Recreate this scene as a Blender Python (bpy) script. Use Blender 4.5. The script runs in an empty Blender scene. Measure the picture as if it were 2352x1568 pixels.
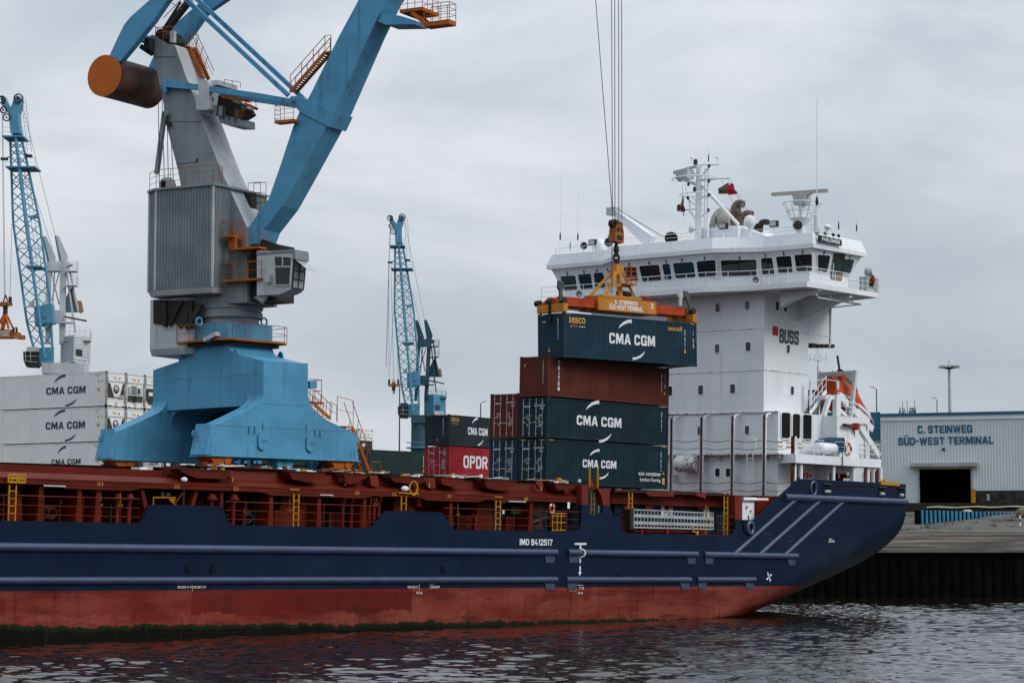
import bpy, bmesh, math, random
import numpy as np
from mathutils import Vector, Matrix, noise as mnoise
R = math.radians
SC = bpy.context.scene
COL = SC.collection
random.seed(7)

# ------------------------------------------------------------------ camera
CAM_H = 4.668
PITCH = 0.0894
cam_data = bpy.data.cameras.new('camera')
cam_data.sensor_width = 36.0
cam_data.lens = 9234.1 / 4096 * 36
cam_data.clip_start = 0.5
cam_data.clip_end = 6000
cam = bpy.data.objects.new('camera', cam_data)
COL.objects.link(cam)
cam.location = (0, 0, CAM_H)
cam.rotation_euler = (math.pi / 2 + PITCH, 0, 0)
SC.camera = cam

# ------------------------------------------------------------------ light
SUN_DIR = Vector((0.80, -0.40, 0.62)).normalized()          # towards the veiled sun
SUN_EL = math.asin(SUN_DIR.z)
SUN_AZ = math.atan2(SUN_DIR.x, SUN_DIR.y)
sun_data = bpy.data.lights.new('sun', 'SUN')
sun_data.energy = 1.4
sun_data.angle = R(25)
sun_data.color = (1.0, 0.96, 0.91)
sun = bpy.data.objects.new('sun', sun_data)
COL.objects.link(sun)
sun.rotation_euler = (-SUN_DIR).to_track_quat('-Z', 'Y').to_euler()

world = bpy.data.worlds.new('World')
SC.world = world
world.use_nodes = True
wn, wl = world.node_tree.nodes, world.node_tree.links
wn.clear()
w_out = wn.new('ShaderNodeOutputWorld')
w_bg = wn.new('ShaderNodeBackground')
w_bg.inputs['Strength'].default_value = 0.1
w_sky = wn.new('ShaderNodeTexSky')
w_sky.sky_type = 'NISHITA'
w_sky.sun_disc = False
w_sky.sun_elevation = SUN_EL
w_sky.sun_rotation = SUN_AZ
w_sky.air_density = 1.0
w_sky.dust_density = 2.0
w_tc = wn.new('ShaderNodeTexCoord')
w_map = wn.new('ShaderNodeMapping')
w_map.inputs['Scale'].default_value = (4.0, 4.0, 11.5)
w_map.inputs['Rotation'].default_value = (0.0, R(-4), 0.0)
w_map.inputs['Location'].default_value = (1.35, 0.4, 0.55)
w_n1 = wn.new('ShaderNodeTexNoise')
w_n1.inputs['Scale'].default_value = 1.0
w_n1.inputs['Detail'].default_value = 7.0
w_n1.inputs['Roughness'].default_value = 0.56
w_n1.inputs['Distortion'].default_value = 0.35
w_ramp = wn.new('ShaderNodeValToRGB')
cr = w_ramp.color_ramp
cr.elements[0].position = 0.35
cr.elements[0].color = (0.355, 0.408, 0.462, 1)
cr.elements[1].position = 0.68
cr.elements[1].color = (0.60, 0.618, 0.66, 1)
e = cr.elements.new(0.5)
e.color = (0.435, 0.482, 0.532, 1)
w_mul = wn.new('ShaderNodeVectorMath')
w_mul.operation = 'SCALE'
w_mul.inputs['Scale'].default_value = 10.0
w_mix = wn.new('ShaderNodeMix')
w_mix.data_type = 'RGBA'
w_mix.inputs['Factor'].default_value = 0.95
wl.new(w_tc.outputs['Generated'], w_map.inputs['Vector'])
wl.new(w_map.outputs['Vector'], w_n1.inputs['Vector'])
wl.new(w_n1.outputs['Fac'], w_ramp.inputs['Fac'])
w_sep = wn.new('ShaderNodeSeparateXYZ')
w_zen = wn.new('ShaderNodeMapRange')                 # an overcast sky is brighter overhead
w_zen.interpolation_type = 'SMOOTHSTEP'
w_zen.inputs['From Min'].default_value = 0.05
w_zen.inputs['From Max'].default_value = 0.95
w_zen.inputs['To Min'].default_value = 10.0
w_zen.inputs['To Max'].default_value = 25.0
wl.new(w_tc.outputs['Generated'], w_sep.inputs[0])
wl.new(w_sep.outputs['Z'], w_zen.inputs['Value'])
wl.new(w_zen.outputs['Result'], w_mul.inputs['Scale'])
wl.new(w_ramp.outputs['Color'], w_mul.inputs[0])
wl.new(w_sky.outputs['Color'], w_mix.inputs['A'])
wl.new(w_mul.outputs['Vector'], w_mix.inputs['B'])
wl.new(w_mix.outputs['Result'], w_bg.inputs['Color'])
wl.new(w_bg.outputs['Background'], w_out.inputs['Surface'])

SC.view_settings.view_transform = 'Standard'
SC.view_settings.look = 'None'
SC.view_settings.exposure = 0.25
SC.view_settings.gamma = 1.0
SC.cycles.max_bounces = 6
SC.cycles.diffuse_bounces = 3
SC.cycles.use_denoising = True

# ------------------------------------------------------------------ frames: a photo point on a real plane
FV = 9234.1 / 1.7415
CAMP = Vector((0, 0, CAM_H))


def ray(u, v):
    x = (u - 1176.0) / FV
    z = -(v - 784.0) / FV
    return Vector((x, math.cos(PITCH) - z * math.sin(PITCH), math.sin(PITCH) + z * math.cos(PITCH)))


def T(ix, iy, x, y):
    return (ix * 588 + x / 4.0, iy * 392.2 + y / 4.0)


class Frame:
    def __init__(s, o, ex, ey, ez):
        s.o = Vector(o)
        s.e = [Vector(ex), Vector(ey), Vector(ez)]
        m = Matrix.Identity(4)
        for i in range(3):
            for j in range(3):
                m[j][i] = s.e[i][j]
            m[i][3] = s.o[i]
        s.M = m

    def at(s, u, v, ax, val):
        r = ray(u, v)
        n = s.e[ax]
        t = (n.dot(s.o - CAMP) + val) / n.dot(r)
        p = CAMP + r * t - s.o
        return Vector([p.dot(k) for k in s.e])

    def on(s, u, v, p0, n):
        """local point where the sight line of (u,v) meets the local plane p0,n"""
        r = ray(u, v)
        rl = Vector([r.dot(k) for k in s.e])
        c = CAMP - s.o
        cl = Vector([c.dot(k) for k in s.e])
        t = n.dot(p0 - cl) / n.dot(rl)
        return cl + rl * t


def yawframe(o, yaw, tau=0.0, heel=0.0):
    c, s = math.cos(yaw), math.sin(yaw)
    ex = Vector((c * math.cos(tau), s * math.cos(tau), -math.sin(tau)))
    ey = Vector((-s, c, 0))
    ez = ex.cross(ey)
    ey, ez = ey * math.cos(heel) + ez * math.sin(heel), ez * math.cos(heel) - ey * math.sin(heel)
    return Frame(o, ex, ey, ez)


SHIP_O = Vector((3.24, 144.48, 0.0))
SHIP = yawframe(SHIP_O, .8276, .0077, .0189)     # x to the stern, y to starboard, z up; y=0 is the port side
QUAY = yawframe(SHIP_O, .8276)                   # the same axes, level
WORLDF = Frame((0, 0, 0), (1, 0, 0), (0, 1, 0), (0, 0, 1))


# ------------------------------------------------------------------ materials
def _n(nt, typ, **kw):
    n = nt.nodes.new(typ)
    for k, v in kw.items():
        setattr(n, k, v)
    return n


def _mix(nt, fac, a, b, blend='MIX'):
    m = _n(nt, 'ShaderNodeMix', data_type='RGBA', blend_type=blend)
    for sock, val in ((m.inputs['Factor'], fac), (m.inputs['A'], a), (m.inputs['B'], b)):
        if hasattr(val, 'is_linked'):
            nt.links.new(val, sock)
        elif isinstance(val, (int, float)):
            sock.default_value = val
        else:
            sock.default_value = (*val, 1)
    return m.outputs['Result']


def _noise(nt, vec, scale, detail=4.0, rough=.55, mapscale=None, loc=(0, 0, 0)):
    if mapscale is not None:
        mp = _n(nt, 'ShaderNodeMapping')
        mp.inputs['Scale'].default_value = mapscale
        mp.inputs['Location'].default_value = loc
        nt.links.new(vec, mp.inputs['Vector'])
        vec = mp.outputs['Vector']
    nz = _n(nt, 'ShaderNodeTexNoise')
    nz.inputs['Scale'].default_value = scale
    nz.inputs['Detail'].default_value = detail
    nz.inputs['Roughness'].default_value = rough
    nt.links.new(vec, nz.inputs['Vector'])
    return nz.outputs['Fac']


def _ramp(nt, fac, lo, hi, a=0.0, b=1.0):
    m = _n(nt, 'ShaderNodeMapRange', interpolation_type='SMOOTHSTEP')
    m.inputs['From Min'].default_value = lo
    m.inputs['From Max'].default_value = hi
    m.inputs['To Min'].default_value = a
    m.inputs['To Max'].default_value = b
    nt.links.new(fac, m.inputs['Value'])
    return m.outputs['Result']


def _math(nt, op, a, b=0.0, clamp=False):
    m = _n(nt, 'ShaderNodeMath', operation=op, use_clamp=clamp)
    for i, v in enumerate((a, b)):
        if hasattr(v, 'is_linked'):
            nt.links.new(v, m.inputs[i])
        else:
            m.inputs[i].default_value = v
    return m.outputs[0]


def newmat(name):
    m = bpy.data.materials.new(name)
    m.use_nodes = True
    nt = m.node_tree
    bs = nt.nodes['Principled BSDF']
    tc = _n(nt, 'ShaderNodeTexCoord')
    return m, nt, bs, tc.outputs['Object']


MATS = {}


def paint(name, col, rough=.5, metal=0.0, var=.12, vscale=.5, streak=.3, rust=0.0, spec=.10, bump=.0, dirt=(.035, .03, .025), plates=None):
    """weathered paint: blotches, vertical runs of dirt, specks of rust"""
    if name in MATS:
        return MATS[name]
    m, nt, bs, oc = newmat(name)
    lo = tuple(c * (1 - var) for c in col)
    hi = tuple(min(1, c * (1 + var)) for c in col)
    c = _mix(nt, _ramp(nt, _noise(nt, oc, vscale, 6), .3, .7), lo, hi)
    if streak > 0:
        s1 = _noise(nt, oc, 1.0, 5, .6, (2.2, 2.2, .12))
        s2 = _noise(nt, oc, .5, 3)
        f = _math(nt, 'MULTIPLY', _ramp(nt, s1, .5, .78, 0, streak), _ramp(nt, s2, .35, .65))
        c = _mix(nt, f, c, dirt)
    ro = rough
    if rust > 0:
        r1 = _noise(nt, oc, 5.0, 8, .7)
        r2 = _noise(nt, oc, .7, 3)
        th = 0.69 - rust * .25
        f = _math(nt, 'MULTIPLY', _ramp(nt, r1, th, th + .06), _ramp(nt, r2, .4, .55), True)
        c = _mix(nt, f, c, (.10, .035, .015))
    seam = None
    if plates:
        sx = _n(nt, 'ShaderNodeSeparateXYZ')
        nt.links.new(oc, sx.inputs[0])
        cb = _n(nt, 'ShaderNodeCombineXYZ')
        nt.links.new(_math(nt, 'ADD', sx.outputs['X'], sx.outputs['Y']), cb.inputs[0])
        nt.links.new(sx.outputs['Z'], cb.inputs[1])
        br = _n(nt, 'ShaderNodeTexBrick')
        br.offset = .43
        br.inputs['Scale'].default_value = 1.0
        br.inputs['Brick Width'].default_value = plates[0]
        br.inputs['Row Height'].default_value = plates[1]
        br.inputs['Mortar Size'].default_value = .02
        br.inputs['Color1'].default_value = (.86, .86, .86, 1)
        br.inputs['Color2'].default_value = (1, 1, 1, 1)
        br.inputs['Mortar'].default_value = (.62, .62, .62, 1)
        nt.links.new(cb.outputs[0], br.inputs['Vector'])
        c = _mix(nt, plates[2], c, br.outputs['Color'], 'MULTIPLY')
    nt.links.new(c, bs.inputs['Base Color'])
    bs.inputs['Roughness'].default_value = rough
    bs.inputs['Metallic'].default_value = metal
    bs.inputs['Specular IOR Level'].default_value = spec
    if bump > 0:
        b = _n(nt, 'ShaderNodeBump')
        b.inputs['Strength'].default_value = bump
        b.inputs['Distance'].default_value = .03
        nt.links.new(_noise(nt, oc, 2.5, 3), b.inputs['Height'])
        nt.links.new(b.outputs['Normal'], bs.inputs['Normal'])
    MATS[name] = m
    return m


def flat(name, col, rough=.5, metal=0.0, spec=.4, emit=0):
    return paint(name, col, rough, metal, .1, 1.5, 0, 0, spec)


M_white = paint('white_ship_paint', (.69, .715, .735), .45, var=.06, vscale=.25, streak=.32, rust=.12, dirt=(.24, .21, .18), bump=.3, plates=(5.2, 1.45, .45))
M_whitebare = paint('white_rail_paint', (.70, .72, .735), .45, var=.06, streak=.1)
M_red = paint('red_deck_paint', (.094, .0108, .0048), .5, var=.22, vscale=.35, streak=.35, rust=.15)
M_redworn = paint('faded_red_paint', (.135, .021, .013), .55, var=.25, vscale=.8, streak=.3, rust=.3)
M_redbright = paint('bright_red_paint', (.30, .02, .015), .5, var=.1, streak=.1)
M_darksteel = paint('dark_steel', (.03, .027, .025), .6, var=.3, streak=.3, rust=.3)
M_black = paint('black_opening', (.006, .006, .006), .8, var=.2, streak=0)
M_yellow = paint('yellow_paint', (.40, .19, .014), .5, var=.15, streak=.3, rust=.2)
M_orange = paint('orange_crane_paint', (.34, .085, .014), .5, var=.2, vscale=.6, streak=.4, rust=.35)
M_blue = paint('blue_crane_paint', (.080, .270, .43), .5, var=.11, vscale=.45, streak=.7, rust=.32, dirt=(.02, .045, .06), bump=.3, plates=(4.3, 2.4, .38))
M_bluedk = paint('blue_far_crane_paint', (.085, .24, .345), .5, var=.12, streak=.2)
M_tealdk = paint('teal_far_crane_paint', (.035, .075, .10), .5, var=.15, streak=.2)
M_grey = paint('grey_crane_paint', (.205, .235, .252), .5, var=.14, vscale=.5, streak=.8, rust=.2, dirt=(.02, .02, .018), plates=(3.6, 2.1, .5))
M_greylt = paint('pale_crane_paint', (.40, .42, .43), .5, var=.12, vscale=.5, streak=.5, rust=.12)
M_corr = paint('corrugated_grey_sheet', (.165, .192, .205), .5, var=.15, vscale=.5, streak=.6, dirt=(.03, .03, .028))
M_cyl = paint('sooty_brown_steel', (.085, .045, .036), .55, var=.45, vscale=.5, streak=.6, rust=.4)
M_cylend = paint('orange_disc_paint', (.42, .105, .018), .55, var=.08, vscale=.4, streak=.15, rust=.12)
M_rope = flat('steel_rope', (.03, .03, .03), .6)
M_glass = flat('dark_window_glass', (.006, .010, .011), .06, spec=.5)
M_glasslt = flat('green_window_glass', (.02, .045, .045), .08, spec=.5)
M_wtext = flat('white_lettering', (.62, .64, .66), .55, 0, .15)
M_dtext = flat('dark_blue_lettering', (.018, .035, .05), .55)
M_ytext = flat('yellow_lettering', (.52, .27, .03), .55)
M_rtext = flat('red_lettering', (.45, .02, .02), .55)
M_galv = paint('galvanised_steel', (.36, .38, .39), .4, metal=.4, var=.15, streak=.15)
M_alu = paint('aluminium', (.34, .36, .37), .4, metal=.3, var=.15, streak=.2)
M_rusty = paint('rusty_peeling_steel', (.075, .032, .022), .7, var=.6, vscale=2.5, streak=.75, rust=.8, dirt=(.42, .40, .38))
M_whitewear = paint('chipped_white_paint', (.62, .64, .65), .5, var=.08, vscale=.6, streak=.4, rust=.75, dirt=(.16, .10, .07))
M_orangeboat = paint('orange_fibreglass', (.36, .052, .016), .4, var=.1, streak=.25)
M_tarp = paint('blue_tarpaulin', (.018, .055, .10), .6, var=.25, vscale=1.5, streak=.2, bump=.5)
M_gtarp = paint('green_tarpaulin', (.012, .05, .035), .6, var=.3, vscale=2, streak=.2, bump=.5)


# ------------------------------------------------------------------ mesh builder
_TS = None
_TC = {}


def text_shape(s, bold=0.0, shear=0.0):
    global _TS
    k = (s, bold, shear)
    if k in _TC:
        return _TC[k]
    if _TS is None:
        _TS = bpy.data.scenes.new('lettering_workshop')
    cu = bpy.data.curves.new('lettering', 'FONT')
    cu.body = s
    cu.offset = bold
    cu.shear = shear
    cu.resolution_u = 3
    ob = bpy.data.objects.new('lettering', cu)
    _TS.collection.objects.link(ob)
    with bpy.context.temp_override(scene=_TS, view_layer=_TS.view_layers[0]):
        dg = bpy.context.evaluated_depsgraph_get()
    me = ob.evaluated_get(dg).to_mesh()
    vs = [(v.co.x, v.co.y) for v in me.vertices]
    fs = [tuple(p.vertices) for p in me.polygons]
    ob.evaluated_get(dg).to_mesh_clear()
    bpy.data.objects.remove(ob)
    bpy.data.curves.remove(cu)
    _TC[k] = (vs, fs)
    return _TC[k]


GLYPH = {
    'C': (.82, [[(.82, .66), (.82, .80), (.66, 1), (.16, 1), (0, .84), (0, .16), (.16, 0), (.66, 0), (.82, .20), (.82, .34), (.57, .34), (.55, .22), (.27, .22), (.24, .26), (.24, .74), (.27, .78), (.55, .78), (.57, .66)]]),
    'G': (.84, [[(.84, .66), (.84, .80), (.68, 1), (.16, 1), (0, .84), (0, .16), (.16, 0), (.84, 0), (.84, .54), (.44, .54), (.44, .36), (.60, .36), (.60, .22), (.27, .22), (.24, .26), (.24, .74), (.27, .78), (.56, .78), (.58, .66)]]),
    'M': (1.04, [[(0, 0), (0, 1), (.32, 1), (.52, .48), (.72, 1), (1.04, 1), (1.04, 0), (.80, 0), (.80, .56), (.60, .06), (.44, .06), (.24, .56), (.24, 0)]]),
    'A': (.92, [[(0, 0), (.32, 1), (.46, 1), (.46, .74), (.372, .40), (.32, .2), (.25, 0)], [(.92, 0), (.67, 0), (.60, .2), (.548, .40), (.46, .74), (.46, 1), (.60, 1)], [(.32, .2), (.60, .2), (.548, .40), (.372, .40)]]),
    'T': (.8, [[(0, .8), (0, 1), (.8, 1), (.8, .8), (.51, .8), (.51, 0), (.29, 0), (.29, .8)]]),
    'E': (.7, [[(0, 0), (0, 1), (.7, 1), (.7, .8), (.22, .8), (.22, .6), (.62, .6), (.62, .4), (.22, .4), (.22, .2), (.7, .2), (.7, 0)]]),
    'F': (.7, [[(0, 0), (0, 1), (.7, 1), (.7, .8), (.22, .8), (.22, .58), (.62, .58), (.62, .38), (.22, .38), (.22, 0)]]),
    'I': (.22, [[(0, 0), (0, 1), (.22, 1), (.22, 0)]]),
    'L': (.68, [[(0, 0), (0, 1), (.22, 1), (.22, .2), (.68, .2), (.68, 0)]]),
    'H': (.8, [[(0, 0), (0, 1), (.22, 1), (.22, .6), (.58, .6), (.58, 1), (.8, 1), (.8, 0), (.58, 0), (.58, .4), (.22, .4), (.22, 0)]]),
    'N': (.82, [[(0, 0), (0, 1), (.22, 1), (.6, .42), (.6, 1), (.82, 1), (.82, 0), (.6, 0), (.22, .58), (.22, 0)]]),
    'W': (1.2, [[(0, 1), (.24, 1), (.37, .38), (.51, 1), (.69, 1), (.83, .38), (.96, 1), (1.2, 1), (.95, 0), (.74, 0), (.6, .6), (.46, 0), (.25, 0)]]),
    'S': (.78, [[(.78, .66), (.78, .84), (.62, 1), (.16, 1), (0, .84), (0, .56), (.16, .41), (.55, .41), (.55, .2), (.24, .2), (.22, .32), (0, .32), (0, .16), (.16, 0), (.62, 0), (.78, .16), (.78, .45), (.62, .6), (.23, .6), (.23, .8), (.54, .8), (.56, .66)]]),
    'D': (.8, [[(0, 0), (0, 1), (.22, 1), (.22, 0)], [(.22, 1), (.6, 1), (.8, .82), (.8, .18), (.6, 0), (.22, 0), (.22, .2), (.52, .2), (.57, .26), (.57, .74), (.52, .8), (.22, .8)]]),
    'U': (.78, [[(0, 1), (0, .16), (.16, 0), (.62, 0), (.78, .16), (.78, 1), (.56, 1), (.56, .22), (.52, .2), (.26, .2), (.22, .22), (.22, 1)]]),
    'R': (.8, [[(0, 0), (0, 1), (.22, 1), (.22, 0)], [(.22, 1), (.6, 1), (.78, .84), (.78, .56), (.6, .4), (.22, .4), (.22, .58), (.54, .58), (.56, .6), (.56, .8), (.54, .82), (.22, .82)], [(.34, .4), (.58, .4), (.8, 0), (.55, 0)]]),
    'P': (.78, [[(0, 0), (0, 1), (.22, 1), (.22, 0)], [(.22, 1), (.6, 1), (.78, .84), (.78, .56), (.6, .4), (.22, .4), (.22, .58), (.54, .58), (.56, .6), (.56, .8), (.54, .82), (.22, .82)]]),
    'B': (.78, [[(0, 0), (0, 1), (.22, 1), (.22, 0)], [(.22, 1), (.6, 1), (.76, .87), (.76, .62), (.67, .52), (.22, .52), (.22, .60), (.54, .60), (.54, .82), (.22, .82)], [(.22, .52), (.67, .52), (.78, .40), (.78, .14), (.62, 0), (.22, 0), (.22, .18), (.56, .18), (.56, .42), (.22, .42)]]),
    'O': (.82, [[(.41, 0), (.22, 0), (.06, .1), (0, .26), (0, .74), (.06, .9), (.22, 1), (.41, 1), (.41, .8), (.26, .8), (.23, .76), (.23, .24), (.26, .2), (.41, .2)], [(.41, 0), (.60, 0), (.76, .1), (.82, .26), (.82, .74), (.76, .9), (.60, 1), (.41, 1), (.41, .8), (.56, .8), (.59, .76), (.59, .24), (.56, .2), (.41, .2)]]),
    'K': (.82, [[(0, 0), (0, 1), (.22, 1), (.22, .62), (.55, 1), (.82, 1), (.42, .54), (.82, 0), (.55, 0), (.28, .38), (.22, .3), (.22, 0)]]),
    '1': (.4, [[(.18, 0), (.18, .72), (0, .66), (0, .84), (.22, 1), (.4, 1), (.4, 0)]]),
    '2': (.76, [[(0, 0), (0, .22), (.53, .62), (.53, .8), (.23, .8), (.23, .66), (0, .66), (0, .84), (.16, 1), (.6, 1), (.76, .84), (.76, .56), (.32, .2), (.76, .2), (.76, 0)]]),
    '3': (.76, [[(0, .84), (.16, 1), (.6, 1), (.76, .84), (.76, .6), (.66, .5), (.76, .4), (.76, .16), (.6, 0), (.16, 0), (0, .16), (0, .3), (.22, .3), (.24, .2), (.53, .2), (.53, .4), (.3, .41), (.3, .58), (.53, .6), (.53, .8), (.24, .8), (.22, .7), (0, .7)]]),
    '4': (.8, [[(.45, 0), (.45, .2), (0, .2), (0, .4), (.36, 1), (.58, 1), (.22, .38), (.45, .38), (.45, .6), (.66, .6), (.66, .38), (.8, .38), (.8, .2), (.66, .2), (.66, 0)]]),
    '5': (.76, [[(0, .16), (.16, 0), (.6, 0), (.76, .16), (.76, .5), (.6, .64), (.23, .64), (.23, .8), (.72, .8), (.72, 1), (.02, 1), (.02, .45), (.53, .45), (.53, .2), (.23, .2), (.22, .3), (0, .3)]]),
    '7': (.74, [[(0, .8), (0, 1), (.74, 1), (.74, .82), (.4, 0), (.17, 0), (.5, .8)]]),
    '9': (.78, [[(0, .34), (.22, .34), (.24, .2), (.54, .2), (.55, .4), (.16, .4), (0, .54), (0, .84), (.16, 1), (.39, 1), (.39, .8), (.23, .8), (.23, .58), (.39, .58), (.55, .58), (.55, .8), (.39, .8), (.39, 1), (.62, 1), (.78, .84), (.78, .16), (.62, 0), (.16, 0), (0, .16)]]),
    '.': (.22, [[(0, 0), (0, .22), (.22, .22), (.22, 0)]]),
    '-': (.42, [[(0, .4), (0, .6), (.42, .6), (.42, .4)]]),
    ' ': (.26, [])}
GLYPH['Ü'] = (.78, GLYPH['U'][1] + [[(.12, 1.1), (.12, 1.3), (.32, 1.3), (.32, 1.1)], [(.46, 1.1), (.46, 1.3), (.66, 1.3), (.66, 1.1)]])
GLYPH['–'] = GLYPH['-']


class MB:
    def __init__(s, m=None):
        s.v, s.f, s.mi, s.sm, s.mats, s.cur = [], [], [], [], [], 0
        if m is not None:
            s.mat(m)

    def mat(s, m):
        if m not in s.mats:
            s.mats.append(m)
        s.cur = s.mats.index(m)
        return s

    def add(s, vs, fs, smooth=False):
        b = len(s.v)
        s.v += [tuple(p) for p in vs]
        for f in fs:
            s.f.append([b + i for i in f])
            s.mi.append(s.cur)
            s.sm.append(smooth)
        return s

    def poly(s, pts):
        return s.add(pts, [list(range(len(pts)))])

    def prism(s, pts, vec):
        n = len(pts)
        vec = Vector(vec)
        pts = [Vector(p) for p in pts]
        vs = pts + [p + vec for p in pts]
        fs = [list(range(n)), list(range(2 * n - 1, n - 1, -1))]
        fs += [[i, (i + 1) % n, n + (i + 1) % n, n + i] for i in range(n)]
        return s.add(vs, fs)

    def box(s, x0, x1, y0, y1, z0, z1):
        return s.prism([(x0, y0, z0), (x1, y0, z0), (x1, y1, z0), (x0, y1, z0)], (0, 0, z1 - z0))

    def loft(s, rings, close=True, caps=True, smooth=False):
        n = len(rings[0])
        vs = [p for r in rings for p in r]
        fs = []
        for i in range(len(rings) - 1):
            for j in range(n if close else n - 1):
                k = (j + 1) % n
                fs.append([i * n + j, i * n + k, (i + 1) * n + k, (i + 1) * n + j])
        s.add(vs, fs, smooth)
        if caps:
            s.add(rings[0], [list(range(n))])
            s.add(rings[-1], [list(range(n - 1, -1, -1))])
        return s

    def bar(s, p, q, w, h=None, up=(0, 0, 1)):
        p, q = Vector(p), Vector(q)
        h = h or w
        d = (q - p).normalized()
        up = Vector(up)
        if abs(d.dot(up)) > .97:
            up = Vector((1, 0, 0))
        a = d.cross(up).normalized() * w / 2
        b = a.cross(d).normalized() * h / 2
        return s.loft([[p + a + b, p - a + b, p - a - b, p + a - b], [q + a + b, q - a + b, q - a - b, q + a - b]])

    def tube(s, pts, r, n=6, caps=True, r2=None):
        pts = [Vector(p) for p in pts]
        rings = []
        L = len(pts)
        prev = None
        for i, p in enumerate(pts):
            d = (pts[min(i + 1, L - 1)] - pts[max(i - 1, 0)])
            if d.length < 1e-9:
                d = Vector((0, 0, 1))
            d.normalize()
            if prev is None:
                ref = Vector((0, 0, 1)) if abs(d.z) < .9 else Vector((1, 0, 0))
                a = d.cross(ref).normalized()
            else:
                a = (prev - d * prev.dot(d)).normalized()
            prev = a
            b = d.cross(a)
            rr = r if r2 is None else r + (r2 - r) * i / max(1, L - 1)
            rings.append([p + (a * math.cos(2 * math.pi * k / n) + b * math.sin(2 * math.pi * k / n)) * rr for k in range(n)])
        return s.loft(rings, True, caps, n > 5)

    def lathe(s, c, prof, n=16, ax=None, smooth=True, caps=True):
        """prof: (radius, height) pairs along ax (default z) from c"""
        c = Vector(c)
        a = Vector(ax).normalized() if ax is not None else Vector((0, 0, 1))
        ref = Vector((1, 0, 0)) if abs(a.x) < .9 else Vector((0, 1, 0))
        p = a.cross(ref).normalized()
        q = a.cross(p)
        rings = [[c + a * h + (p * math.cos(2 * math.pi * k / n) + q * math.sin(2 * math.pi * k / n)) * max(r, 1e-4) for k in range(n)] for r, h in prof]
        return s.loft(rings, True, caps, smooth)

    def sphere(s, c, r, n=12, sq=(1, 1, 1)):
        m = max(4, n // 2)
        rings = []
        for i in range(m + 1):
            t = math.pi * i / m
            rr = max(math.sin(t), 1e-3)
            rings.append([Vector((c[0] + sq[0] * r * rr * math.cos(2 * math.pi * k / n), c[1] + sq[1] * r * rr * math.sin(2 * math.pi * k / n), c[2] + sq[2] * r * math.cos(t))) for k in range(n)])
        return s.loft(rings, True, True, True)

    def text(s, string, org, xd, yd, h, w=None, bold=0.02, center=True, shear=0.0, lift=.006):
        """org is the middle of the lettering; xd,yd unit directions; h cap height, w total width"""
        if bold > 0.004 and all(ch in GLYPH for ch in string):
            org, xd, yd = Vector(org), Vector(xd), Vector(yd)
            nr = xd.cross(yd).normalized() * lift
            tot = sum(GLYPH[ch][0] + .12 for ch in string) - .12
            sx, x0 = (w / tot if w else h * .8), 0.0
            for ch in string:
                for pl in GLYPH[ch][1]:
                    s.poly([org + nr + xd * ((x0 + p_ - tot / 2) * sx) + yd * ((q_ - .5) * h) for p_, q_ in pl])
                x0 += GLYPH[ch][0] + .12
            return s
        vs, fs = text_shape(string, bold, shear)
        if not vs:
            return s
        xs = [p[0] for p in vs]
        ys = [p[1] for p in vs]
        x0, x1, y0, y1 = min(xs), max(xs), min(ys), max(ys)
        sy = h / (y1 - y0)
        sx = w / (x1 - x0) if w else sy
        org, xd, yd = Vector(org), Vector(xd), Vector(yd)
        nr = xd.cross(yd).normalized() * lift
        out = [org + nr + xd * ((x - (x0 + x1) / 2) * sx) + yd * ((y - (y0 + y1) / 2) * sy) for x, y in vs]
        return s.add(out, fs)

    def rail(s, pts, h, r=.03, lines=3, step=1.6, up=(0, 0, 1)):
        r *= .8
        """hand rail over a path of floor points"""
        up = Vector(up)
        pts = [Vector(p) for p in pts]
        for k in range(1, lines + 1):
            s.tube([p + up * (h * k / lines) for p in pts], r if k == lines else r * .7, 5)
        for a, b in zip(pts[:-1], pts[1:]):
            n = max(1, int(round((b - a).length / step)))
            for i in range(n + 1):
                p = a.lerp(b, i / n)
                s.tube([p, p + up * h], r * .9, 5)
        return s

    def ladder(s, p, q, w, side, r=.03, step=.32):
        """straight ladder from p to q, w wide along side"""
        p, q, d = Vector(p), Vector(q), Vector(side).normalized() * w / 2
        s.bar(p - d, q - d, r * 2)
        s.bar(p + d, q + d, r * 2)
        n = max(2, int((q - p).length / step))
        for i in range(1, n):
            c = p.lerp(q, i / n)
            s.bar(c - d, c + d, r * 1.3)
        return s

    def build(s, name, parent=None, frame=None, label=None, cat=None, group=None, kind=None, recalc=True):
        me = bpy.data.meshes.new(name)
        me.from_pydata(s.v, [], s.f)
        for m in s.mats:
            me.materials.append(m)
        me.polygons.foreach_set('material_index', s.mi)
        me.polygons.foreach_set('use_smooth', s.sm)
        if recalc:
            bm = bmesh.new()
            bm.from_mesh(me)
            bmesh.ops.recalc_face_normals(bm, faces=bm.faces)
            bm.to_mesh(me)
            bm.free()
        me.update()
        ob = bpy.data.objects.new(name, me)
        COL.objects.link(ob)
        if parent is not None:
            ob.parent = parent
        if frame is not None:
            ob.matrix_world = frame if isinstance(frame, Matrix) else frame.M
        tag(ob, label, cat, group, kind)
        return ob


def tag(o, label=None, cat=None, group=None, kind=None):
    for k, v in (('label', label), ('category', cat), ('group', group), ('kind', kind)):
        if v:
            o[k] = v
    return o


def thing(name, frame, label, cat, group=None):
    o = bpy.data.objects.new(name, None)
    o.empty_display_size = .3
    COL.objects.link(o)
    o.matrix_world = frame.M if isinstance(frame, Frame) else frame
    return tag(o, label, cat, group)


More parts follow.
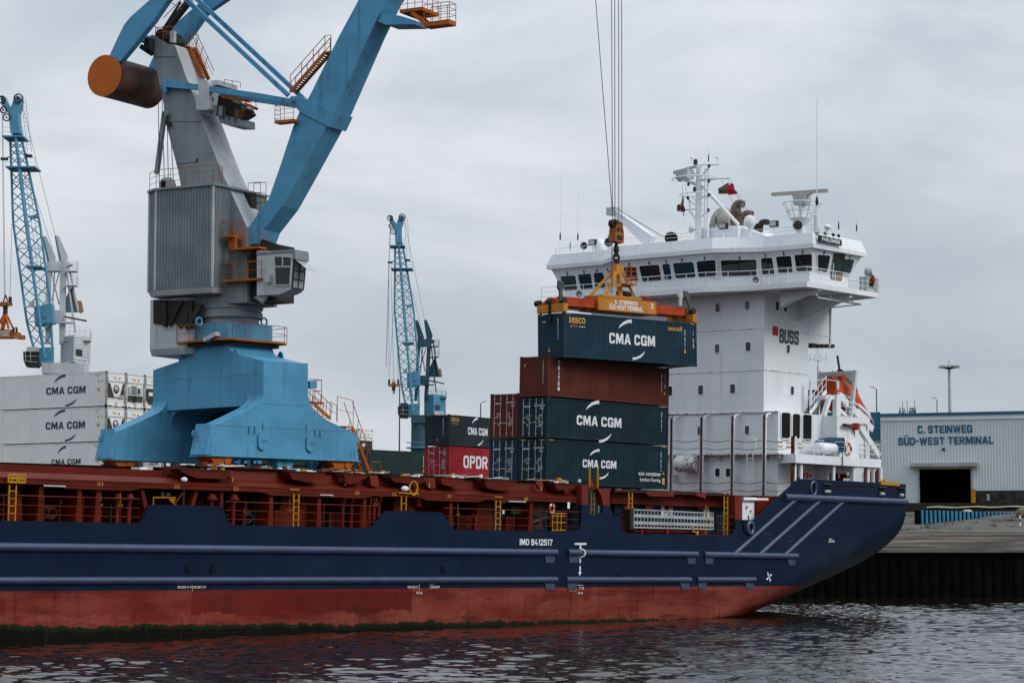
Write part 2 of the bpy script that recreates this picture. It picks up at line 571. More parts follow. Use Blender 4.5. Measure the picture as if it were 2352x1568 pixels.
def copy_tree(o, M, label=None, group=None):
    c = o.copy()
    COL.objects.link(c)
    c.matrix_world = M
    if label:
        c['label'] = label
    if group:
        c['group'] = group
    def rec(src, dst):
        for ch in list(src.children):
            d = ch.copy()
            COL.objects.link(d)
            d.parent = dst
            d.matrix_local = ch.matrix_local.copy()
            rec(ch, d)
    rec(o, c)
    return c
# ================================================================== setting
YARD = 10.0          # terminal ground above the water


def build_water():
    m, nt, bs, oc = newmat('harbour_water')
    bs.inputs['Base Color'].default_value = (.008, .006, .0035, 1)
    bs.inputs['Roughness'].default_value = .045
    bs.inputs['IOR'].default_value = 1.29
    b = _n(nt, 'ShaderNodeBump')
    b.inputs['Strength'].default_value = .35
    b.inputs['Distance'].default_value = .015
    nt.links.new(_noise(nt, oc, 2.4, 3, .55, (1.0, 1.3, 1.0)), b.inputs['Height'])
    nt.links.new(b.outputs['Normal'], bs.inputs['Normal'])
    rng = np.random.RandomState(11)
    ys = [68.0]
    while ys[-1] < 236:
        ys.append(ys[-1] + .14 * (ys[-1] / 80) ** 1.25)
    ys = np.array(ys)
    nx = 640
    t = np.linspace(-1, 1, nx)
    X = np.outer(ys * .27 + 7, t) + 2
    Y = np.repeat(ys[:, None], nx, 1)
    Zc = np.zeros_like(X)
    for k in range(80):
        lam = .48 * (3.0 / .48) ** rng.rand()
        th = R(72) + rng.randn() * .6
        kx, ky = 2 * math.pi / lam * math.cos(th), 2 * math.pi / lam * math.sin(th)
        amp = .0044 * lam ** 0.88
        Zc += amp * np.sin(kx * X + ky * Y + rng.rand() * 6.283)
    # patches of calmer and rougher water
    patch = .72 + .28 * np.sin(X * .21 + 1.3 * np.sin(Y * .05) + 1.1) * np.sin(Y * .085 + .4 * np.sin(X * .17))
    Zc *= patch
    fade = np.clip((1 - np.abs(t)) * 14, 0, 1)[None, :] * np.clip(np.minimum(ys - ys[0], ys[-1] - ys) / 6, 0, 1)[:, None]
    Zc *= fade
    ny = len(ys)
    co = np.stack([X, Y, Zc], -1).reshape(-1, 3)
    idx = np.arange(ny * nx).reshape(ny, nx)
    q = np.stack([idx[:-1, :-1], idx[:-1, 1:], idx[1:, 1:], idx[1:, :-1]], -1).reshape(-1, 4)
    nb = len(co)
    far = np.array([[-2500, -900, 0], [2500, -900, 0], [2500, 420, 0], [-2500, 420, 0]], float)
    co = np.vstack([co, far])
    c = [idx[0, 0], idx[0, -1], idx[-1, -1], idx[-1, 0]]
    extra = np.array([[nb, nb + 1, c[1], c[0]], [nb + 1, nb + 2, c[2], c[1]], [nb + 2, nb + 3, c[3], c[2]], [nb + 3, nb, c[0], c[3]]])
    q = np.vstack([q, extra])
    me = bpy.data.meshes.new('water')
    me.vertices.add(len(co))
    me.vertices.foreach_set('co', co.ravel())
    me.loops.add(len(q) * 4)
    me.loops.foreach_set('vertex_index', q.ravel().astype(np.int32))
    me.polygons.add(len(q))
    me.polygons.foreach_set('loop_start', np.arange(0, len(q) * 4, 4, dtype=np.int32))
    me.polygons.foreach_set('loop_total', np.full(len(q), 4, dtype=np.int32))
    me.polygons.foreach_set('use_smooth', np.ones(len(q), dtype=bool))
    me.update(calc_edges=True)
    me.materials.append(m)
    ob = bpy.data.objects.new('water', me)
    COL.objects.link(ob)
    tag(ob, 'dark rippled harbour water in front of the ship', 'water', kind='structure')


build_water()

M_conc = paint('stained_concrete', (.125, .115, .105), .85, var=.3, vscale=.16, streak=.0)
M_concdk = paint('wet_concrete_and_shade', (.0035, .0035, .003), .85, var=.3, vscale=.5, streak=.3, spec=.02)
M_yard = paint('yard_asphalt', (.06, .06, .06), .9, var=.2, vscale=.1, streak=0)


def cobble_mat():
    m, nt, bs, oc = newmat('cobbled_slope')
    br = _n(nt, 'ShaderNodeTexBrick')
    br.inputs['Scale'].default_value = 1.0
    br.inputs['Brick Width'].default_value = .9
    br.inputs['Row Height'].default_value = .8
    br.inputs['Mortar Size'].default_value = .05
    br.inputs['Color1'].default_value = (.10, .088, .08, 1)
    br.inputs['Color2'].default_value = (.075, .068, .06, 1)
    br.inputs['Mortar'].default_value = (.03, .035, .022, 1)
    nt.links.new(oc, br.inputs['Vector'])
    c = _mix(nt, _ramp(nt, _noise(nt, oc, .35, 6), .48, .66), br.outputs['Color'], (.035, .042, .02))
    nt.links.new(c, bs.inputs['Base Color'])
    bs.inputs['Roughness'].default_value = .9
    return m


def slip_mat():
    m, nt, bs, oc = newmat('tide_stained_slip')
    n = _noise(nt, oc, 1.0, 7, .65, (.09, .5, .3))
    c = _mix(nt, _ramp(nt, n, .38, .62), (.030, .026, .021), (.140, .118, .096))
    d = _noise(nt, oc, .9, 5)
    c = _mix(nt, _ramp(nt, d, .5, .8, 0, .6), c, (.03, .03, .027))
    nt.links.new(c, bs.inputs['Base Color'])
    bs.inputs['Roughness'].default_value = .85
    bs.inputs['Specular IOR Level'].default_value = .1
    bp = _n(nt, 'ShaderNodeBump')
    bp.inputs['Strength'].default_value = .9
    bp.inputs['Distance'].default_value = .12
    nt.links.new(_noise(nt, oc, 1.1, 8, .7, (.6, 1.6, 1)), bp.inputs['Height'])
    nt.links.new(bp.outputs['Normal'], bs.inputs['Normal'])
    return m


def qpt(x, y, z=0.0):
    return QUAY.M @ Vector((x, y, z))


# terminal ground, one sheet behind the quay
g = MB(M_yard)
a, b = qpt(-260, 24.9), qpt(45, 24.9)
g.poly([(a.x, a.y, YARD), (b.x, b.y, YARD), (21, 223, YARD), (25.6, 271, YARD), (700, 271, YARD), (900, 3200, YARD), (-3000, 3200, YARD), (-3000, a.y, YARD)])
g.build('quay_ground', label='grey terminal ground behind the quay wall', kind='structure')

# quay wall along the ship
w = MB(M_concdk)
w.prism([a, b, qpt(45, 25.8), qpt(-260, 25.8)], (0, 0, 0))
w = MB(M_concdk)
for (p, q2) in ((a, b), (b, Vector((21, 223, 0)))):
    d = (q2 - p).normalized()
    nrm = Vector((-d.y, d.x, 0)) * .8
    w.prism([p + Vector((0, 0, -4)), q2 + Vector((0, 0, -4)), q2 + nrm + Vector((0, 0, -4)), p + nrm + Vector((0, 0, -4))], (0, 0, 4 + YARD - .02))
w.build('quay_wall', label='dark concrete quay wall behind the moored cargo ship', cat='quay wall')

# low sheet-pile wall with cap at the right
s = MB(M_concdk)
x = 21.0
while x < 95:
    s.prism([(x, 222.0, -4), (x + .16, 221.86, -4), (x + .62, 221.86, -4), (x + .78, 222.0, -4), (x + 1.0, 222.0, -4), (x + 1.0, 222.5, -4), (x, 222.5, -4)], (0, 0, 8.3))
    x += 1.0
s.box(95, 700, 221.9, 222.5, -4, 4.3)
s.build('sheet_pile_wall', label='low black sheet pile wall rising from the water beside the stern', cat='quay wall').data
MB(paint('cap_concrete', (.11, .105, .098), .8, var=.25, vscale=.4, streak=.4)).box(21, 700, 221.55, 222.6, 4.3, 4.62).build('quay_kerb', label='concrete cap along the low quay edge', kind='structure')

def ramp_z(y):
    return 4.63 + .0905 * (y - 222.6)


r = MB(slip_mat())
rows = 30
pts = []
for i in range(rows + 1):
    y = 222.6 + 19.5 * i / rows
    pts.append([(21 + .09 * (y - 222) + k * 6, y, ramp_z(y) + .05 * mnoise.noise((k * .7, y * .3, 0))) for k in range(60)])
r.loft(pts, False, False, True)
r.build('slipway', label='stained concrete slope above the low quay edge', kind='structure', recalc=False)
r = MB(cobble_mat())
pts = []
for i in range(rows + 1):
    y = 242.1 + 29 * i / rows
    pts.append([(22.7 + .09 * (y - 242) + k * 2, y, ramp_z(y) + .16 * mnoise.noise((k * .35, y * .25, 3)) * min(1, i / 6)) for k in range(150)])
r.loft(pts, False, False, True)
r.build('cobbled_bank', label='weedy stone-paved bank above the concrete slope', kind='structure', recalc=False)

# weeds on the bank: tufts of blades
gm = paint('weed_green', (.035, .045, .018), .8, var=.4, vscale=2, streak=0)
gb = MB(gm)
rg = random.Random(3)
for _ in range(150):
    y = 242 + 26 * rg.random() ** .8
    xx = 38 + 34 * rg.random()
    n_ = mnoise.noise((xx * .25, y * .25, 8))
    if n_ < -.05:
        continue
    zz = ramp_z(y)
    hh = .25 + .75 * rg.random() * max(.2, n_ + .3)
    for _k in range(16):
        dx, dy = rg.uniform(-.5, .5), rg.uniform(-.4, .4)
        lean = Vector((rg.uniform(-.35, .35), rg.uniform(-.3, .3), hh * rg.uniform(.5, 1.0)))
        p = Vector((xx + dx, y + dy, zz - .05))
        gb.poly([p + Vector((-.035, 0, 0)), p + Vector((.035, 0, 0)), p + lean])
gb.build('grass', label='tufts of weeds growing on the stone bank', cat='weeds', kind='stuff', recalc=False)

# blue sheet piles holding the yard
M_pileblue = paint('weathered_blue_piles', (.035, .16, .26), .6, var=.2, streak=.5, rust=.3)
s = MB(M_pileblue)
p0, p1 = Vector((44.0, 252.0, 0)), Vector((59.5, 270.5, 0))
d = (p1 - p0).normalized()
nr = Vector((d.y, -d.x, 0))
n = 26
for i in range(n):
    p = p0.lerp(p1, i / n)
    q2 = p0.lerp(p1, (i + 1) / n)
    m1, m2 = p.lerp(q2, .16), p.lerp(q2, .64)
    zb = 6.3
    s.mat(M_pileblue).prism([Vector((*k.xy, zb)) for k in (m1 + nr * .6, m2 + nr * .6, m2 + nr * .5, m1 + nr * .5)], (0, 0, 8.85 - zb))
    s.mat(M_concdk).prism([Vector((*k.xy, zb)) for k in (p, m1 + nr * .5, m2 + nr * .5, q2, q2 - nr * .2, p - nr * .2)], (0, 0, 8.8 - zb))  # pile recesses coloured near black for the shade between the flanges
s.build('blue_sheet_piles', label='bright blue sheet pile wall between the ship stern and the weedy bank', cat='retaining wall')
s = MB(paint('yard_wall_concrete', (.016, .0155, .014), .85, var=.4, vscale=.6, streak=.4))
s.box(20, 300, 270.6, 271.2, 6, YARD)
s.prism([(25.6, 271, 6), (26.2, 271, 6), (22, 223, 3), (21.3, 223, 3)], (0, 0, 7))
s.build('yard_retaining_wall', label='dark concrete retaining wall below the warehouse yard', cat='retaining wall')

pp = MB(paint('pale_hose', (.42, .36, .25), .7, var=.2, streak=.1))
A = WORLDF.at(2128, 1165, 1, 270.48)
B = WORLDF.at(2460, 1162.5, 1, 270.48)
pp.tube([A.lerp(B, i / 14) + Vector((0, 0, .06 * math.sin(i * 1.7))) for i in range(15)], .10, 7)
pp.build('pipeline', label='pale yellow pipe lying along the top of the retaining wall', cat='pipe')

def stone(name, u, v, dist, sx, sy, sz, label, col):
    m_ = MB(col)
    c = WORLDF.at(u, v, 1, dist)
    c.z = ramp_z(dist) + sz * .12
    rings = []
    for i in range(6):
        t_ = i / 5
        rr = math.sin(math.pi * (.12 + .80 * t_)) ** .6
        rings.append([c + Vector((sx * rr * math.cos(6.283 * k / 9) * (1 + .2 * mnoise.noise((k, i, 1))), sy * rr * math.sin(6.283 * k / 9), sz * (t_ - .2) * (1 + .15 * mnoise.noise((k, i, 5)))) ) for k in range(9)])
    m_.loft(rings, True, True, False)
    m_.build(name, label=label, cat='rock')


stone('boulder', 2222, 1183, 262, .75, .5, .95, 'pale boulder lying on the weedy bank below the warehouse', paint('pale_rock', (.34, .31, .27), .9, var=.2, streak=.1))
stone('boulder', 2350, 1182, 262, .9, .6, 1.2, 'mossy grey boulder at the bank edge beside the red and white post', paint('mossy_rock', (.13, .13, .09), .9, var=.35, vscale=1.5, streak=.1))
po = thing('marker_post', WORLDF, 'short red and white striped marker post on the weedy bank', 'post')
c = WORLDF.at(2343, 1207, 1, 250)
for k in range(4):
    MB(M_redbright if k % 2 else M_whitebare).lathe((c.x, c.y, c.z + .38 * k), [(.10, 0), (.10, .38)], 10).build('band', po, None)

# ------------------------------------------------------------------ warehouse
wa = R(-19.6)
WH = Frame((44.6 * 1.0, 280.0, YARD), (math.cos(wa), math.sin(wa), 0), (-math.sin(wa), math.cos(wa), 0), (0, 0, 1))
wh = thing('warehouse', WH, 'long pale grey corrugated warehouse with a large open dark doorway', 'warehouse')
M_clad = paint('pale_cladding', (.50, .535, .55), .5, var=.05, vscale=.15, streak=.12)
M_fascia = paint('blue_fascia', (.02, .10, .17), .5, var=.1, streak=.1)
topz = WH.at(2022, 956, 1, 0).z
dl, dr = WH.at(2110, 1100, 1, 0).x, WH.at(2232, 1100, 1, 0).x
dtop = WH.at(2170, 1076, 1, 0).z
LW = 75.0


def corrugated_wall(mb, x0, x1, y, z0, z1, pitch=.36, dep=.045):
    n = max(1, int((x1 - x0) / pitch))
    pr = []
    for i in range(n):
        xa = x0 + (x1 - x0) * i / n
        p = (x1 - x0) / n
        pr += [(xa, y), (xa + p * .5, y), (xa + p * .6, y - dep), (xa + p * .9, y - dep)]
    pr.append((x1, y))
    mb.loft([[(a_, b_, z0) for a_, b_ in pr], [(a_, b_, z1) for a_, b_ in pr]], False, False)


wb = MB(M_clad)
corrugated_wall(wb, .0, dl, 0, 0, topz)
corrugated_wall(wb, dr, LW, 0, 1.55, topz)
corrugated_wall(wb, dl, dr, 0, dtop, topz)
wb.box(-.02, .25, 0.05, 45, 0, topz)
wb.box(0, LW, 44.7, 45, 0, topz)
wb.box(LW - .3, LW, .05, 44.7, 0, topz)
wb.mat(paint('stained_plinth', (.030, .031, .028), .8, var=.5, vscale=1.2, streak=.5, dirt=(.09, .09, .085))).box(dr, LW, -.16, .3, -.2, 1.55)
wb.mat(M_concdk).box(0.3, LW - .4, .4, 44, 0.01, .05)
wb.build('wall', wh)
rf = MB(M_fascia)
rf.box(-.35, LW + .3, -.35, 45.3, topz, topz + .32)
rf.build('roof', wh)
tr = MB(M_whitebare)
tr.box(-.1, LW, -.14, -.02, topz - .55, topz - .02)
tr.build('eaves_trim', wh)
fr = MB(M_galv)
fr.box(dl - .12, dl + .1, -.12, .2, 0, dtop)
fr.box(dr - .1, dr + .12, -.12, .2, 0, dtop)
fr.build('door_frame', wh)
cl, crr = WH.at(2092, 1070, 1, -.5).x, WH.at(2246, 1070, 1, -.5).x
ct = WH.at(2170, 1062.5, 1, -.5).z
cn = MB(M_galv)
cn.box(cl, crr, -.9, -.08, ct - .42, ct)
cn.mat(paint('hazard_yellow', (.28, .23, .10), .6, var=.2))
nst = 26
for i in range(nst):
    xa = cl + (crr - cl) * i / nst
    p = (crr - cl) / nst
    cn.prism([(xa, -.86, ct - .43), (xa + p * .5, -.86, ct - .43), (xa + p * .1, -.72, ct - .75), (xa - p * .4, -.72, ct - .75)], (0, .03, 0))
cn.build('door_canopy', wh)
tx = MB(paint('blue_sign_lettering', (.012, .085, .15), .5, var=.08, streak=0))
for txt, uv, wpx in (('C. STEINWEG', (2170, 985), 126), ('SÜD-WEST TERMINAL', (2171.5, 1011.5), 219)):
    c = WH.at(uv[0], uv[1], 1, -.09)
    wx = WH.at(uv[0] + wpx / 2, uv[1], 1, -.09).x - WH.at(uv[0] - wpx / 2, uv[1], 1, -.09).x
    tx.text(txt, c, (1, 0, 0), (0, 0, 1), 0.92, wx, .012)
tx.build('sign_lettering', wh, recalc=False)
ypost = MB(M_yellow)
x0 = WH.at(2231, 1140, 1, -.4).x
ypost.box(x0, x0 + .5, -.5, -.3, 0, 1.75)
ypost.build('door_bumper_post', wh)
cab = MB(M_galv)
x0 = WH.at(2245, 1140, 1, -.4).x + 1.1
cab.box(x0, x0 + .32, -.4, -.17, .35, 1.15)
cab.build('fuse_box', wh)
lamp = MB(M_darksteel)
c = WH.at(2167, 1031, 1, -.2)
lamp.box(c.x - .18, c.x + .18, -.35, -.08, c.z - .12, c.z + .12)
lamp.build('wall_lamp', wh)


# ------------------------------------------------------------------ masts
def lamp_post(name, u, vtop, dist, label, arm=-1.0, r_=.12, ground=YARD, double=False):
    c = WORLDF.at(u, vtop, 1, dist)
    fr_ = Frame((c.x, c.y, ground), (1, 0, 0), (0, 1, 0), (0, 0, 1))
    h = c.z - ground
    t_ = thing(name, fr_, label, 'lamp post')
    MB(M_darksteel).lathe((0, 0, 0), [(r_, 0), (r_ * .55, h)], 8).build('pole', t_)
    for sg in ((arm, -arm) if double else (arm,)):
        hd = MB(M_galv)
        hd.tube([(0, 0, h - .1), (sg * .15, 0, h + .15), (sg * .3, 0, h + .18)], .05, 6)
        hd.prism([(sg * .25, -.15, h + .10), (sg * .75, -.15, h + .24), (sg * .78, -.15, h + .33), (sg * .28, -.15, h + .26)], (0, .3, 0))
        hd.build('lamp_head', t_)
    return t_, h


t_, h_ = lamp_post('street_lamp', 2013, 893, 300, 'slim dark lamp post standing just left of the warehouse roof edge')
MB(M_galv).box(-.55, -.1, -.2, .2, h_ - 13.3, h_ - 12.2).build('junction_box', t_)
lamp_post('street_lamp', 2152, 917, 345, 'small lamp post behind the warehouse roof, just left of the tall floodlight mast')
lamp_post('street_lamp', 1104, 926, 300, 'slim lamp post rising behind the black container with white lettering', arm=1.0)
t_, h_ = lamp_post('street_lamp', 918, 883, 300, 'thin lamp post in front of the middle lattice crane', arm=.6)

c = WORLDF.at(2180, 843, 1, 350)
fr_ = Frame((c.x, c.y, YARD), (1, 0, 0), (0, 1, 0), (0, 0, 1))
h = c.z - YARD
hm = thing('floodlight_mast', fr_, 'tall steel floodlight mast with a ring of lamps above the warehouse roof', 'floodlight mast')
MB(M_galv).lathe((0, 0, 0), [(.36, 0), (.20, h)], 12).build('pole', hm)
MB(M_darksteel).lathe((0, 0, h - .35), [(.2, 0), (.9, .2), (.95, .32), (.2, .3)], 18, smooth=False).build('lamp_ring', hm)
for k in range(10):
    a_ = 6.283 * k / 10
    p = Vector((1.0 * math.cos(a_), 1.0 * math.sin(a_), h + .12))
    q2 = Vector((1.6 * math.cos(a_), 1.6 * math.sin(a_), h + .02))
    MB(M_galv).bar(p, q2, .42, .3).build('floodlight', hm)
MB(M_darksteel).tube([(0, 0, h), (0, 0, h + 1.0)], .045, 5).build('lightning_rod', hm)
MB(M_darksteel).bar((-.9, 0, h - 21.5), (.9, 0, h - 21.5), .12).bar((-.9, 0, h - 25), (.9, 0, h - 25), .12).build('bracket', hm)

c = WORLDF.at(1878.5, 788, 1, 215)
fr_ = Frame((c.x, c.y, YARD), (1, 0, 0), (0, 1, 0), (0, 0, 1))
h = c.z - YARD
am = thing('antenna_mast', fr_, 'thin grey mast with a small white box behind the lifeboat frame', 'antenna mast')
MB(M_galv).lathe((0, 0, 0), [(.17, 0), (.12, h - 2.2), (.045, h - 2.0), (.04, h)], 8).build('pole', am)
MB(M_whitebare).box(-.32, .32, -.22, .22, h - 1.65, h - 1.0).build('box', am)
an = MB(M_galv)
an.bar((-.75, 0, h - 1.5), (.75, 0, h - 1.5), .04)
for sx in (-.75, .75):
    an.tube([(sx, 0, h - 1.7), (sx, 0, h - 1.1)], .03, 5)
an.build('aerial', am)

# telecom roof beyond the warehouse
c = WORLDF.at(2087, 949, 1, 430)
fr_ = Frame((c.x, c.y, YARD), (1, 0, 0), (0, 1, 0), (0, 0, 1))
h = c.z - YARD
tb = thing('distant_building', fr_, 'far flat roof crowded with radio aerials, just above the warehouse roof', 'building')
MB(M_clad).box(-1.8, 1.6, 0, 8, 0, h - .4).build('wall', tb)
ra = MB(M_darksteel)
rr = random.Random(5)
ra.box(-1.7, 1.5, .2, 2, h - .4, h - .15)
for k in range(18):
    x_ = rr.uniform(-1.6, 1.5)
    ra.tube([(x_, rr.uniform(.3, 2), h - .3), (x_, .5, h + rr.uniform(.3, 1.3))], .06, 5)
for x_, hh in ((-.95, 3.1), (-.1, 3.4), (1.35, 3.2)):
    ra.tube([(x_, 1, h), (x_, 1, h + hh * .75)], .05, 5)
for x_ in (.5, .75, 1.0):
    ra.box(x_, x_ + .16, .6, .8, h, h + 1.1)
ra.build('roof_aerials', tb)
# ================================================================== containers
SW_TOP = [(-119, 60), (-102, 83), (-72, 104), (-32, 118), (-4, 121), (-3, 101), (-32, 99), (-66, 89), (-96, 73)]
SW_BOT = [(109, -63), (95, -85), (70, -104), (35, -117), (2, -122), (0, -107), (30, -103), (65, -91), (90, -76)]


def swoosh(mb, org, xd, yd, width, thin=1.0):
    org, xd, yd = Vector(org), Vector(xd), Vector(yd)
    k = width / 388.0
    nr = xd.cross(yd).normalized() * .006
    for pts in (SW_TOP, SW_BOT):
        mb.poly([org + nr + xd * (x * k) + yd * (y * k * thin) for x, y in pts])


def logo_long(mb, org, xd, yd, width, caph, sw=1.0, bold=.055):
    """the shipping line's lettering with an arc above and below"""
    mb.text('CMA CGM', org, xd, yd, caph, width, .03)
    swoosh(mb, org, xd, yd, width, sw)


def strip(mb, x0, x1, z0, z1, place, pitch=.28, dep=.036):
    """corrugated sheet; place(a, depth, z) gives the point"""
    n = max(1, int(round((x1 - x0) / pitch)))
    p = (x1 - x0) / n
    pr = []
    for i in range(n):
        a = x0 + p * i
        pr += [(a, 0), (a + p * .36, 0), (a + p * .5, dep), (a + p * .86, dep)]
    pr.append((x1, 0))
    mb.loft([[place(a, d, z0) for a, d in pr], [place(a, d, z1) for a, d in pr]], False, False)


CW = 2.438
_bodies = {}


def container(frame, label, col, L=12.19, H=2.896, deco=None, end0='plain', end1='plain', group=None, rust=.12, pitch=.28, name='shipping_container', dark=None, streak=.3, smooth=False, var=.2):
    """x along the long side, y=0 is the long side we see, end0 at x=0 and end1 at x=L"""
    m = paint('container_paint_%d_%d_%d_%d' % (int(col[0] * 999), int(col[1] * 999), int(col[2] * 999), int(rust * 100)), col, .5, var=var, vscale=.6, streak=streak, rust=min(.6, rust * 2.6), bump=.45)
    md = dark or m
    t = thing(name, frame, label, 'container', group)
    b = MB(m)
    b.box(.06, L - .06, .06, CW - .06, .06, H - .05)
    if smooth:
        strip(b, .14, L - .14, .16, H - .12, lambda a, d, z: (a, .010 + d * .25, z), 1.15)
        b.box(.12, L - .12, CW - .05, CW - .012, .17, H - .1)
    else:
        strip(b, .14, L - .14, .16, H - .12, lambda a, d, z: (a, .008 + d, z), pitch)
        strip(b, .14, L - .14, .16, H - .12, lambda a, d, z: (a, CW - .008 - d, z), pitch)
    for x0 in (0, L - .14):
        for y0 in (0, CW - .14):
            b.box(x0, x0 + .14, y0, y0 + .14, .10, H - .12)
    for y0 in (0, CW - .07):
        b.box(.14, L - .14, y0, y0 + .07, .04, .17)
        b.box(.14, L - .14, y0, y0 + .07, H - .12, H - .03)
    for x0 in (0, L - .07):
        b.box(x0, x0 + .07, .14, CW - .14, .03, .17)
        b.box(x0, x0 + .07, .14, CW - .14, H - .12, H - .03)
    b.mat(M_darksteel)
    for x0 in (-.004, L - .174):
        for y0 in (-.004, CW - .158):
            for z0 in (0, H - .12):
                b.box(x0, x0 + .178, y0, y0 + .162, z0, z0 + .12)
    b.mat(m)
    for xe, kind, sg in ((0.0, end0, 1), (L, end1, -1)):
        if kind == 'plain':
            strip(b, .14, CW - .14, .16, H - .12, lambda a, d, z: (xe + sg * (.008 + d), a, z), .28)
    if deco:
        deco(b)
    b.build('body', t, recalc=True)
    for xe, kind, sg in ((0.0, end0, 1), (L, end1, -1)):
        if kind == 'doors':
            for k in range(2):
                y0, y1 = (.14, CW / 2 - .01) if k == 0 else (CW / 2 + .01, CW - .14)
                d = MB(m)
                xa, xb = sorted((xe + sg * .02, xe + sg * .07))
                d.box(xa, xb, y0, y1, .17, H - .12)
                for q in range(5):                     # raised panels
                    z0 = .24 + q * (H - .46) / 5
                    x2 = sorted((xe + sg * .004, xe + sg * .02))
                    d.box(x2[0], x2[1], y0 + .07, y1 - .07, z0, z0 + (H - .46) / 5 - .14)
                # white marks on the doors
                d.mat(M_wtext)
                yd = (0, -sg, 0)
                rr = random.Random(k * 7 + int(col[0] * 1000) + int(L * 10 + frame.o.x * 3))
                if k == 1:
                    d.text('CMA CGM' if col[2] > col[0] else 'TRITON', (xe + sg * .003, (y0 + y1) / 2, H * .78), yd, (0, 0, 1), .11, .62, .02)
                else:
                    d.text('ECMU 460732 4' if col[2] > col[0] else 'TCNU 530211 7', (xe + sg * .003, (y0 + y1) / 2, H * .80), yd, (0, 0, 1), .12, .86, .01)
                    d.text('42G1', (xe + sg * .003, (y0 + y1) / 2 - .2 * sg, H * .73), yd, (0, 0, 1), .11, .3, .01)
                for q in range(7 if k == 0 else 3):
                    zz = H * (.56 - q * .045)
                    d.text('%d%d.%d' % (rr.randint(1, 9), rr.randint(10, 99), rr.randint(100, 999)), (xe + sg * .003, (y0 + y1) / 2 + rr.uniform(-.2, .2), zz), yd, (0, 0, 1), .075, rr.uniform(.2, .45), .01)
                d.mat(M_ytext)
                zz = H * .30
                d.poly([(xe + sg * .0035, y0 + .38, zz), (xe + sg * .0035, y0 + .56, zz), (xe + sg * .0035, y0 + .47, zz + .17)])
                dd = d.build('door', t, recalc=False)
                for yy in (y0 + .27, y1 - .27):
                    lr = MB(M_galv)
                    lr.tube([(xe - sg * .03, yy, .12), (xe - sg * .03, yy, H - .08)], .024, 6)
                    lr.bar((xe - sg * .045, yy - .05, 1.0), (xe - sg * .045, yy + .42 * (1 if yy < CW / 2 else -1) * .6, 1.0), .04)
                    for zz in (.3, 1.0, H - .35):
                        lr.box(min(xe - sg * .05, xe), max(xe - sg * .05, xe), yy - .05, yy + .05, zz - .035, zz + .035)
                    lr.build('lock_rod', dd)
    return t


def ident(b, x, H, col=M_wtext, y=0.0, h=1.3, code='SEGU 527043 5'):
    """upright row of serial characters on the long side"""
    for i, chh in enumerate(code):
        if chh != ' ':
            b.mat(col).text(chh, (x, y + .004, H * .84 - i * h / len(code)), (1, 0, 0), (0, 0, 1), .085, .07, .01)


def tri(b, x, z, s_=.2, end=False):
    b.mat(M_ytext)
    if end:
        b.poly([(-.002, x - s_ / 2, z), (-.002, x + s_ / 2, z), (-.002, x, z + s_)])
    else:
        b.poly([(x - s_ / 2, .001, z), (x + s_ / 2, .001, z), (x, .001, z + s_)])


def hazard(b, H, L, ends=(0,)):
    b.mat(M_ytext)
    for x0 in (.2, L - .62):
        for k in range(4):
            b.poly([(x0 + k * .11, -.003, H - .11), (x0 + k * .11 + .06, -.003, H - .11), (x0 + k * .11 + .1, -.003, H - .04), (x0 + k * .11 + .04, -.003, H - .04)])
    for y0 in (.2, CW - .62):
        for k in range(4):
            b.poly([(-.003, y0 + k * .11, H - .11), (-.003, y0 + k * .11 + .06, H - .11), (-.003, y0 + k * .11 + .1, H - .04), (-.003, y0 + k * .11 + .04, H - .04)])


XD, ZD = (1, 0, 0), (0, 0, 1)
BLUEC = (.011, .032, .052)
TEALC = (.009, .023, .032)
BROWNC = (.085, .021, .014)


def sub(fr, x, y, z):
    f = Frame(fr.M @ Vector((x, y, z)), fr.e[0], fr.e[1], fr.e[2])
    return f


STK_X, STK_Y, STK_Z = 0.0, 1.7, 11.66
cs = Frame(SHIP.M @ Vector((0, 0, 0)), *SHIP.e)
# the stack's corner in ship coordinates, from the photo
c0 = SHIP.at(1920 / 1.7415 + 525 / 1.9598 / 1.7415, 1160 / 1.7415 + 1158 / 1.9598 / 1.7415, 1, STK_Y)
SX0, SZ0 = c0.x, c0.z


def on_stack(tier_z, row=0, dx=0):
    return sub(SHIP, SX0 + dx, STK_Y + row * 2.52, tier_z)


def deco_eco(b):
    b.mat(M_wtext)
    logo_long(b, (5.15, .0, 1.46), XD, ZD, 3.35, .50, .93, .03)
    b.text('eco container', (10.3, 0, 1.0), XD, ZD, .27, 2.35, .01)
    b.text('bamboo flooring', (10.35, 0, .57), XD, ZD, .31, 2.15, .005)
    ident(b, 11.45, 2.9)
    tri(b, 11.72, .98)
    b.mat(M_ytext).box(11.6, 11.85, -.003, .005, .32, .75)
    hazard(b, 2.896, 12.19)


def deco_blue1(b):
    b.mat(M_wtext)
    logo_long(b, (5.05, 0, 1.28), XD, ZD, 4.45, .62, .98)
    ident(b, 11.45, 2.59)


def deco_triton(b):
    for i, chh in enumerate('TRITON'):
        b.mat(M_wtext).text(chh, (1.02, 0, 2.20 - i * .33), XD, ZD, .26, .20 if chh != 'I' else .06, .03)
    ident(b, 11.4, 2.5, h=1.2)
    ident(b, 11.75, 2.5, h=1.0, code='4261 GB')
    tri(b, 11.72, .78, .18)
    tri(b, CW - .45, 1.95, .2, True)
    for i in range(11):
        b.mat(M_wtext).text('TTNU4456850'[i], (0, .42, 2.2 - i * .135), (0, -1, 0), ZD, .09, .07, .01)


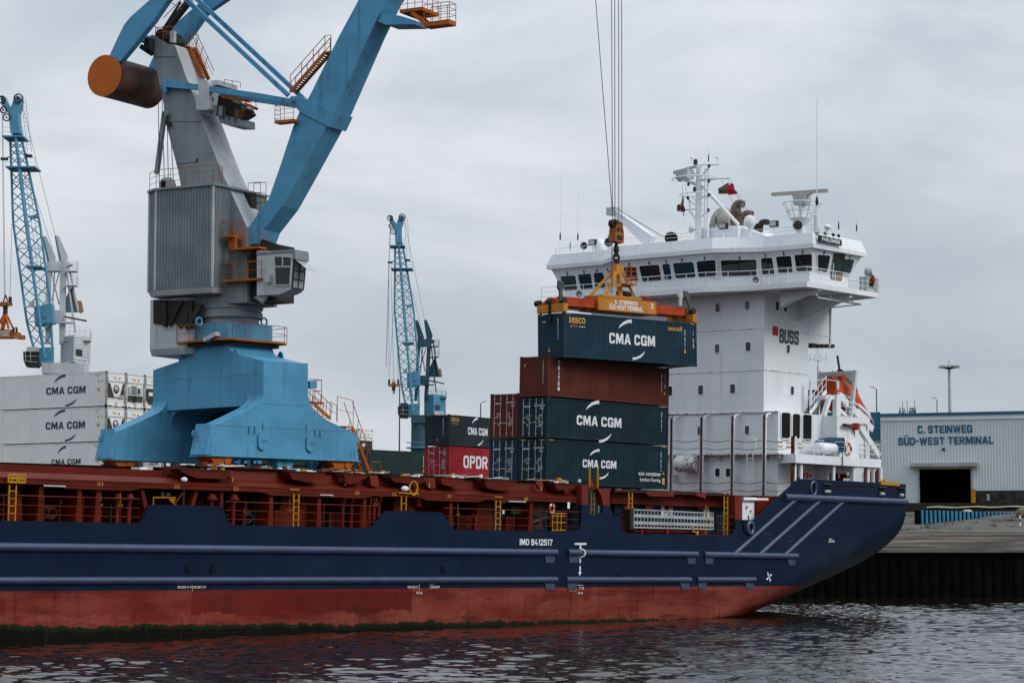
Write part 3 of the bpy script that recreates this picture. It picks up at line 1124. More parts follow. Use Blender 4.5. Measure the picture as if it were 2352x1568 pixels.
H86, H96 = 2.591, 2.896
container(on_stack(SZ0 - H96 - .03), 'dark teal high container marked eco container on the ship, lowest of its stack', TEALC, H=H96, deco=deco_eco, end0='doors', end1='plain', rust=.05)
container(on_stack(SZ0), 'dark teal container with white lettering under the brown one on the ship', TEALC, H=H86, deco=deco_blue1, end0='doors', rust=.08)
container(on_stack(SZ0 + H86 + .03), 'brown container with upright white letters, topmost of the stack on deck', BROWNC, H=H86, deco=deco_triton, rust=.15)
container(on_stack(SZ0 - H96 - .03, 1), 'dark blue container with doors showing, below the red one on the ship', BLUEC, H=H96, end0='doors', rust=.08)
container(on_stack(SZ0, 1), 'dark red container with closed doors, left of the teal stack on deck', (.090, .017, .013), H=H96, end0='doors', rust=.15)
# one tier lower in the hold: tops and sides show through the openings
xe_ = SHIP.at(1674, 1150, 1, STK_Y).x - 12.19
zl_ = SZ0 - 2 * H96 - .07
container(sub(SHIP, xe_, STK_Y, zl_), 'dark blue container low in the bay behind the stowed gangway', (.012, .034, .048), H=H96, rust=.1, deco=lambda b: (b.mat(M_wtext), b.text('M', (5.4, 0, 1.55), XD, ZD, 1.05, 1.2, .05), b.text('A', (9.7, 0, 1.55), XD, ZD, 1.05, 1.0, .05), tri(b, 11.6, .5), hazard(b, H96, 12.19)))
container(sub(SHIP, xe_ - 12.6, STK_Y, zl_), 'dark blue container deep in the bay seen through the oval bulwark openings', (.012, .032, .045), H=H96, rust=.1, deco=lambda b: ident(b, 11.0, 2.8))


# the container hanging from the crane
LIFT_YAW = .735
c1 = WORLDF.at(1920 / 1.7415 + 660 / 1.9598 / 1.7415, 1160 / 1.7415 + 528 / 1.9598 / 1.7415, 1, 145.3)
LIFT = yawframe(c1, LIFT_YAW, -.006, .0)


def deco_lift(b):
    b.mat(M_wtext)
    logo_long(b, (6.1, 0, 1.46), XD, ZD, 4.2, .68, 1.0)
    b.mat(M_ytext).text('seaco', (1.15, 0, 2.42), XD, ZD, .38, 1.45, .015)
    b.text('seacell', (10.1, 0, 2.42), XD, ZD, .30, 1.32, .01)
    b.mat(M_wtext).text('an', (.62, 0, 2.03), XD, ZD, .07, .14, .01)
    b.mat(M_rtext).text('HNA', (.98, 0, 2.06), XD, ZD, .15, .42, .03)
    b.mat(M_wtext).text('company', (1.58, 0, 2.02), XD, ZD, .09, .55, .01)
    ident(b, 11.05, 2.8, h=1.3)
    ident(b, 11.85, 2.7, h=.8, code='45 G1')
    tri(b, 11.05, .85, .24)
    b.mat(M_ytext).box(11.8, 11.92, -.003, .005, 1.62, 1.82).box(11.8, 11.92, -.003, .005, 1.2, 1.52)
    hazard(b, H96, 12.19)
    tri(b, 1.4, .45, .24, True)
    for i in range(13):
        b.mat(M_wtext).text('SEGU 527043 5'[i].replace(' ', '-'), (0, .55, 2.5 - i * .105), (0, -1, 0), ZD, .09, .07, .01)
    b.text('CMA CGM', (0, 1.85, 2.38), (0, -1, 0), ZD, .08, .3, .01)


LIFTED = container(LIFT, 'blue container with white and yellow lettering hanging from the orange spreader', BLUEC, H=H96, deco=deco_lift, rust=.05)

# ------------------------------------------------------------------ white reefers on the quay
ea = Vector((.52, .854, 0)).normalized()
lo_ = Vector((ea.y, -ea.x, 0))
rc = WORLDF.at(245, 851, 1, 190)
RZ = rc.z - 3 * H96 - .06
slab = MB(M_conc)
REEF = Frame((rc.x, rc.y, RZ), lo_, ea, (0, 0, 1))
slab.prism([REEF.M @ Vector(p) for p in ((-30, -.5, -(RZ - YARD)), (.5, -.5, -(RZ - YARD)), (.5, 9, -(RZ - YARD)), (-30, 9, -(RZ - YARD)))], (0, 0, RZ - YARD - .005))
slab.build('reefer_pavement', label='raised concrete pavement under the white containers', kind='structure')
M_reefdark = paint('reefer_machinery', (.045, .048, .05), .6, var=.4, vscale=3, streak=.2)
REEFC = (.68, .675, .65)


def reefer_end(t, kind, L, H):
    """cooling machinery set in the end frame"""
    mach = MB(M_white)
    yc = CW / 2
    def bx(m_, y0, y1, z0, z1, d0=.0, d1=.05):
        mach.mat(m_).box(L + d0, L + d1, y0, y1, z0, z1)
    bx(M_white, .2, CW - .2, H - .8, H - .2, -.03, .02)
    if kind == 0:
        bx(M_reefdark, .22, CW - .25, .75, 1.95, -.03, .012)
        mach.mat(M_white).prism([(L + .012, .40, 1.95), (L + .012, CW - .45, 1.95), (L + .012, CW - .85, .8), (L + .012, .95, .8)], (.03, 0, 0))
        mach.mat(M_darksteel).lathe((L + .02, yc - .05, 1.45), [(.36, 0), (.36, .05), (.30, .06)], 16, ax=(1, 0, 0))
        mach.mat(M_galv).lathe((L + .03, yc - .05, 1.45), [(.27, 0), (.27, .05), (.06, .07)], 16, ax=(1, 0, 0))
        bx(M_galv, CW - .95, CW - .25, .72, 1.0, .015, .05)
    elif kind == 1:
        bx(M_reefdark, .3, CW - .3, .55, 1.05, -.03, .015)
        bx(M_greylt, .35, CW - .3, 1.2, 1.75, -.03, .02)
        bx(M_reefdark, CW - .95, CW - .65, 1.25, 1.65, .0, .035)
        bx(M_corr, .75, 1.35, 1.2, 1.85, .0, .05)
        bx(M_darksteel, .9, 1.3, .5, 1.05, .0, .05)
    else:
        bx(M_reefdark, .25, CW - .2, .8, 1.75, -.03, .06)
        mach.mat(M_reefdark).prism([(L - .03, .3, .8), (L - .03, CW - .25, .8), (L - .03, CW - .6, .45), (L - .03, .6, .45)], (.07, 0, 0))
        bx(M_white, .45, .95, 1.15, 1.45, .05, .075)
        bx(M_darksteel, 1.1, 1.75, 1.0, 1.7, .05, .09)
    mach.mat(M_ytext)
    for (y_, z_, s_) in ((CW - .85, H - .55, .22), (CW - 1.3, H - .55, .18), (.9, H - .5, .16)):
        mach.box(L + .015, L + .028, y_ - s_ / 2, y_ + s_ / 2, z_ - s_ / 2, z_ + s_ / 2)
    zt = .22
    mach.poly([(L + .03, yc - .13, zt), (L + .03, yc + .13, zt), (L + .03, yc, zt + .24)])
    mach.mat(M_darksteel)
    for y_ in (.35, 1.05, CW - .5):
        mach.box(L - .02, L + .004, y_, y_ + .3, .0, .09)
    mach.build('cooling_unit', t)


def deco_reefer(style):
    def f(b):
        b.mat(M_dtext)
        if style < 2:
            logo_long(b, (7.75, 0, 1.45), XD, ZD, 4.35, .60, 1.0)
        else:
            logo_long(b, (7.9, 0, 1.33), XD, ZD, 3.2, .44, 1.35, .02)
        b.text('CGMU 520308', (11.2, 0, 2.63), XD, ZD, .09, .55, .0)
        b.text('45R1', (11.25, 0, 2.43), XD, ZD, .08, .22, .0)
        tri(b, 11.35, 2.0, .22)
        b.mat(M_ytext).box(11.65, 11.76, -.003, .01, 2.0, 2.17).box(11.22, 11.48, -.003, .01, 1.27, 1.53)
        b.mat(M_rusty).box(11.3, 11.95, -.004, .01, 2.86, 2.88)
    return f


names = [['topmost', 'middle', 'lowest'][k] for k in range(3)]
M_rustpost = paint('rusty_white_post', (.36, .33, .30), .6, var=.2, vscale=2, streak=.5, rust=.7, dirt=(.10, .04, .02))
for colu in range(4):
    for tier in range(3):
        k = 2 - tier
        fr_ = sub(REEF, -12.19 + (0.0 if colu == 0 else -.1 * colu), colu * 2.53, tier * (H96 + .02))
        if colu == 0:
            lab = '%s white refrigerated container with dark blue lettering, left of the blue crane' % names[k].capitalize()
        elif colu == 1:
            lab = '%s white refrigerated container in the second column beside the blue crane leg' % names[k].capitalize()
        elif colu == 2:
            lab = '%s white refrigerated container in the third column beside the blue crane leg' % names[k].capitalize()
        else:
            lab = '%s white refrigerated container in the column hidden behind the blue crane leg' % names[k].capitalize()
        t = container(fr_, lab, REEFC, deco=deco_reefer(2 if tier == 0 else 0), end1='reefer', group='white refrigerated containers stacked on the quay', rust=.1, smooth=True, name='refrigerated_container', streak=.22, var=.04)
        reefer_end(t, (0, 1, 2, 1)[colu] if tier == 2 else (0, 2, 1, 2)[colu], 12.19, H96)
        pm = MB(M_rustpost)
        for y0 in (.0, CW - .14):
            pm.box(12.19 - .10, 12.19 + .012, y0 - .006, y0 + .146, .12, H96 - .12)
        pm.build('corner_post', t)

# ------------------------------------------------------------------ containers on the yard in the middle
yw = R(58)
cc = WORLDF.at(1032, 1022.5, 1, 191)
MID = yawframe(cc, yw)


def deco_mid(b):
    b.mat(M_wtext)
    logo_long(b, (4.35, 0, 1.33), XD, ZD, 3.05, .62, 1.25)
    b.mat(M_ytext).text('SEECO', (.85, 0, 2.18), XD, ZD, .30, 1.15, .04)
    b.mat(M_wtext).text('an HNA company', (.85, 0, 1.85), XD, ZD, .09, .9, .01)
    hazard(b, H86, 12.19)
    tri(b, 1.2, .4, .2, True)
    for i in range(11):
        b.mat(M_wtext).text('SEGU5270435'[i], (0, .6, 2.2 - i * .13), (0, -1, 0), ZD, .09, .07, .01)


def deco_opdr(b):
    b.mat(M_wtext).text('OPDR', (4.0, 0, 1.35), XD, ZD, 1.05, 3.75, .06)


container(MID, 'black container with white lettering stacked on the bright red one on the quay', (.022, .030, .036), H=H86, deco=deco_mid, rust=.08)
container(sub(MID, 0, 0, -H86 - .03), 'bright red container with big white lettering beneath the black one on the quay', (.30, .022, .030), H=H86, deco=deco_opdr, end0='doors', rust=.08, pitch=.22)
gy = cc.z - H86 - .03 - YARD
MB(M_conc).prism([MID.M @ Vector(p) for p in ((-.5, -.5, -H86 - .035 - gy), (13, -.5, -H86 - .035 - gy), (13, 3, -H86 - .035 - gy), (-.5, 3, -H86 - .035 - gy))], (0, 0, gy)).build('stack_pavement', label='raised concrete pavement under the red container', kind='structure')
ce = WORLDF.at(982, 1037, 1, 216)
LNG = yawframe((ce.x - 12.19 * math.cos(.8276), ce.y - 12.19 * math.sin(.8276), YARD), .8276)
lift_ = ce.z - YARD - H86
for k, (lab, dx) in enumerate((('long dark green container lying left of the red one on the quay', 0), ('dark green container half hidden behind the blue crane leg', -12.6))):
    f = sub(LNG, dx, 0, lift_)
    container(f, lab, (.020, .034, .034), H=H86, rust=.1, deco=(lambda b: (b.mat(M_ytext), b.box(11.6, 11.72, -.003, .005, .6, .95), b.box(11.6, 11.72, -.003, .005, 1.1, 1.35), ident(b, 11.65, 2.6, M_wtext, h=.8))) if k == 0 else (lambda b: (b.mat(M_wtext), b.text('CMA CGM', (6, 0, 1.9), XD, ZD, .4, 3, .04))))
container(sub(LNG, 0, 0, lift_ - H86 - .02), 'dark container at ground level under the long dark green one', (.03, .03, .034), H=H86, rust=.1)
fr_ = WORLDF.at(846, 985, 1, 232)
REF2 = Frame((fr_.x, fr_.y, fr_.z - H96), lo_, ea, (0, 0, 1))
t = container(sub(REF2, -12.6, -1.0, 0), 'single white refrigerated container showing between the crane leg stairs and the green one', REEFC, end1='reefer', rust=.1, smooth=True, name='refrigerated_container', var=.04)
reefer_end(t, 2, 12.19, H96)
t = container(sub(REF2, -12.6, -1.0, -H96 - .02), 'white refrigerated container beneath another beyond the crane stairs', REEFC, end1='reefer', rust=.1, smooth=True, name='refrigerated_container', var=.04)
reefer_end(t, 1, 12.19, H96)

# ------------------------------------------------------------------ containers beyond the stern
ce = WORLDF.at(2024, 1000, 1, 238)
ST = yawframe((ce.x - 12.19, ce.y + .4, YARD), 0.0)
for k, (lab, col) in enumerate((('dark red container at ground level beyond the ship stern', (.10, .022, .02)), ('grey corrugated container seen under the stern deck, between red and blue ones', (.22, .23, .22)), ('blue container against the warehouse corner, topmost of its stack', (.02, .10, .15)))):
    container(sub(ST, 0, 0, k * (H96 + .02)), lab, col, H=H96, rust=.15, deco=(lambda b: ident(b, 11.0, 2.7)) if k == 2 else None)
ce = WORLDF.at(1902, 890, 1, 247)
ST2 = yawframe((ce.x - 12.19, ce.y, YARD), 0.0)
for k, (lab, col) in enumerate((('dark container at the bottom of the stack hidden behind the deckhouse', (.03, .03, .034)), ('rusty brown container second from the ground behind the deckhouse', BROWNC), ('grey container third from the ground behind the deckhouse', (.2, .2, .2)), ('slate grey container showing behind the lifeboat ladder', (.05, .062, .068)))):
    if k >= 2:
        container(sub(ST2, 0, 0, k * (H96 + .02)), lab, col, H=H96, rust=.15)
    else:
        container(sub(ST2, 0, 0, k * (H96 + .02)), lab, col, H=H96, rust=.15)
# ================================================================== the cargo ship
def ZC(x, y): return (1515.9 + .3515 * x, 620.2 + .3515 * y)
def Z1(x, y): return (1240.3 + .3418 * x, 516.8 + .3418 * y)
def Z2(x, y): return (1515.9 + .2051 * x, 333.0 + .2051 * y)
def Z3(x, y): return (1309.2 + .1953 * x, 1091.0 + .1953 * y)
def Z4(x, y): return (712.0 + .2686 * x, 1045.0 + .2686 * y)
def Z5(x, y): return (.3027 * x, 1045.0 + .3027 * y)
def Z6(x, y): return (1814.5 + .2051 * x, 826.9 + .2051 * y)
def P(uv, y=0.0): return SHIP.at(uv[0], uv[1], 1, y)
def PX(uv, x): return SHIP.at(uv[0], uv[1], 0, x)
def PZ(uv, z): return SHIP.at(uv[0], uv[1], 2, z)


BEAM = 23.6
XS = 38.4
ship = thing('container_ship', SHIP, 'dark blue and red container feeder ship with white deckhouse moored at the quay', 'ship')


def hull_mat():
    m, nt, bs, oc = newmat('hull_paint')
    sp = _n(nt, 'ShaderNodeSeparateXYZ')
    nt.links.new(oc, sp.inputs[0])
    x, z = sp.outputs['X'], sp.outputs['Z']
    n1 = _noise(nt, oc, .35, 6)
    blue = _mix(nt, _ramp(nt, n1, .3, .7), (.0042, .0115, .030), (.0062, .0155, .039))
    runs = _noise(nt, oc, 1.0, 5, .6, (2.0, 2.0, .1))
    blue = _mix(nt, _ramp(nt, runs, .52, .8, 0, .35), blue, (.012, .016, .022))
    grime = _math(nt, 'MULTIPLY', _ramp(nt, x, 22, 33), _ramp(nt, _noise(nt, oc, .4, 4), .3, .7), True)
    low = _ramp(nt, z, 6.5, 3.0)
    blue = _mix(nt, _math(nt, 'MULTIPLY', _math(nt, 'MULTIPLY', grime, low), .75), blue, (.045, .052, .058))
    # red boot-topping with a deeper repainted band and a scuffed, faded foot
    nn = _noise(nt, oc, .5, 6)
    deep = _mix(nt, _ramp(nt, nn, .3, .7), (.095, .0075, .0055), (.120, .011, .0075))
    faded = _mix(nt, _ramp(nt, _noise(nt, oc, .8, 8, .65, (.25, .25, 1.0)), .35, .65), (.135, .017, .011), (.225, .052, .036))
    inband = _math(nt, 'MULTIPLY', _math(nt, 'GREATER_THAN', x, XB0), _math(nt, 'LESS_THAN', x, XB1))
    wav = _math(nt, 'ADD', z, _math(nt, 'MULTIPLY', _math(nt, 'SUBTRACT', _noise(nt, oc, .55, 7, .7, (1, 1, .3)), .5), 1.4))
    hi = _ramp(nt, wav, .93, 1.0)
    f_deep = _math(nt, 'MULTIPLY', hi, _math(nt, 'ADD', _math(nt, 'MULTIPLY', inband, .85), _math(nt, 'MULTIPLY', _math(nt, 'LESS_THAN', x, XB0), .35)), True)
    red = _mix(nt, f_deep, faded, deep)
    sm = _noise(nt, oc, .9, 6, .6, (.35, .35, 1.6))
    red = _mix(nt, _ramp(nt, sm, .52, .66, 0, .6), red, (.058, .014, .010))
    vr = _noise(nt, oc, 1.0, 6, .6, (2.6, 2.6, .16))
    red = _mix(nt, _ramp(nt, vr, .54, .74, 0, .65), red, (.040, .012, .009))
    rs = _math(nt, 'MULTIPLY', _ramp(nt, _noise(nt, oc, 2.2, 8, .72, (1.3, 1.3, .3)), .615, .66), _ramp(nt, _noise(nt, oc, .3, 2), .46, .56))
    red = _mix(nt, rs, red, (.035, .018, .012))
    # weed and slime above the water
    wz = _math(nt, 'ADD', z, _math(nt, 'MULTIPLY', _math(nt, 'SUBTRACT', _noise(nt, oc, .9, 9, .78, (1, 1, .45)), .5), 1.0))
    wz = _math(nt, 'ADD', wz, _math(nt, 'MULTIPLY', _math(nt, 'SUBTRACT', _noise(nt, oc, .13, 3), .5), .7))
    wx = _math(nt, 'ADD', wz, _ramp(nt, x, -42, 6, -.08, .22))
    red = _mix(nt, _ramp(nt, wx, .47, .38), red, (.010, .016, .006))
    red = _mix(nt, _ramp(nt, wx, .30, .12), red, (.004, .004, .003))
    sl = _ramp(nt, _noise(nt, oc, 1.0, 6, .6, (3.5, 3.5, .2)), .56, .64)
    red = _mix(nt, _math(nt, 'MULTIPLY', sl, _ramp(nt, z, 1.0, .5, 0, .7)), red, (.016, .017, .009))
    line = _math(nt, 'ADD', ZRED, _math(nt, 'MULTIPLY', x, 0.0))
    c = _mix(nt, _math(nt, 'GREATER_THAN', z, ZRED), red, blue)
    # thin plate seams
    cb = _n(nt, 'ShaderNodeCombineXYZ')
    nt.links.new(x, cb.inputs[0])
    nt.links.new(z, cb.inputs[1])
    br = _n(nt, 'ShaderNodeTexBrick')
    br.offset = .37
    br.inputs['Scale'].default_value = 1.0
    br.inputs['Brick Width'].default_value = 9.5
    br.inputs['Row Height'].default_value = 2.1
    br.inputs['Mortar Size'].default_value = .018
    br.inputs['Mortar Smooth'].default_value = .5
    nt.links.new(cb.outputs[0], br.inputs['Vector'])
    br.inputs['Color1'].default_value = (.78, .80, .84, 1)
    br.inputs['Color2'].default_value = (1.06, 1.05, 1.03, 1)
    br.inputs['Mortar'].default_value = (1.45, 1.4, 1.3, 1)
    c = _mix(nt, .75, c, br.outputs['Color'], 'MULTIPLY')
    bp = _n(nt, 'ShaderNodeBump')
    bp.inputs['Strength'].default_value = .5
    bp.inputs['Distance'].default_value = .03
    h = _math(nt, 'ADD', _math(nt, 'MULTIPLY', br.outputs['Fac'], .4), _math(nt, 'MULTIPLY', _noise(nt, oc, .55, 2, .5), 1.2))
    nt.links.new(h, bp.inputs['Height'])
    nt.links.new(bp.outputs['Normal'], bs.inputs['Normal'])
    nt.links.new(c, bs.inputs['Base Color'])
    bs.inputs['Roughness'].default_value = .42
    bs.inputs['Specular IOR Level'].default_value = .07
    return m


ZRED = 2.27
XB0 = P((440, 1380)).x
XB1 = P((946, 1380)).x
M_hull = hull_mat()
M_hullblue = paint('hull_blue_paint', (.022, .036, .085), .26, var=.16, vscale=.8, streak=.35, rust=.2, spec=.65)  # hull blue made lighter so the fender bars carry a sky sheen


def ztop(x):
    t = min(1, max(0, (x - 18) / (XS - 18)))
    return 4.9 + (8.0 - 4.9) * t * t * (3 - 2 * t)


def section(x, n=16):
    """half section from the port side to the middle"""
    t = min(1, max(0, (x - 4) / (XS - 4)))
    e_ = t ** 1.15
    zs = -3.2 + (7.66 + 3.2) * t ** 1.02
    zs = min(zs, ztop(x) - .05)
    zb = -5.2 + (1.15 + 5.2) * e_
    pw = .62 + .1 * t
    out = [Vector((x, 0, ztop(x)))]
    for i in range(n + 1):
        a = i / n
        # superellipse-like curve fitted to the transom edge in the photo
        y = 11.8 * a ** (2.1 - .35 * t)
        z = zs + (zb - zs) * (a ** (.86 if t > .3 else .55 + .31 * t / .3)) if a > 0 else zs
        out.append(Vector((x, y, z)))
    return out


hull = MB(M_hull)
stx = [-80, -40, 0, 4, 8, 12, 15, 18, 20, 22, 24, 26, 28, 30, 32, 34, 36, 37.4, XS]
rings = []
for x in stx:
    h_ = section(x)
    rings.append(h_ + [Vector((p.x, BEAM - p.y, p.z)) for p in reversed(h_[:-1])])
hull.loft(rings, False, False, True)
hull.poly(list(reversed(rings[-1])))                                  # transom
hull.poly(rings[0])
# the port side above: one plate with the cut-outs of the bulwark along its top edge
edge = [(317, 1201), (325, 1196), (334, 1178), (341, 1162), (347, 1158.5), (506, 1161), (511, 1164), (516, 1177), (525, 1198), (537, 1205), (700, 1208.5), (848, 1211.6), (857, 1207), (883, 1177), (888, 1172.5), (1011, 1175), (1015, 1177), (1020, 1182), (1037, 1210), (1043, 1215.3), (1200, 1218), (1321, 1220.3), (1330, 1216), (1334, 1206), (1336.3, 1158),
        (1350, 1158.5), (1350, 1170), (1355, 1179), (1363, 1183), (1376, 1183), (1383, 1176), (1386, 1160), (1401, 1160.5), (1403, 1170), (1409, 1181), (1418, 1185.5), (1426, 1186), (1427, 1210), (1430, 1218), (1436, 1224), (1560, 1226.5), (1674, 1229.5), (1684, 1225), (1688.5, 1214), (1688.5, 1192), (1704, 1192.5), (1704, 1205), (1708, 1222), (1715, 1230), (1719, 1230), (1712, 1222), (1707.5, 1206), (1707, 1193), (1733, 1193.5), (1764, 1164), (1836.5, 1099), (1960, 1104.6), (2080, 1111.5)]
top = [P(e_) for e_ in edge]
top[-1].x = XS
zd = top[0].z
pts = [Vector((-80, 0, ztop(-80))), Vector((-80, 0, zd + .02))] + top
for x in (XS, 36, 34, 32, 30, 28, 26, 24, 22, 20, 18):
    pts.append(Vector((x, 0, ztop(x))))
hull.prism(pts, (0, .16, 0))
hull.box(-80, 25, BEAM - .16, BEAM, 4.9, zd)
hull.box(25, XS, BEAM - .16, BEAM, 4.9, 9.6)
hull.box(XS - .16, XS - .002, .17, BEAM - .17, 7.9, 9.73)
hull.build('hull', ship)

dk = MB(M_red)
dk.box(-80, 24.6, .17, BEAM - .17, zd - .12, zd - .02)
dk.box(24.6, XS - .17, .17, BEAM - .17, 8.42, 8.52)
dk.box(24.4, 24.6, .17, BEAM - .17, zd - .02, 8.52)
dk.build('deck', ship)

# fender bars (half-round rubbing strakes)
for name_, u0, v0, u1, v1, rr in (('a', -260, 1252.5, 1277, 1268.5, .24), ('a', 1303, 1268.5, 1600, 1273, .24), ('a', 1616, 1273.3, 1829, 1277, .24),
                                ('b', -260, 1332, 1277, 1331, .22), ('b', 1299, 1331, 1585, 1331.2, .22), ('b', 1600, 1331, 1733, 1330.8, .22)):
    f = MB(M_hullblue)
    a, b = P((u0, v0)), P((u1, v1))
    a.y = b.y = .02
    if u0 < 0:
        a = b + (a - b) * 1.0
        a.x = -79
        a.z = b.z + (P((0, v0 + 0)).z - b.z) * 1.0 if False else a.z
    f.tube([a, b], rr, 14)
    f.build('fender_bar', ship)
    for e_, sg in ((a, 1), (b, -1)):
        c = MB(M_hullblue)
        c.prism([(e_.x + sg * .1, -.05, e_.z - .1), (e_.x + sg * 1.1, -.05, e_.z - .1), (e_.x + sg * .95, -.05, e_.z - .62), (e_.x + sg * .2, -.05, e_.z - .62)], (0, .1, 0))
        if not (u0 < 0 and sg == 1):
            c.build('bracket', ship)
f = MB(M_hullblue)
a, b = P((1801, 1141)), P((2079, 1152))
a.y = b.y = .0
b.x = XS + .02
f.tube([a, b], .27, 14)
f.build('fender_bar', ship)
for u0, v0, u1, v1 in ((1829, 1145, 1686, 1272), (1885, 1147, 1744, 1273), (1939, 1149, 1802, 1274)):
    a, b = P((u0, v0)), P((u1, v1))
    a.y = b.y = -.0
    MB(M_hullblue).tube([a, b], .17, 12).build('fender_bar', ship)
# overflow scuppers
for u, v in ((431, 1304), (488, 1304), (1018, 1305), (1422, 1322)):
    a = P((u, v))
    MB(M_black).prism([(a.x - .12, -.06, a.z + .16), (a.x + .12, -.06, a.z + .16), (a.x + .16, -.10, a.z - .2), (a.x - .16, -.10, a.z - .2)], (0, .1, 0)).build('scupper', ship)

# marks on the side
mk = MB(M_wtext)
def hulltext(txt, u, v, wpx, hm, bold=.03, mat=M_wtext):
    c, l, r_ = P((u, v), -.004), P((u - wpx / 2, v), -.004), P((u + wpx / 2, v), -.004)
    mk.mat(mat).text(txt, c, (1, 0, 0), (0, 0, 1), hm, r_.x - l.x, bold)
hulltext('IMO 9412517', 1231.5, 1244.5, 75, .38, .012)
def hullpoly(pxs, mat=M_wtext, y=-.008):
    mk.mat(mat).poly([P(p, y) for p in pxs])
hullpoly([(1320, 1246), (1347, 1246), (1347, 1250.6), (1320, 1250.6)])
hullpoly([(1331.5, 1250.6), (1334.7, 1250.6), (1335, 1264), (1331.5, 1264)])
hullpoly([(1331, 1279), (1334.5, 1279), (1334, 1292), (1331, 1292)])
hullpoly([(1331, 1299), (1334, 1299), (1334, 1313), (1331, 1313)])
hullpoly([(1328, 1313), (1336, 1313), (1332, 1321.5)])
mk.mat(M_wtext)
c = P((1333, 1269.5))
mk.tube([(c.x, -.02, c.z + .27), (c.x + .12, -.22, c.z + .17), (c.x + .16, -.275, c.z), (c.x + .12, -.22, c.z - .17), (c.x, -.02, c.z - .27)], .055, 6)
hullpoly([(1326, 1342.6), (1339.5, 1342.6), (1339.5, 1343.6), (1326, 1343.6)])
hullpoly([(1331.4, 1343.6), (1332.2, 1343.6), (1332.2, 1354), (1331.4, 1354)])
hulltext('FR 50', 1333, 1361, 11, .13, .01)
hulltext('FW S TK P', 1316, 1355, 17, .14, .01, M_ytext)
hulltext('CR', 1338.5, 1350, 5, .14, .01)
hulltext('WB S/DB TK 4P', 424, 1347.5, 34, .13, .01)
hulltext('WB S/DB TK 5P', 458, 1347.5, 30, .13, .01)
hullpoly([(441.6, 1343), (443, 1343), (443, 1357), (441.6, 1357)], M_ytext)
hulltext('WB S/DB 5 P', 948, 1347.5, 24, .14, .01)
hullpoly([(962.6, 1340.5), (963.4, 1340.5), (963.4, 1354), (962.6, 1354)])
hulltext('FR 66', 963, 1360.5, 13, .14, .01)
hullpoly([(988, 1341.5), (997, 1341.5), (997, 1342.5), (988, 1342.5)], M_ytext)
hullpoly([(987.6, 1341.5), (988.6, 1341.5), (988.6, 1353), (987.6, 1353)], M_ytext)
hulltext('FW S TK P', 1000, 1347.5, 19, .14, .01)
hulltext('TOWAGE', 1911, 1242.5, 11, .14, .01)
hullpoly([(1905, 1236.5), (1912, 1236.5), (1912, 1237.6), (1905, 1237.6)])
hullpoly([(1904.8, 1236.5), (1905.9, 1236.5), (1904.8, 1246), (1903.9, 1246)])
# propeller sign
c = P((1766.5, 1324), -.008)
for k in range(4):
    a_ = k * math.pi / 2 + .5
    dx, dz = math.cos(a_), math.sin(a_)
    mk.mat(M_wtext).poly([c, c + Vector((dx * .22 - dz * .10, 0, dz * .22 + dx * .10)), c + Vector((dx * .40, 0, dz * .40)), c + Vector((dx * .25 + dz * .06, 0, dz * .25 - dx * .06))])
mk.build('hull_markings', ship, recalc=False)

# fairleads and freeing ports in the stern bulwark
def oval(c, rx, rz, n=18):
    return [Vector((c.x + rx * math.cos(6.283 * k / n), c.y, c.z + rz * math.sin(6.283 * k / n))) for k in range(n)]

def fairlead(uv, rx, rz, ring=.12):
    c = P(uv, -.01)
    b = MB(M_black)
    b.poly(oval(c, rx, rz))
    b.mat(M_hullblue)
    o1 = oval(c, rx + .02, rz + .02, 20)
    b.tube(o1 + o1[:1], ring, 8, False)
    b.build('fairlead', ship)

fairlead((1868, 1121.5), .30, .46)
fairlead((1723, 1212), .30, .37, .16)
for u0, u1, v0, v1 in ((1891, 1906, 1112, 1134), (2018, 2030, 1119, 1139), (2063, 2074, 1121, 1142)):
    a, b_ = P((u0, v0)), P((u1, v1))
    b = MB(M_black)
    b.box(a.x, b_.x, -.012, .05, b_.z, a.z)
    b.mat(M_hullblue).box(a.x - .12, b_.x + .12, -.16, .0, a.z, a.z + .06)
    b.mat(M_galv).tube([(a.x + .1, -.05, b_.z + .16), (b_.x - .1, -.05, b_.z + .16)], .13, 10)
    b.build('roller_fairlead', ship)
for u in [1925, 1936, 1948, 1959.5, 1972, 1982, 1993, 2003.5, 2043, 2053] :
    a = P((u, 1117.5 + (u - 1925) * .044))
    b = MB(M_black)
    b.box(a.x - .17, a.x + .17, -.012, .03, a.z - .12, a.z + .12)
    b.mat(M_redworn).box(a.x - .12, a.x + .05, -.02, .0, a.z - .1, a.z - .02)
    b.build('freeing_port', ship)
for u in (1757, 1768, 1814):
    a = P((u, 1231 + (u - 1757) * .1))
    MB(M_black).poly(oval(Vector((a.x, -.01, a.z)), .2, .16, 12)).mat(M_hullblue).tube(oval(Vector((a.x, -.01, a.z)), .22, .18, 12), .03, 5).build('freeing_port', ship)

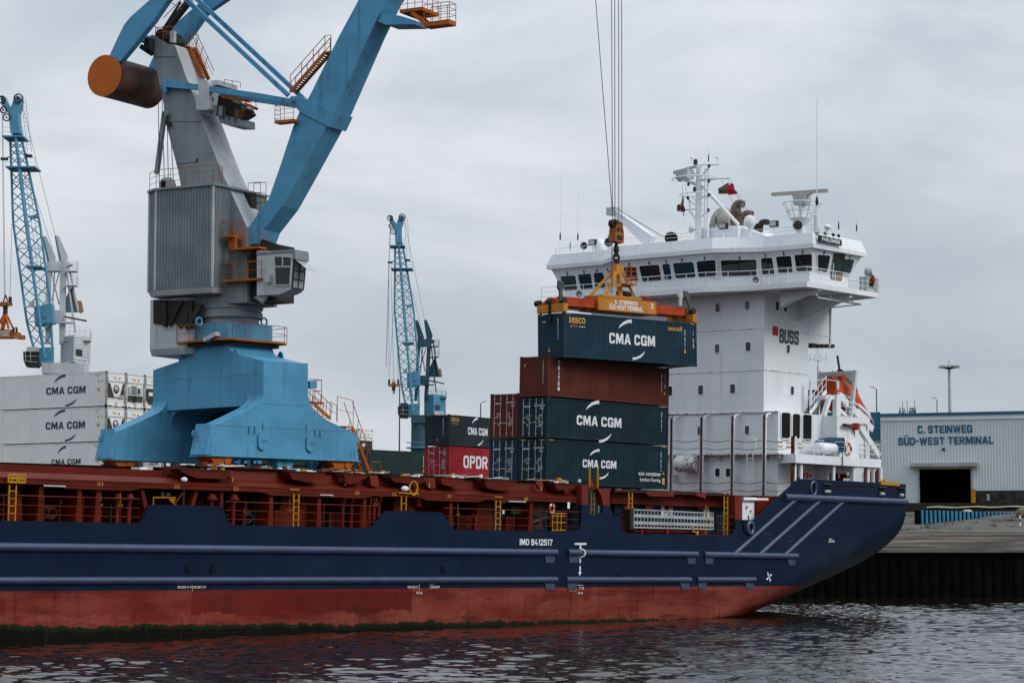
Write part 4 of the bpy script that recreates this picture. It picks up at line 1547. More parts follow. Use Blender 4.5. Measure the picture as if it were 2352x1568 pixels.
# ---------------------------------------------------------------- hatch coaming and walkway
ZG0, ZG1 = 7.55, 7.86
cm = MB(M_red)
cm.box(-80, 2.6, 3.6, 3.75, zd, 8.6)
cm.build('coaming_wall', ship)
gd = MB(M_red)
gx1 = P((1336, 1140), .4).x
gd.prism([(-80, .35, ZG0), (-80, .35, ZG1), (-80, .95, ZG1 + .28), (-80, 3.7, ZG1 + .30), (-80, 3.7, ZG0)], (80 + gx1, 0, 0))
for u0, u1 in ((0, 60), (120, 330), (600, 860), (960, 1120), (1130, 1180)):
    a, b = P((u0, 1125), .36), P((u1, 1140), .36)
    gd.prism([(a.x, .37, ZG0 + .01), (a.x + .8, .37, ZG0 - .16), (b.x - .8, .37, ZG0 - .16), (b.x, .37, ZG0 + .01)], (0, 1.4, 0))
lip = P((0, 1097), .33)
gd.mat(M_redworn).box(-80, gx1, .30, .345, ZG1 - .06, ZG1 - .015)
gd.build('coaming_girder', ship)
up = MB(M_red)
ux0 = P((425, 1095), 1.2).x
up.prism([(ux0, 1.0, ZG1 + .30), (ux0, 1.25, 8.82), (ux0, 1.9, 8.82), (ux0, 1.9, ZG1 + .30)], (gx1 - ux0 + .4, 0, 0))
a = P((335, 1080), 1.4)
up.box(P((385, 1080), 1.4).x, ux0, 1.4, 1.9, ZG1 + .3, 8.75)
up.mat(M_darksteel).box(ux0, gx1 + .4, .95, 1.9, 8.822, 8.87)
up.build('upper_coaming', ship)
# open hold at the left: far coaming with its cleats
fc = MB(M_darksteel)
zf = SHIP.at(0, 1076, 1, 21.4).z
fc.box(-80, -24, 21.4, 21.7, zd, zf)
rr = random.Random(4)
x = -62.0
while x < -26:
    wd = rr.uniform(.15, .8)
    fc.box(x, x + wd, 21.3, 21.6, zf, zf + rr.uniform(.08, .3))
    x += wd + rr.uniform(.3, 1.6)
fc.build('far_coaming', ship)
hp_ = MB(M_whitebare)
pts = [P(q, 6) for q in ((327, 1098), (329, 1084), (337, 1072), (341, 1072), (334, 1090), (346, 1098))]
hp_.prism(pts, (0, .5, 0))
hp_.mat(M_greylt).prism([P(q, 6.2) for q in ((336, 1098), (336, 1088), (341, 1072), (352, 1072), (346, 1098))], (0, 1.5, 0))
hp_.build('hatch_end', ship)

# stays
def stay(u0, u1, vt, vb, flare=1.35, y0=.55, lean=0):
    s_ = MB(M_red)
    a, b = P((u0, vb), y0), P((u1, vb), y0)
    w_ = b.x - a.x
    m_ = (a.x + b.x) / 2
    s_.loft([[(m_ - w_ / 2 * flare, y0, zd), (m_ + w_ / 2 * flare, y0, zd), (m_ + w_ / 2 * flare, 1.9, zd), (m_ - w_ / 2 * flare, 1.9, zd)],
             [(m_ - w_ / 2, y0, zd + .7), (m_ + w_ / 2, y0, zd + .7), (m_ + w_ / 2, 1.9, zd + .7), (m_ - w_ / 2, 1.9, zd + .7)],
             [(m_ + lean - w_ * .36, y0, ZG0), (m_ + lean + w_ * .36, y0, ZG0), (m_ + lean + w_ * .36, 1.9, ZG0), (m_ + lean - w_ * .36, 1.9, ZG0)]])
    s_.build('stay', ship)

for u0, u1 in ((-40, -29), (86, 99), (175, 187), (218, 230), (504, 512), (617, 627), (728, 737), (832, 842), (1031, 1040), (1215, 1225)):
    stay(u0, u1, 1120, 1198)
stay(331, 341, 1120, 1198, lean=-.35)
stay(434, 443, 1120, 1198, lean=.35)
for u0, u1 in ((20, 50), (640, 708), (900, 955), (1093, 1131), (-120, -90)):
    stay(u0, u1, 1120, 1198, 1.06, 1.3)

# outrigger brackets carrying the containers
for q in ([(412, 1077), (529, 1081), (529, 1092), (515, 1099), (452, 1098), (420, 1084)],
          [(664, 1083), (745.6, 1086.6), (741.5, 1100), (712, 1108), (672, 1100)],
          [(790, 1088), (849, 1090), (840, 1098), (806, 1112), (794, 1108)],
          [(896, 1094), (976, 1096), (974, 1107), (950, 1112), (905, 1106)],
          [(1012, 1097), (1068, 1100), (1065, 1110), (1045, 1119), (1016, 1112)],
          [(1113, 1101), (1186, 1105), (1182, 1118), (1152, 1127), (1118, 1120)],
          [(1273, 1110), (1320, 1113), (1320, 1124), (1280, 1125)]):
    b = MB(M_red)
    b.prism([P(e_, .25) for e_ in q], (0, .9, 0))
    a, c = P(q[0], .25), P(q[1], .25)
    b.mat(M_darksteel).box(a.x, c.x, .2, 1.1, a.z + .004, a.z + .06)
    rr = random.Random(int(a.x * 10))
    for k in range(5):
        x_ = rr.uniform(a.x, c.x - .3)
        b.mat(rr.choice([M_yellow, M_whitebare, M_redworn, M_orange, M_galv])).box(x_, x_ + rr.uniform(.1, .5), .2, .4, a.z + .06, a.z + rr.uniform(.1, .2))
    b.build('outrigger', ship)
for q in ([(849, 1091), (867, 1091), (871, 1115), (853, 1115)], [(982, 1096), (999, 1097), (1001, 1120), (985, 1120)]):
    MB(M_redworn).prism([P(e_, .45) for e_ in q], (0, .5, 0)).build('stopper_plate', ship)
for u, v in ((527, 1083), (786, 1092), (978, 1098), (1236, 1105)):
    b = MB(M_redworn)
    a = P((u, v + 8), .7)
    b.lathe(a, [(.24, 0), (.24, .22)], 14, ax=(0, -1, 0))
    b.mat(M_yellow).box(a.x - .04, a.x + .04, a.y - .3, a.y - .22, a.z - .35, a.z - .1)
    b.build('sheave', ship)
# lashing gear lying along the top
rr = random.Random(9)
for k in range(70):
    lg = MB(M_galv)
    u = rr.uniform(430, 1330)
    a = P((u, 1078 + (u - 410) * .036), rr.uniform(1.0, 1.7))
    a.z = 8.88
    lg.mat(rr.choice([M_galv, M_galv, M_redworn, M_yellow, M_darksteel, M_whitebare]))
    if rr.random() < .4:
        lg.tube([a, a + Vector((rr.uniform(.6, 1.8), rr.uniform(-.1, .1), rr.uniform(0, .14)))], .025, 5)
    else:
        lg.box(a.x, a.x + rr.uniform(.08, .3), a.y - .08, a.y + .08, a.z, a.z + rr.uniform(.06, .22))
    lg.build('lashing_gear', ship)

rr = random.Random(21)
for k in range(46):
    x_ = rr.uniform(-41, 1.0)
    y_ = rr.uniform(1.2, 1.8)
    g_ = MB(rr.choice([M_red, M_redworn, M_darksteel, M_red, M_darksteel, M_gtarp]))
    kind_ = rr.random()
    if kind_ < .4:
        h_ = rr.uniform(.8, 1.85)
        g_.tube([(x_, y_, zd), (x_, y_, zd + h_), (x_ + rr.uniform(-.3, .3), y_, zd + h_ + .06)], rr.uniform(.03, .07), 6)
        g_.lathe((x_, y_ - .05, zd + h_ * .7), [(.1, 0), (.1, .05)], 8, ax=(0, -1, 0))
        g_.build('standpipe', ship)
    elif kind_ < .7:
        w_ = rr.uniform(.2, .55)
        g_.box(x_, x_ + w_, y_, y_ + .25, zd, zd + rr.uniform(.25, .9))
        g_.build('deck_box', ship)
    else:
        g_.tube([(x_ + .28 * math.cos(.7 * q_), y_ - .25, zd + .5 + .28 * math.sin(.7 * q_) - .006 * q_) for q_ in range(22)], .03, 5)
        g_.build('coiled_hose', ship)

# numbers on the girder
nb = MB(M_yellow)
for txt, u, v in (('21', 230, 1109.5), ('CC', 407, 1115.5), ('23', 542.5, 1119.5), ('25', 820.5, 1129.5), ('CC', 906, 1132.5), ('27', 1032.5, 1137), ('29', 1208.5, 1143)):
    c = P((u, v), .34)
    nb.text(txt, (c.x, .343, (ZG0 + ZG1) / 2 - .02), (1, 0, 0), (0, 0, 1), .19, .36, .03)
nb.build('frame_numbers', ship, recalc=False)

# walkway rails
for x0, x1 in ((-79, P((322, 1198)).x), (P((520, 1198)).x, P((872, 1205)).x), (P((1022, 1205)).x, P((1333, 1220)).x), (P((1650, 1226)).x, P((1687, 1226)).x)):
    r_ = MB(M_redworn)
    for h_, rad in ((1.25, .028), (.78, .017), (.33, .017)):
        r_.tube([(x0, .1, zd + h_), (x1, .1, zd + h_)], rad, 6)
    n = max(1, int((x1 - x0) / 2.4))
    for i in range(n):
        x_ = x0 + (x1 - x0) * (i + .5) / n
        r_.mat(M_red).tube([(x_, .1, zd), (x_, .1, zd + 1.25)], .03, 5)
    r_.build('handrail', ship)

# ladders
def ladder(u, v0, v1, w_=.42, y=.3, m_=None):
    a, b = P((u, v1), y), P((u, v0), y)
    l = MB(m_ or M_yellow).ladder((a.x, y, max(zd, a.z)), (a.x, y, b.z), w_, (1, 0, 0), .035, .33)
    l.build('ladder', ship)

for u, v0, v1, w_ in ((26, 1110, 1197, .40), (678.5, 1134, 1210, .38), (926.5, 1139, 1172, .38), (1142.5, 1149, 1219, .40), (1666, 1140, 1229, .38), (1447.5, 1131, 1168, .34)):
    ladder(u, v0, v1, w_)
ladder(1360, 1130, 1183, .32, .3, paint('tarnished_yellow', (.20, .11, .02), .6, var=.3, rust=.4))
yp = MB(M_yellow)
a, b = P((19, 1106), .1), P((58, 1090), .1)
for z_ in (a.z, (a.z + b.z) / 2, b.z):
    yp.bar((a.x, .1, z_), (b.x, .1, z_), .07, .09)
for t_ in (0, .22, .5, .65, .82, 1):
    yp.bar((a.x + (b.x - a.x) * t_, .1, a.z), (a.x + (b.x - a.x) * t_, .1, b.z), .07)
yp.box(a.x, b.x, .1, .9, a.z - .05, a.z)
yp.build('ladder_platform', ship)
for u in (678, 1146):
    c = P((u, 1124 if u < 900 else 1141), .3)
    MB(M_yellow).bar((c.x - .4, .3, c.z), (c.x + .3, .3, c.z), .06).build('grab_bar', ship)
for u in (1354, 1372.5):
    a, b = P((u, 1124), .7), P((u, 1074), .7)
    MB(M_yellow).bar(a, b, .09).build('ladder_post', ship)
b = MB(M_rusty)
a, c = P((1357, 1126), .9), P((1370, 1098), .9)
b.box(a.x, c.x, .9, 1.0, a.z, c.z)
b.build('ladder_back_plate', ship)

# ventilation heads, valve boxes, pipes
for u, v, r_ in ((270, 1139, .21), (297, 1140, .21), (485, 1142.5, .28), (536, 1142.5, .27)):
    c = P((u, v), .8)
    b = MB(M_redworn)
    b.lathe((c.x, .8, zd), [(.12, 0), (.12, c.z - zd - .3), (.2, c.z - zd - .18)], 10)
    b.sphere(c, r_, 14)
    b.lathe((c.x, .8, c.z - .06), [(r_ * 1.18, -.05), (r_ * 1.18, .05)], 14)
    b.build('vent_head', ship)
for q in ((280, 345, 320, 405), (357, 345, 393, 405), (543, 340, 588, 435), (597, 345, 620, 395), (515, 350, 535, 415)):
    a, c = P(Z4(q[0], q[3]), .9), P(Z4(q[2], q[1]), .9)
    b = MB(M_redworn)
    b.box(a.x, c.x, .9, 1.3, a.z, c.z)
    b.mat(M_ytext).poly([((a.x + c.x) / 2 - .12, .895, (a.z + c.z) / 2 + .1), ((a.x + c.x) / 2 + .12, .895, (a.z + c.z) / 2 + .1), ((a.x + c.x) / 2, .895, (a.z + c.z) / 2)])
    b.mat(M_red).lathe(((a.x + c.x) / 2, 1.1, zd), [(.13, 0), (.13, a.z - zd)], 9)
    b.build('valve_box', ship)
for q in ((160, 490, 268, 610), (1255, 515, 1335, 635), (1345, 515, 1415, 635), (1670, 525, 1750, 640)):
    a, c = P(Z4(q[0], q[3]), 1.5), P(Z4(q[2], q[1]), 1.5)
    b = MB(M_darksteel)
    b.box(a.x, c.x, 1.6, 1.7, zd, c.z)
    b.mat(M_red)
    for k in range(6):
        z_ = zd + .08 + (c.z - zd - .1) * k / 5
        b.box(a.x, c.x, 1.5, 1.58, z_ - .035, z_ + .035)
    b.box(a.x, a.x + .07, 1.48, 1.6, zd, c.z)
    b.box(c.x - .07, c.x, 1.48, 1.6, zd, c.z)
    b.build('grille', ship)
pipes = MB(M_red)
for k, (z_, y_) in enumerate(((zd + .55, 1.75), (zd + .8, 1.8), (zd + .3, 1.7))):
    pipes.tube([(-79, y_, z_), (1.8, y_, z_)], .05, 6)
pipes.build('deck_pipes', ship)
b = MB(M_redbright)
a, c = P(Z4(920, 437), .95), P(Z4(953, 375), .95)
b.box(a.x, c.x, .95, 1.2, a.z, c.z)
b.mat(M_wtext).box((a.x + c.x) / 2 - .11, (a.x + c.x) / 2 + .11, .945, .95, a.z + .35, a.z + .62)
b.build('fire_hose_box', ship)
for u, v, w_, h_ in ((150.5, 1133, .26, .26), (231, 1144, .12, .26), (373.5, 1135, .2, .26), (387, 1135, .3, .16), (1156, 1175, .2, .25), (1306, 1160, .22, .4)):
    c = P((u, v), 1.86 if u < 900 else .3)
    sg = MB(M_wtext)
    sg.box(c.x - w_ / 2, c.x + w_ / 2, c.y - .01, c.y, c.z - h_ / 2, c.z + h_ / 2)
    sg.build('notice_plate', ship)
b = MB(M_yellow)
for q in (((352, 1172), (352, 1142), (403, 1142), (403, 1172)),):
    b.tube([P(e_, .75) for e_ in q], .045, 6)
b.prism([P(e_, .76) for e_ in ((388, 1144), (403, 1144), (401, 1158), (393, 1152))], (0, .05, 0))
b.build('hatch_frame', ship)
b = MB(M_darksteel)
c = P((420, 1171), .5)
t_ = P((420, 1107), .5)
b.tube([(c.x, .5, zd), (c.x, .5, t_.z)], .07, 8)
b.mat(M_redworn).tube([P((393, 1168), .5), P((419, 1132), .5)], .05, 6)
b.mat(M_whitebare).sphere((t_.x, .4, t_.z + .14), .2, 10, (1.0, .8, .7))
b.build('deck_light', ship)
b = MB(M_darksteel)
c, t_ = P((931, 1170), .5), P((931, 1122), .5)
b.tube([(c.x, .5, zd), (c.x, .5, t_.z)], .06, 8)
b.mat(M_whitebare).sphere((t_.x - .25, .3, t_.z), .24, 10, (1.2, .8, .7))
b.mat(M_yellow).tube([Vector((t_.x + .45 + .33 * math.cos(6.283 * k / 14), .3, t_.z + .05 + .4 * math.sin(6.283 * k / 14))) for k in range(15)], .07, 6)
b.tube([(t_.x - .75, .3, t_.z - .25), (t_.x + .9, .3, t_.z - .3)], .05, 6)
b.build('deck_light', ship)
b = MB(M_yellow)
for u in (2072, 2112, 2145, 2190):
    a, c = P(Z4(u, 652), .15), P(Z4(u, 495), .15)
    b.tube([(a.x, .15, zd), (a.x, .15, c.z)], .045, 6)
for v in (497, 520, 575, 640):
    a, c = P(Z4(2072, v), .15), P(Z4(2190, v), .15)
    b.tube([a, c], .035, 6)
b.build('gangway_gate', ship)
for u in (231, 277, 666, 1052):
    c = P((u, 1126 + u * .02), .6)
    b = MB(M_yellow)
    b.tube([(c.x, .6, ZG0), (c.x, .6, ZG0 - .9)], .018, 5)
    b.tube([(c.x - .15, .6, ZG0 - .9), (c.x, .6, ZG0 - 1.0), (c.x + .15, .6, ZG0 - .9)], .03, 5)
    b.build('hanging_hook', ship)
for u0, u1, v in ((100, 150, 1120), (735, 765, 1136), (1168, 1208, 1151), (1370, 1405, 1158)):
    if u1 < 1300:
        a, c = P((u0, v), .3), P((u1, v), .3)
        MB(M_greylt).tube([(a.x, .3, ZG0 - .06), (c.x, .3, ZG0 - .06)], .045, 7).build('strip_light', ship)

# red bulwark pillars above the blue
for q in ([(1336.3, 1158), (1336.3, 1113), (1350, 1114), (1350, 1158.5)], [(1386, 1160), (1381, 1138), (1373, 1121), (1401, 1122.5), (1401, 1160.5)], [(1688.5, 1192), (1688, 1136.5), (1703.7, 1137.5), (1704, 1192.5)]):
    MB(M_redworn).prism([P(e_) for e_ in q], (0, .5, 0)).build('bulwark_pillar', ship)
bb = MB(M_red)
a, c = P((1336, 1113), .2), P((1373, 1121), .2)
bb.box(a.x, c.x, .2, 1.9, c.z - .12, c.z + .1)
bb.prism([P(e_, .62) for e_ in ((1336, 1118), (1350, 1118), (1350, 1175), (1357, 1184), (1336, 1184))], (0, .2, 0))
bb.build('bulwark_frame', ship)

# ---------------------------------------------------------------- the bay with the gangway
bay = MB(M_red)
x0, x1 = P((1404, 1140), 1.2).x, P((1688, 1140), 1.2).x
zt = P((1540, 1134), .8).z
bay.box(x0, x1, 1.2, 1.5, zt - .75, zt)                            # upper girder
bay.box(x0, x1, 4.3, 4.4, zd, zt - .5)                             # wall behind
bay.box(x0 - .5, x1 + .2, .5, 1.62, zt, zt + .08)
bay.box(P((1680, 1150), 2.0).x, x1 + 2.4, 1.9, 2.1, zd, zt - .1)
bay.mat(M_redworn).prism([P(Z3(*e_), .45) for e_ in ((870, 190), (1225, 195), (1222, 252), (935, 245))], (0, .7, 0))
bay.prism([P(Z3(*e_), .45) for e_ in ((1470, 205), (1600, 208), (1598, 272), (1475, 235))], (0, .7, 0))
bay.mat(M_red)
for q in ((890, 330, 975, 400), (1160, 330, 1212, 400), (1510, 340, 1600, 400), (890, 565, 970, 655), (1155, 565, 1210, 655), (1505, 590, 1600, 700)):
    a, c = P(Z3(q[0], q[3]), 1.35), P(Z3(q[2], q[1]), 1.35)
    bay.box(a.x, c.x, 1.35, 1.66, a.z, c.z)
bay.mat(M_redworn)
a, c = P(Z3(745, 652), .6), P(Z3(1440, 665), .6)
bay.tube([a, c], .09, 8)
for e0, e1 in (((820, 575), (838, 688)), ((1118, 585), (1140, 692))):
    bay.bar(P(Z3(*e0), .5), P(Z3(*e1), .5), .18)
bay.mat(M_black)
for q in ((990, 245, 1150, 330), (1240, 200, 1480, 400), (1640, 330, 1700, 420)):
    a, c = P(Z3(q[0], q[3]), 4.2), P(Z3(q[2], q[1]), 4.2)
    bay.box(a.x, c.x, 4.2, 4.29, a.z, c.z)
bay.build('gangway_bay', ship)
bp = MB(M_redworn)
for u in (640, 690):
    a, c, d_ = P(Z3(u, 675), 1.0), P(Z3(u, 430), 1.0), P(Z3(u + 45, 385), 1.0)
    bp.tube([a, c, c.lerp(d_, .5) + Vector((-.1, 0, .1)), d_], .17, 10)
for v in (470, 560, 600, 640):
    a, c = P(Z3(610, v), .85), P(Z3(720, v), .85)
    bp.bar(a, c, .07)
bp.build('air_pipe', ship)
ypl = MB(M_yellow)
a, c = P(Z3(1596, 700), .4), P(Z3(1596, 350), .4)
ypl.tube([a, c], .04, 6)
ypl.build('yellow_post', ship)
ypl = MB(M_yellow)
a, c = P(Z3(1484, 700), .3), P(Z3(1508, 655), .3)
ypl.box(a.x, c.x, .25, .4, a.z, c.z)
ypl.bar(P(Z3(1440, 600), .3), P(Z3(1445, 660), .3), .08)
ypl.bar(P(Z3(1440, 658), .3), P(Z3(1490, 668), .3), .07)
ypl.build('yellow_bracket', ship)
cl = MB(M_yellow)
cl.poly([P(Z3(*e_), 2.0) for e_ in ((832, 340), (880, 340), (880, 388), (832, 388))])
cl.build('warning_plate', ship)

# gangway stowed in the bay: a thing of its own
gA, gB = P(Z3(752, 400), .35), P(Z3(1685, 445), .35)
gl = (gB - gA).length
gdir = (gB - gA).normalized()
gw = thing('gangway', SHIP, 'stowed aluminium gangway ladder in the opening of the blue bulwark', 'gangway')
for yy in (.35, 1.05):
    g_ = MB(M_alu)
    for off, hh in ((0, .06), (-.40, .20), (-.86, .20), (-1.16, .09)) if yy < .5 else ((0, .06), (-1.16, .09)):
        g_.bar(gA + Vector((0, yy - .35, off)), gB + Vector((0, yy - .35, off * .93)), .07, hh)
    n = 24 if yy < .5 else 0
    for i in range(n + 1 if n else 0):
        p = gA.lerp(gB, i / n) + Vector((0, yy - .35, 0))
        g_.bar(p, p + Vector((0, 0, -1.16 + .08 * i / n)), .05)
    g_.build('side_truss', gw)
s_ = MB(M_darksteel)
s_.prism([gA + Vector((0, .1, -1.14)), gB + Vector((0, .1, -1.06)), gB + Vector((0, .62, -1.06)), gA + Vector((0, .62, -1.14))], (0, 0, .05))
s_.prism([gA + Vector((-.35, .02, -.02)), gA + Vector((0, .02, -.02)), gA + Vector((0, .02, -1.3)), gA + Vector((-.3, .02, -1.3))], (0, .7, 0))
s_.build('walkway', gw)
e_ = MB(M_orange)
e_.box(gB.x - .35, gB.x - .1, .33, .4, gB.z - .95, gB.z - .1)
e_.build('end_frame', gw)

# dark red block and white pump panel by the pillar
b = MB(M_red)
a, c = P((1738, 1190), .7), P((1806, 1140), .7)
b.box(a.x, c.x + .8, .7, 1.2, zd, c.z)
b.build('screen_plate', ship)
b = MB(M_white)
a, c = P((1705, 1194), .9), P((1740, 1152), .9)
b.box(a.x, c.x, .9, 1.0, zd, c.z)
rr = random.Random(2)
for k in range(9):
    x_, z_ = rr.uniform(a.x + .3, c.x - .1), rr.uniform(c.z - 1.3, c.z - .2)
    b.mat(rr.choice([M_darksteel, M_rusty, M_galv])).box(x_, x_ + rr.uniform(.05, .16), .87, .9, z_, z_ + rr.uniform(.06, .25))
b.build('control_panel', ship)
pw = MB(M_white)
a, c = P((1706, 1146), .8), P((1750, 1146), .8)
pw.tube([a, c + Vector((.6, 0, 0))], .13, 10)
pw.build('white_pipe', ship)

# ---------------------------------------------------------------- deckhouse
XF = 25.37
YP = 3.58                      # port wall
YST = BEAM - YP
ZH0 = zd + .0
ztopH = PX((1755, 661), XF).z - .0
zled = PX(ZC(672, 925), XF).z
x_lo = P(ZC(967, 800), YP).x
x_hi = P(ZC(1118, 330), YP).x
z_ov = SHIP.at(*ZC(970, 474), 1, YP).z
hs = MB(M_white)
hs.box(XF, x_lo, YP, YST, zled, ztopH)
hs.box(x_lo, x_hi, YP, YST, z_ov, ztopH)
# lower block, wider
ylo = PX(ZC(772, 1000), XF).y
hs.box(XF + .002, 36.2, ylo, BEAM - ylo, 8.5, zled)
hs.box(XF + .002, 30.5, ylo + .4, BEAM - ylo, ZH0, 8.5)
hs.build('deckhouse', ship)
# seams at the deck levels
sm = MB(M_whitewear)
for vf in (652, 380):
    z_ = PX(ZC(675, vf), XF).z
    sm.box(XF - .03, XF, YP - .03, YST, z_ - .025, z_ + .025)
    sm.box(XF - .03, x_lo if vf == 652 else x_hi, YP - .03, YP, z_ - .025, z_ + .025)
sm.box(XF - .12, XF + .002, ylo - .05, YST + 1, zled - .06, zled + .03)
sm.build('deck_seam', ship)

# windows of the accommodation
def win_front(x, y, w_, h_, glass):
    c = PX(ZC(x, y), XF)
    l, r_ = PX(ZC(x - w_ / 2, y), XF), PX(ZC(x + w_ / 2, y), XF)
    t_, b_ = PX(ZC(x, y - h_ / 2), XF), PX(ZC(x, y + h_ / 2), XF)
    port(c, Vector((0, 1, 0)), Vector((-1, 0, 0)), abs(l.y - r_.y), t_.z - b_.z, glass)

def win_side(x, y, w_, h_, glass):
    c = P(ZC(x, y), YP)
    l, r_ = P(ZC(x - w_ / 2, y), YP), P(ZC(x + w_ / 2, y), YP)
    t_, b_ = P(ZC(x, y - h_ / 2), YP), P(ZC(x, y + h_ / 2), YP)
    port(c, Vector((1, 0, 0)), Vector((0, -1, 0)), abs(l.x - r_.x), t_.z - b_.z, glass)

def rrect(c, a, up, w_, h_, r_, n=4):
    out = []
    for sx, sy, a0 in ((1, 1, 0), (-1, 1, 90), (-1, -1, 180), (1, -1, 270)):
        for k in range(n + 1):
            t_ = R(a0 + 90 * k / n)
            out.append(c + a * (sx * (w_ / 2 - r_) + r_ * math.cos(t_)) + up * (sy * (h_ / 2 - r_) + r_ * math.sin(t_)))
    return out

def port(c, a, nrm, w_, h_, glass):
    up_ = Vector((0, 0, 1))
    b = MB(M_whitebare)
    o = rrect(c + nrm * .035, a, up_, w_ + .10, h_ + .10, .16)
    i_ = rrect(c + nrm * .035, a, up_, w_ - .06, h_ - .06, .11)
    o2 = [p - nrm * .04 for p in o]
    i2 = [p - nrm * .03 for p in i_]
    b.loft([o2, o, i_, i2], True, False)
    fr = b.build('window_frame', ship)
    MB(glass).poly([p + nrm * .003 for p in i2]).build('pane', fr)

for q in ((378, 245, 33, 62, M_glasslt), (572, 230, 34, 62, M_glasslt), (375, 513, 33, 62, M_glasslt), (577, 500, 36, 64, M_glass), (66, 790, 34, 66, M_glass), (267, 783, 36, 65, M_glass), (476, 775, 36, 65, M_glass), (262, 1050, 34, 62, M_glasslt), (570, 1045, 32, 62, M_glasslt), (377, 1322, 34, 60, M_glass), (446, 1322, 34, 60, M_glass)):
    win_front(*q)
for q in ((765, 235, 22, 60, M_glass), (818, 243, 24, 60, M_glass), (836, 515, 24, 60, M_glass), (863, 787, 24, 60, M_glass)):
    win_side(*q)

# company mark
mk = MB(M_redbright)
a, c = P(ZC(737, 423), YP - .036), P(ZC(772, 370), YP - .036)
mk.poly([a, (c.x, a.y, a.z), c, (a.x, a.y, c.z)])
mk.mat(M_dtext)
c = P(ZC(843, 436), YP - .006)
l, r_ = P(ZC(781, 436), YP), P(ZC(906, 436), YP)
c = c + Vector((0, -.035, 0))
mk.text('BUSS', c, (1, 0, 0), (0, 0, 1), 1.02, r_.x - l.x, .02)
mk.build('company_mark', ship, recalc=False)

# louvres on the port side of the lower block
for x_a, x_b, ya, yb in ((792, 851, 935, 1095), (865, 915, 943, 1102), (932, 990, 948, 1112)):
    a, c = P(ZC(x_a, yb), ylo - .04), P(ZC(x_b, ya), ylo - .04)
    b = MB(M_black)
    b.prism(rrect(Vector(((a.x + c.x) / 2, ylo - .03, (a.z + c.z) / 2)), Vector((1, 0, 0)), Vector((0, 0, 1)), c.x - a.x, c.z - a.z, .2), (0, .02, 0))
    n = 26
    b.mat(M_darksteel)
    for k in range(n):
        z_ = a.z + .1 + (c.z - a.z - .2) * k / n
        b.box(a.x + .06, c.x - .06, ylo - .05, ylo - .03, z_, z_ + .02)
    b.mat(M_whitebare)
    fr_ = rrect(Vector(((a.x + c.x) / 2, ylo - .04, (a.z + c.z) / 2)), Vector((1, 0, 0)), Vector((0, 0, 1)), c.x - a.x + .1, c.z - a.z + .1, .24)
    b.tube(fr_ + fr_[:1], .05, 5, False)
    b.build('louvre', ship)
gr = MB(M_yellow)
for (u, v) in ((790, 1118), (790, 1145), (845, 1122), (845, 1148), (920, 1128), (920, 1155)):
    c = P(ZC(u - 18, v), ylo - .06)
    d_ = P(ZC(u + 8, v + 8), ylo - .06)
    gr.tube([c, d_, d_ + Vector((.1, 0, .12))], .03, 5)
gr.build('foot_grips', ship)

# container guide posts in front of the deckhouse
zpt = zled - .05
for (zx, zt_, zb_), yoff in zip(((70, 945, 1415), (266, 940, 1425), (468, 932, 1455), (676, 925, 1475)), (0, 0, 0, 0)):
    top_, bot_ = PX(ZC(zx, zt_ + 12), XF - .9), PX(ZC(zx - 6, zb_), XF - .9)
    yy = (top_.y + bot_.y) / 2
    b = MB(M_whitebare)
    b.box(XF - .78, XF - .66, yy - .13, yy + .16, zd, top_.z)
    b.tube([(XF - .7, yy - .1, top_.z - .3), (XF - .55, yy - .1, top_.z), (XF - .1, yy - .1, top_.z + .02)], .09, 6)
    b.box(XF - .62, XF + .01, yy - .02, yy + .04, zled - 5.05, zled - 4.5)
    b.mat(M_rusty).box(XF - .90, XF - .78, yy - .08, yy + .03, zd, top_.z - .12)
    b.prism([(XF - .90, yy - .1, top_.z - .12), (XF - .78, yy - .1, top_.z - .12), (XF - .35, yy - .1, top_.z + .1), (XF - .45, yy - .1, top_.z + .14)], (0, .16, 0))
    b.build('guide_post', ship)
b = MB(M_whitebare)
p0, p1 = P(ZC(882, 1085), .45), P(ZC(862, 1410), .45)
xg = (p0.x + p1.x) / 2
b.box(xg, xg + .16, .3, .62, 8.3, p0.z)
b.mat(M_rusty).box(xg - .14, xg, .34, .58, 8.3, p0.z)
b.build('guide_post', ship)
# ledge walkway with brackets and wires
zle = PX(ZC(600, 1196), XF - .4).z
lw = MB(M_whitewear)
lw.box(XF - .62, XF - .002, ylo - .6, YST, zle - .1, zle)
for y_ in [PX(ZC(u, 1240), XF - .2).y for u in (110, 205, 295, 390, 495, 600, 700, 790)]:
    lw.prism([(XF - .6, y_, zle - .1), (XF, y_, zle - .1), (XF, y_, zle - .55)], (0, .06, 0))
lw.build('ledge', ship)
ww = MB(M_rope)
for v in (1108, 1158, 1380, 1432):
    us = (75, 268, 470, 676, 870)
    ww = MB(M_rope)
    for a_, b_ in zip(us[:-1], us[1:]):
        pa, pb = PX(ZC(a_, v), XF - .7), PX(ZC(b_, v), XF - .7)
        if b_ == 870:
            pb = Vector((XF - .7, .6, pa.z))
        ww.tube([pa.lerp(pb, k / 6) + Vector((0, 0, -.16 * math.sin(math.pi * k / 6))) for k in range(7)], .022, 4)
    ww.build('wire_rail', ship)
b = MB(M_whitewear)
a, c = PX(ZC(95, 1300), XF - 1.1), PX(ZC(222, 1222), XF - 1.1)
ys = sorted((a.y, c.y))
ring = [[Vector((XF - .6 + .65 * math.cos(t_) * -1, y_, (a.z + c.z) / 2 + .62 * math.sin(t_))) for t_ in [R(-90 + 15 * k) for k in range(13)]] for y_ in (ys[0], ys[1])]
b.loft(ring, True, True, False)
b.mat(M_rusty).box(XF - .9, XF - .7, ys[1] + .003, ys[1] + .05, a.z + .2, c.z - .2)
b.build('cable_drum_cover', ship)
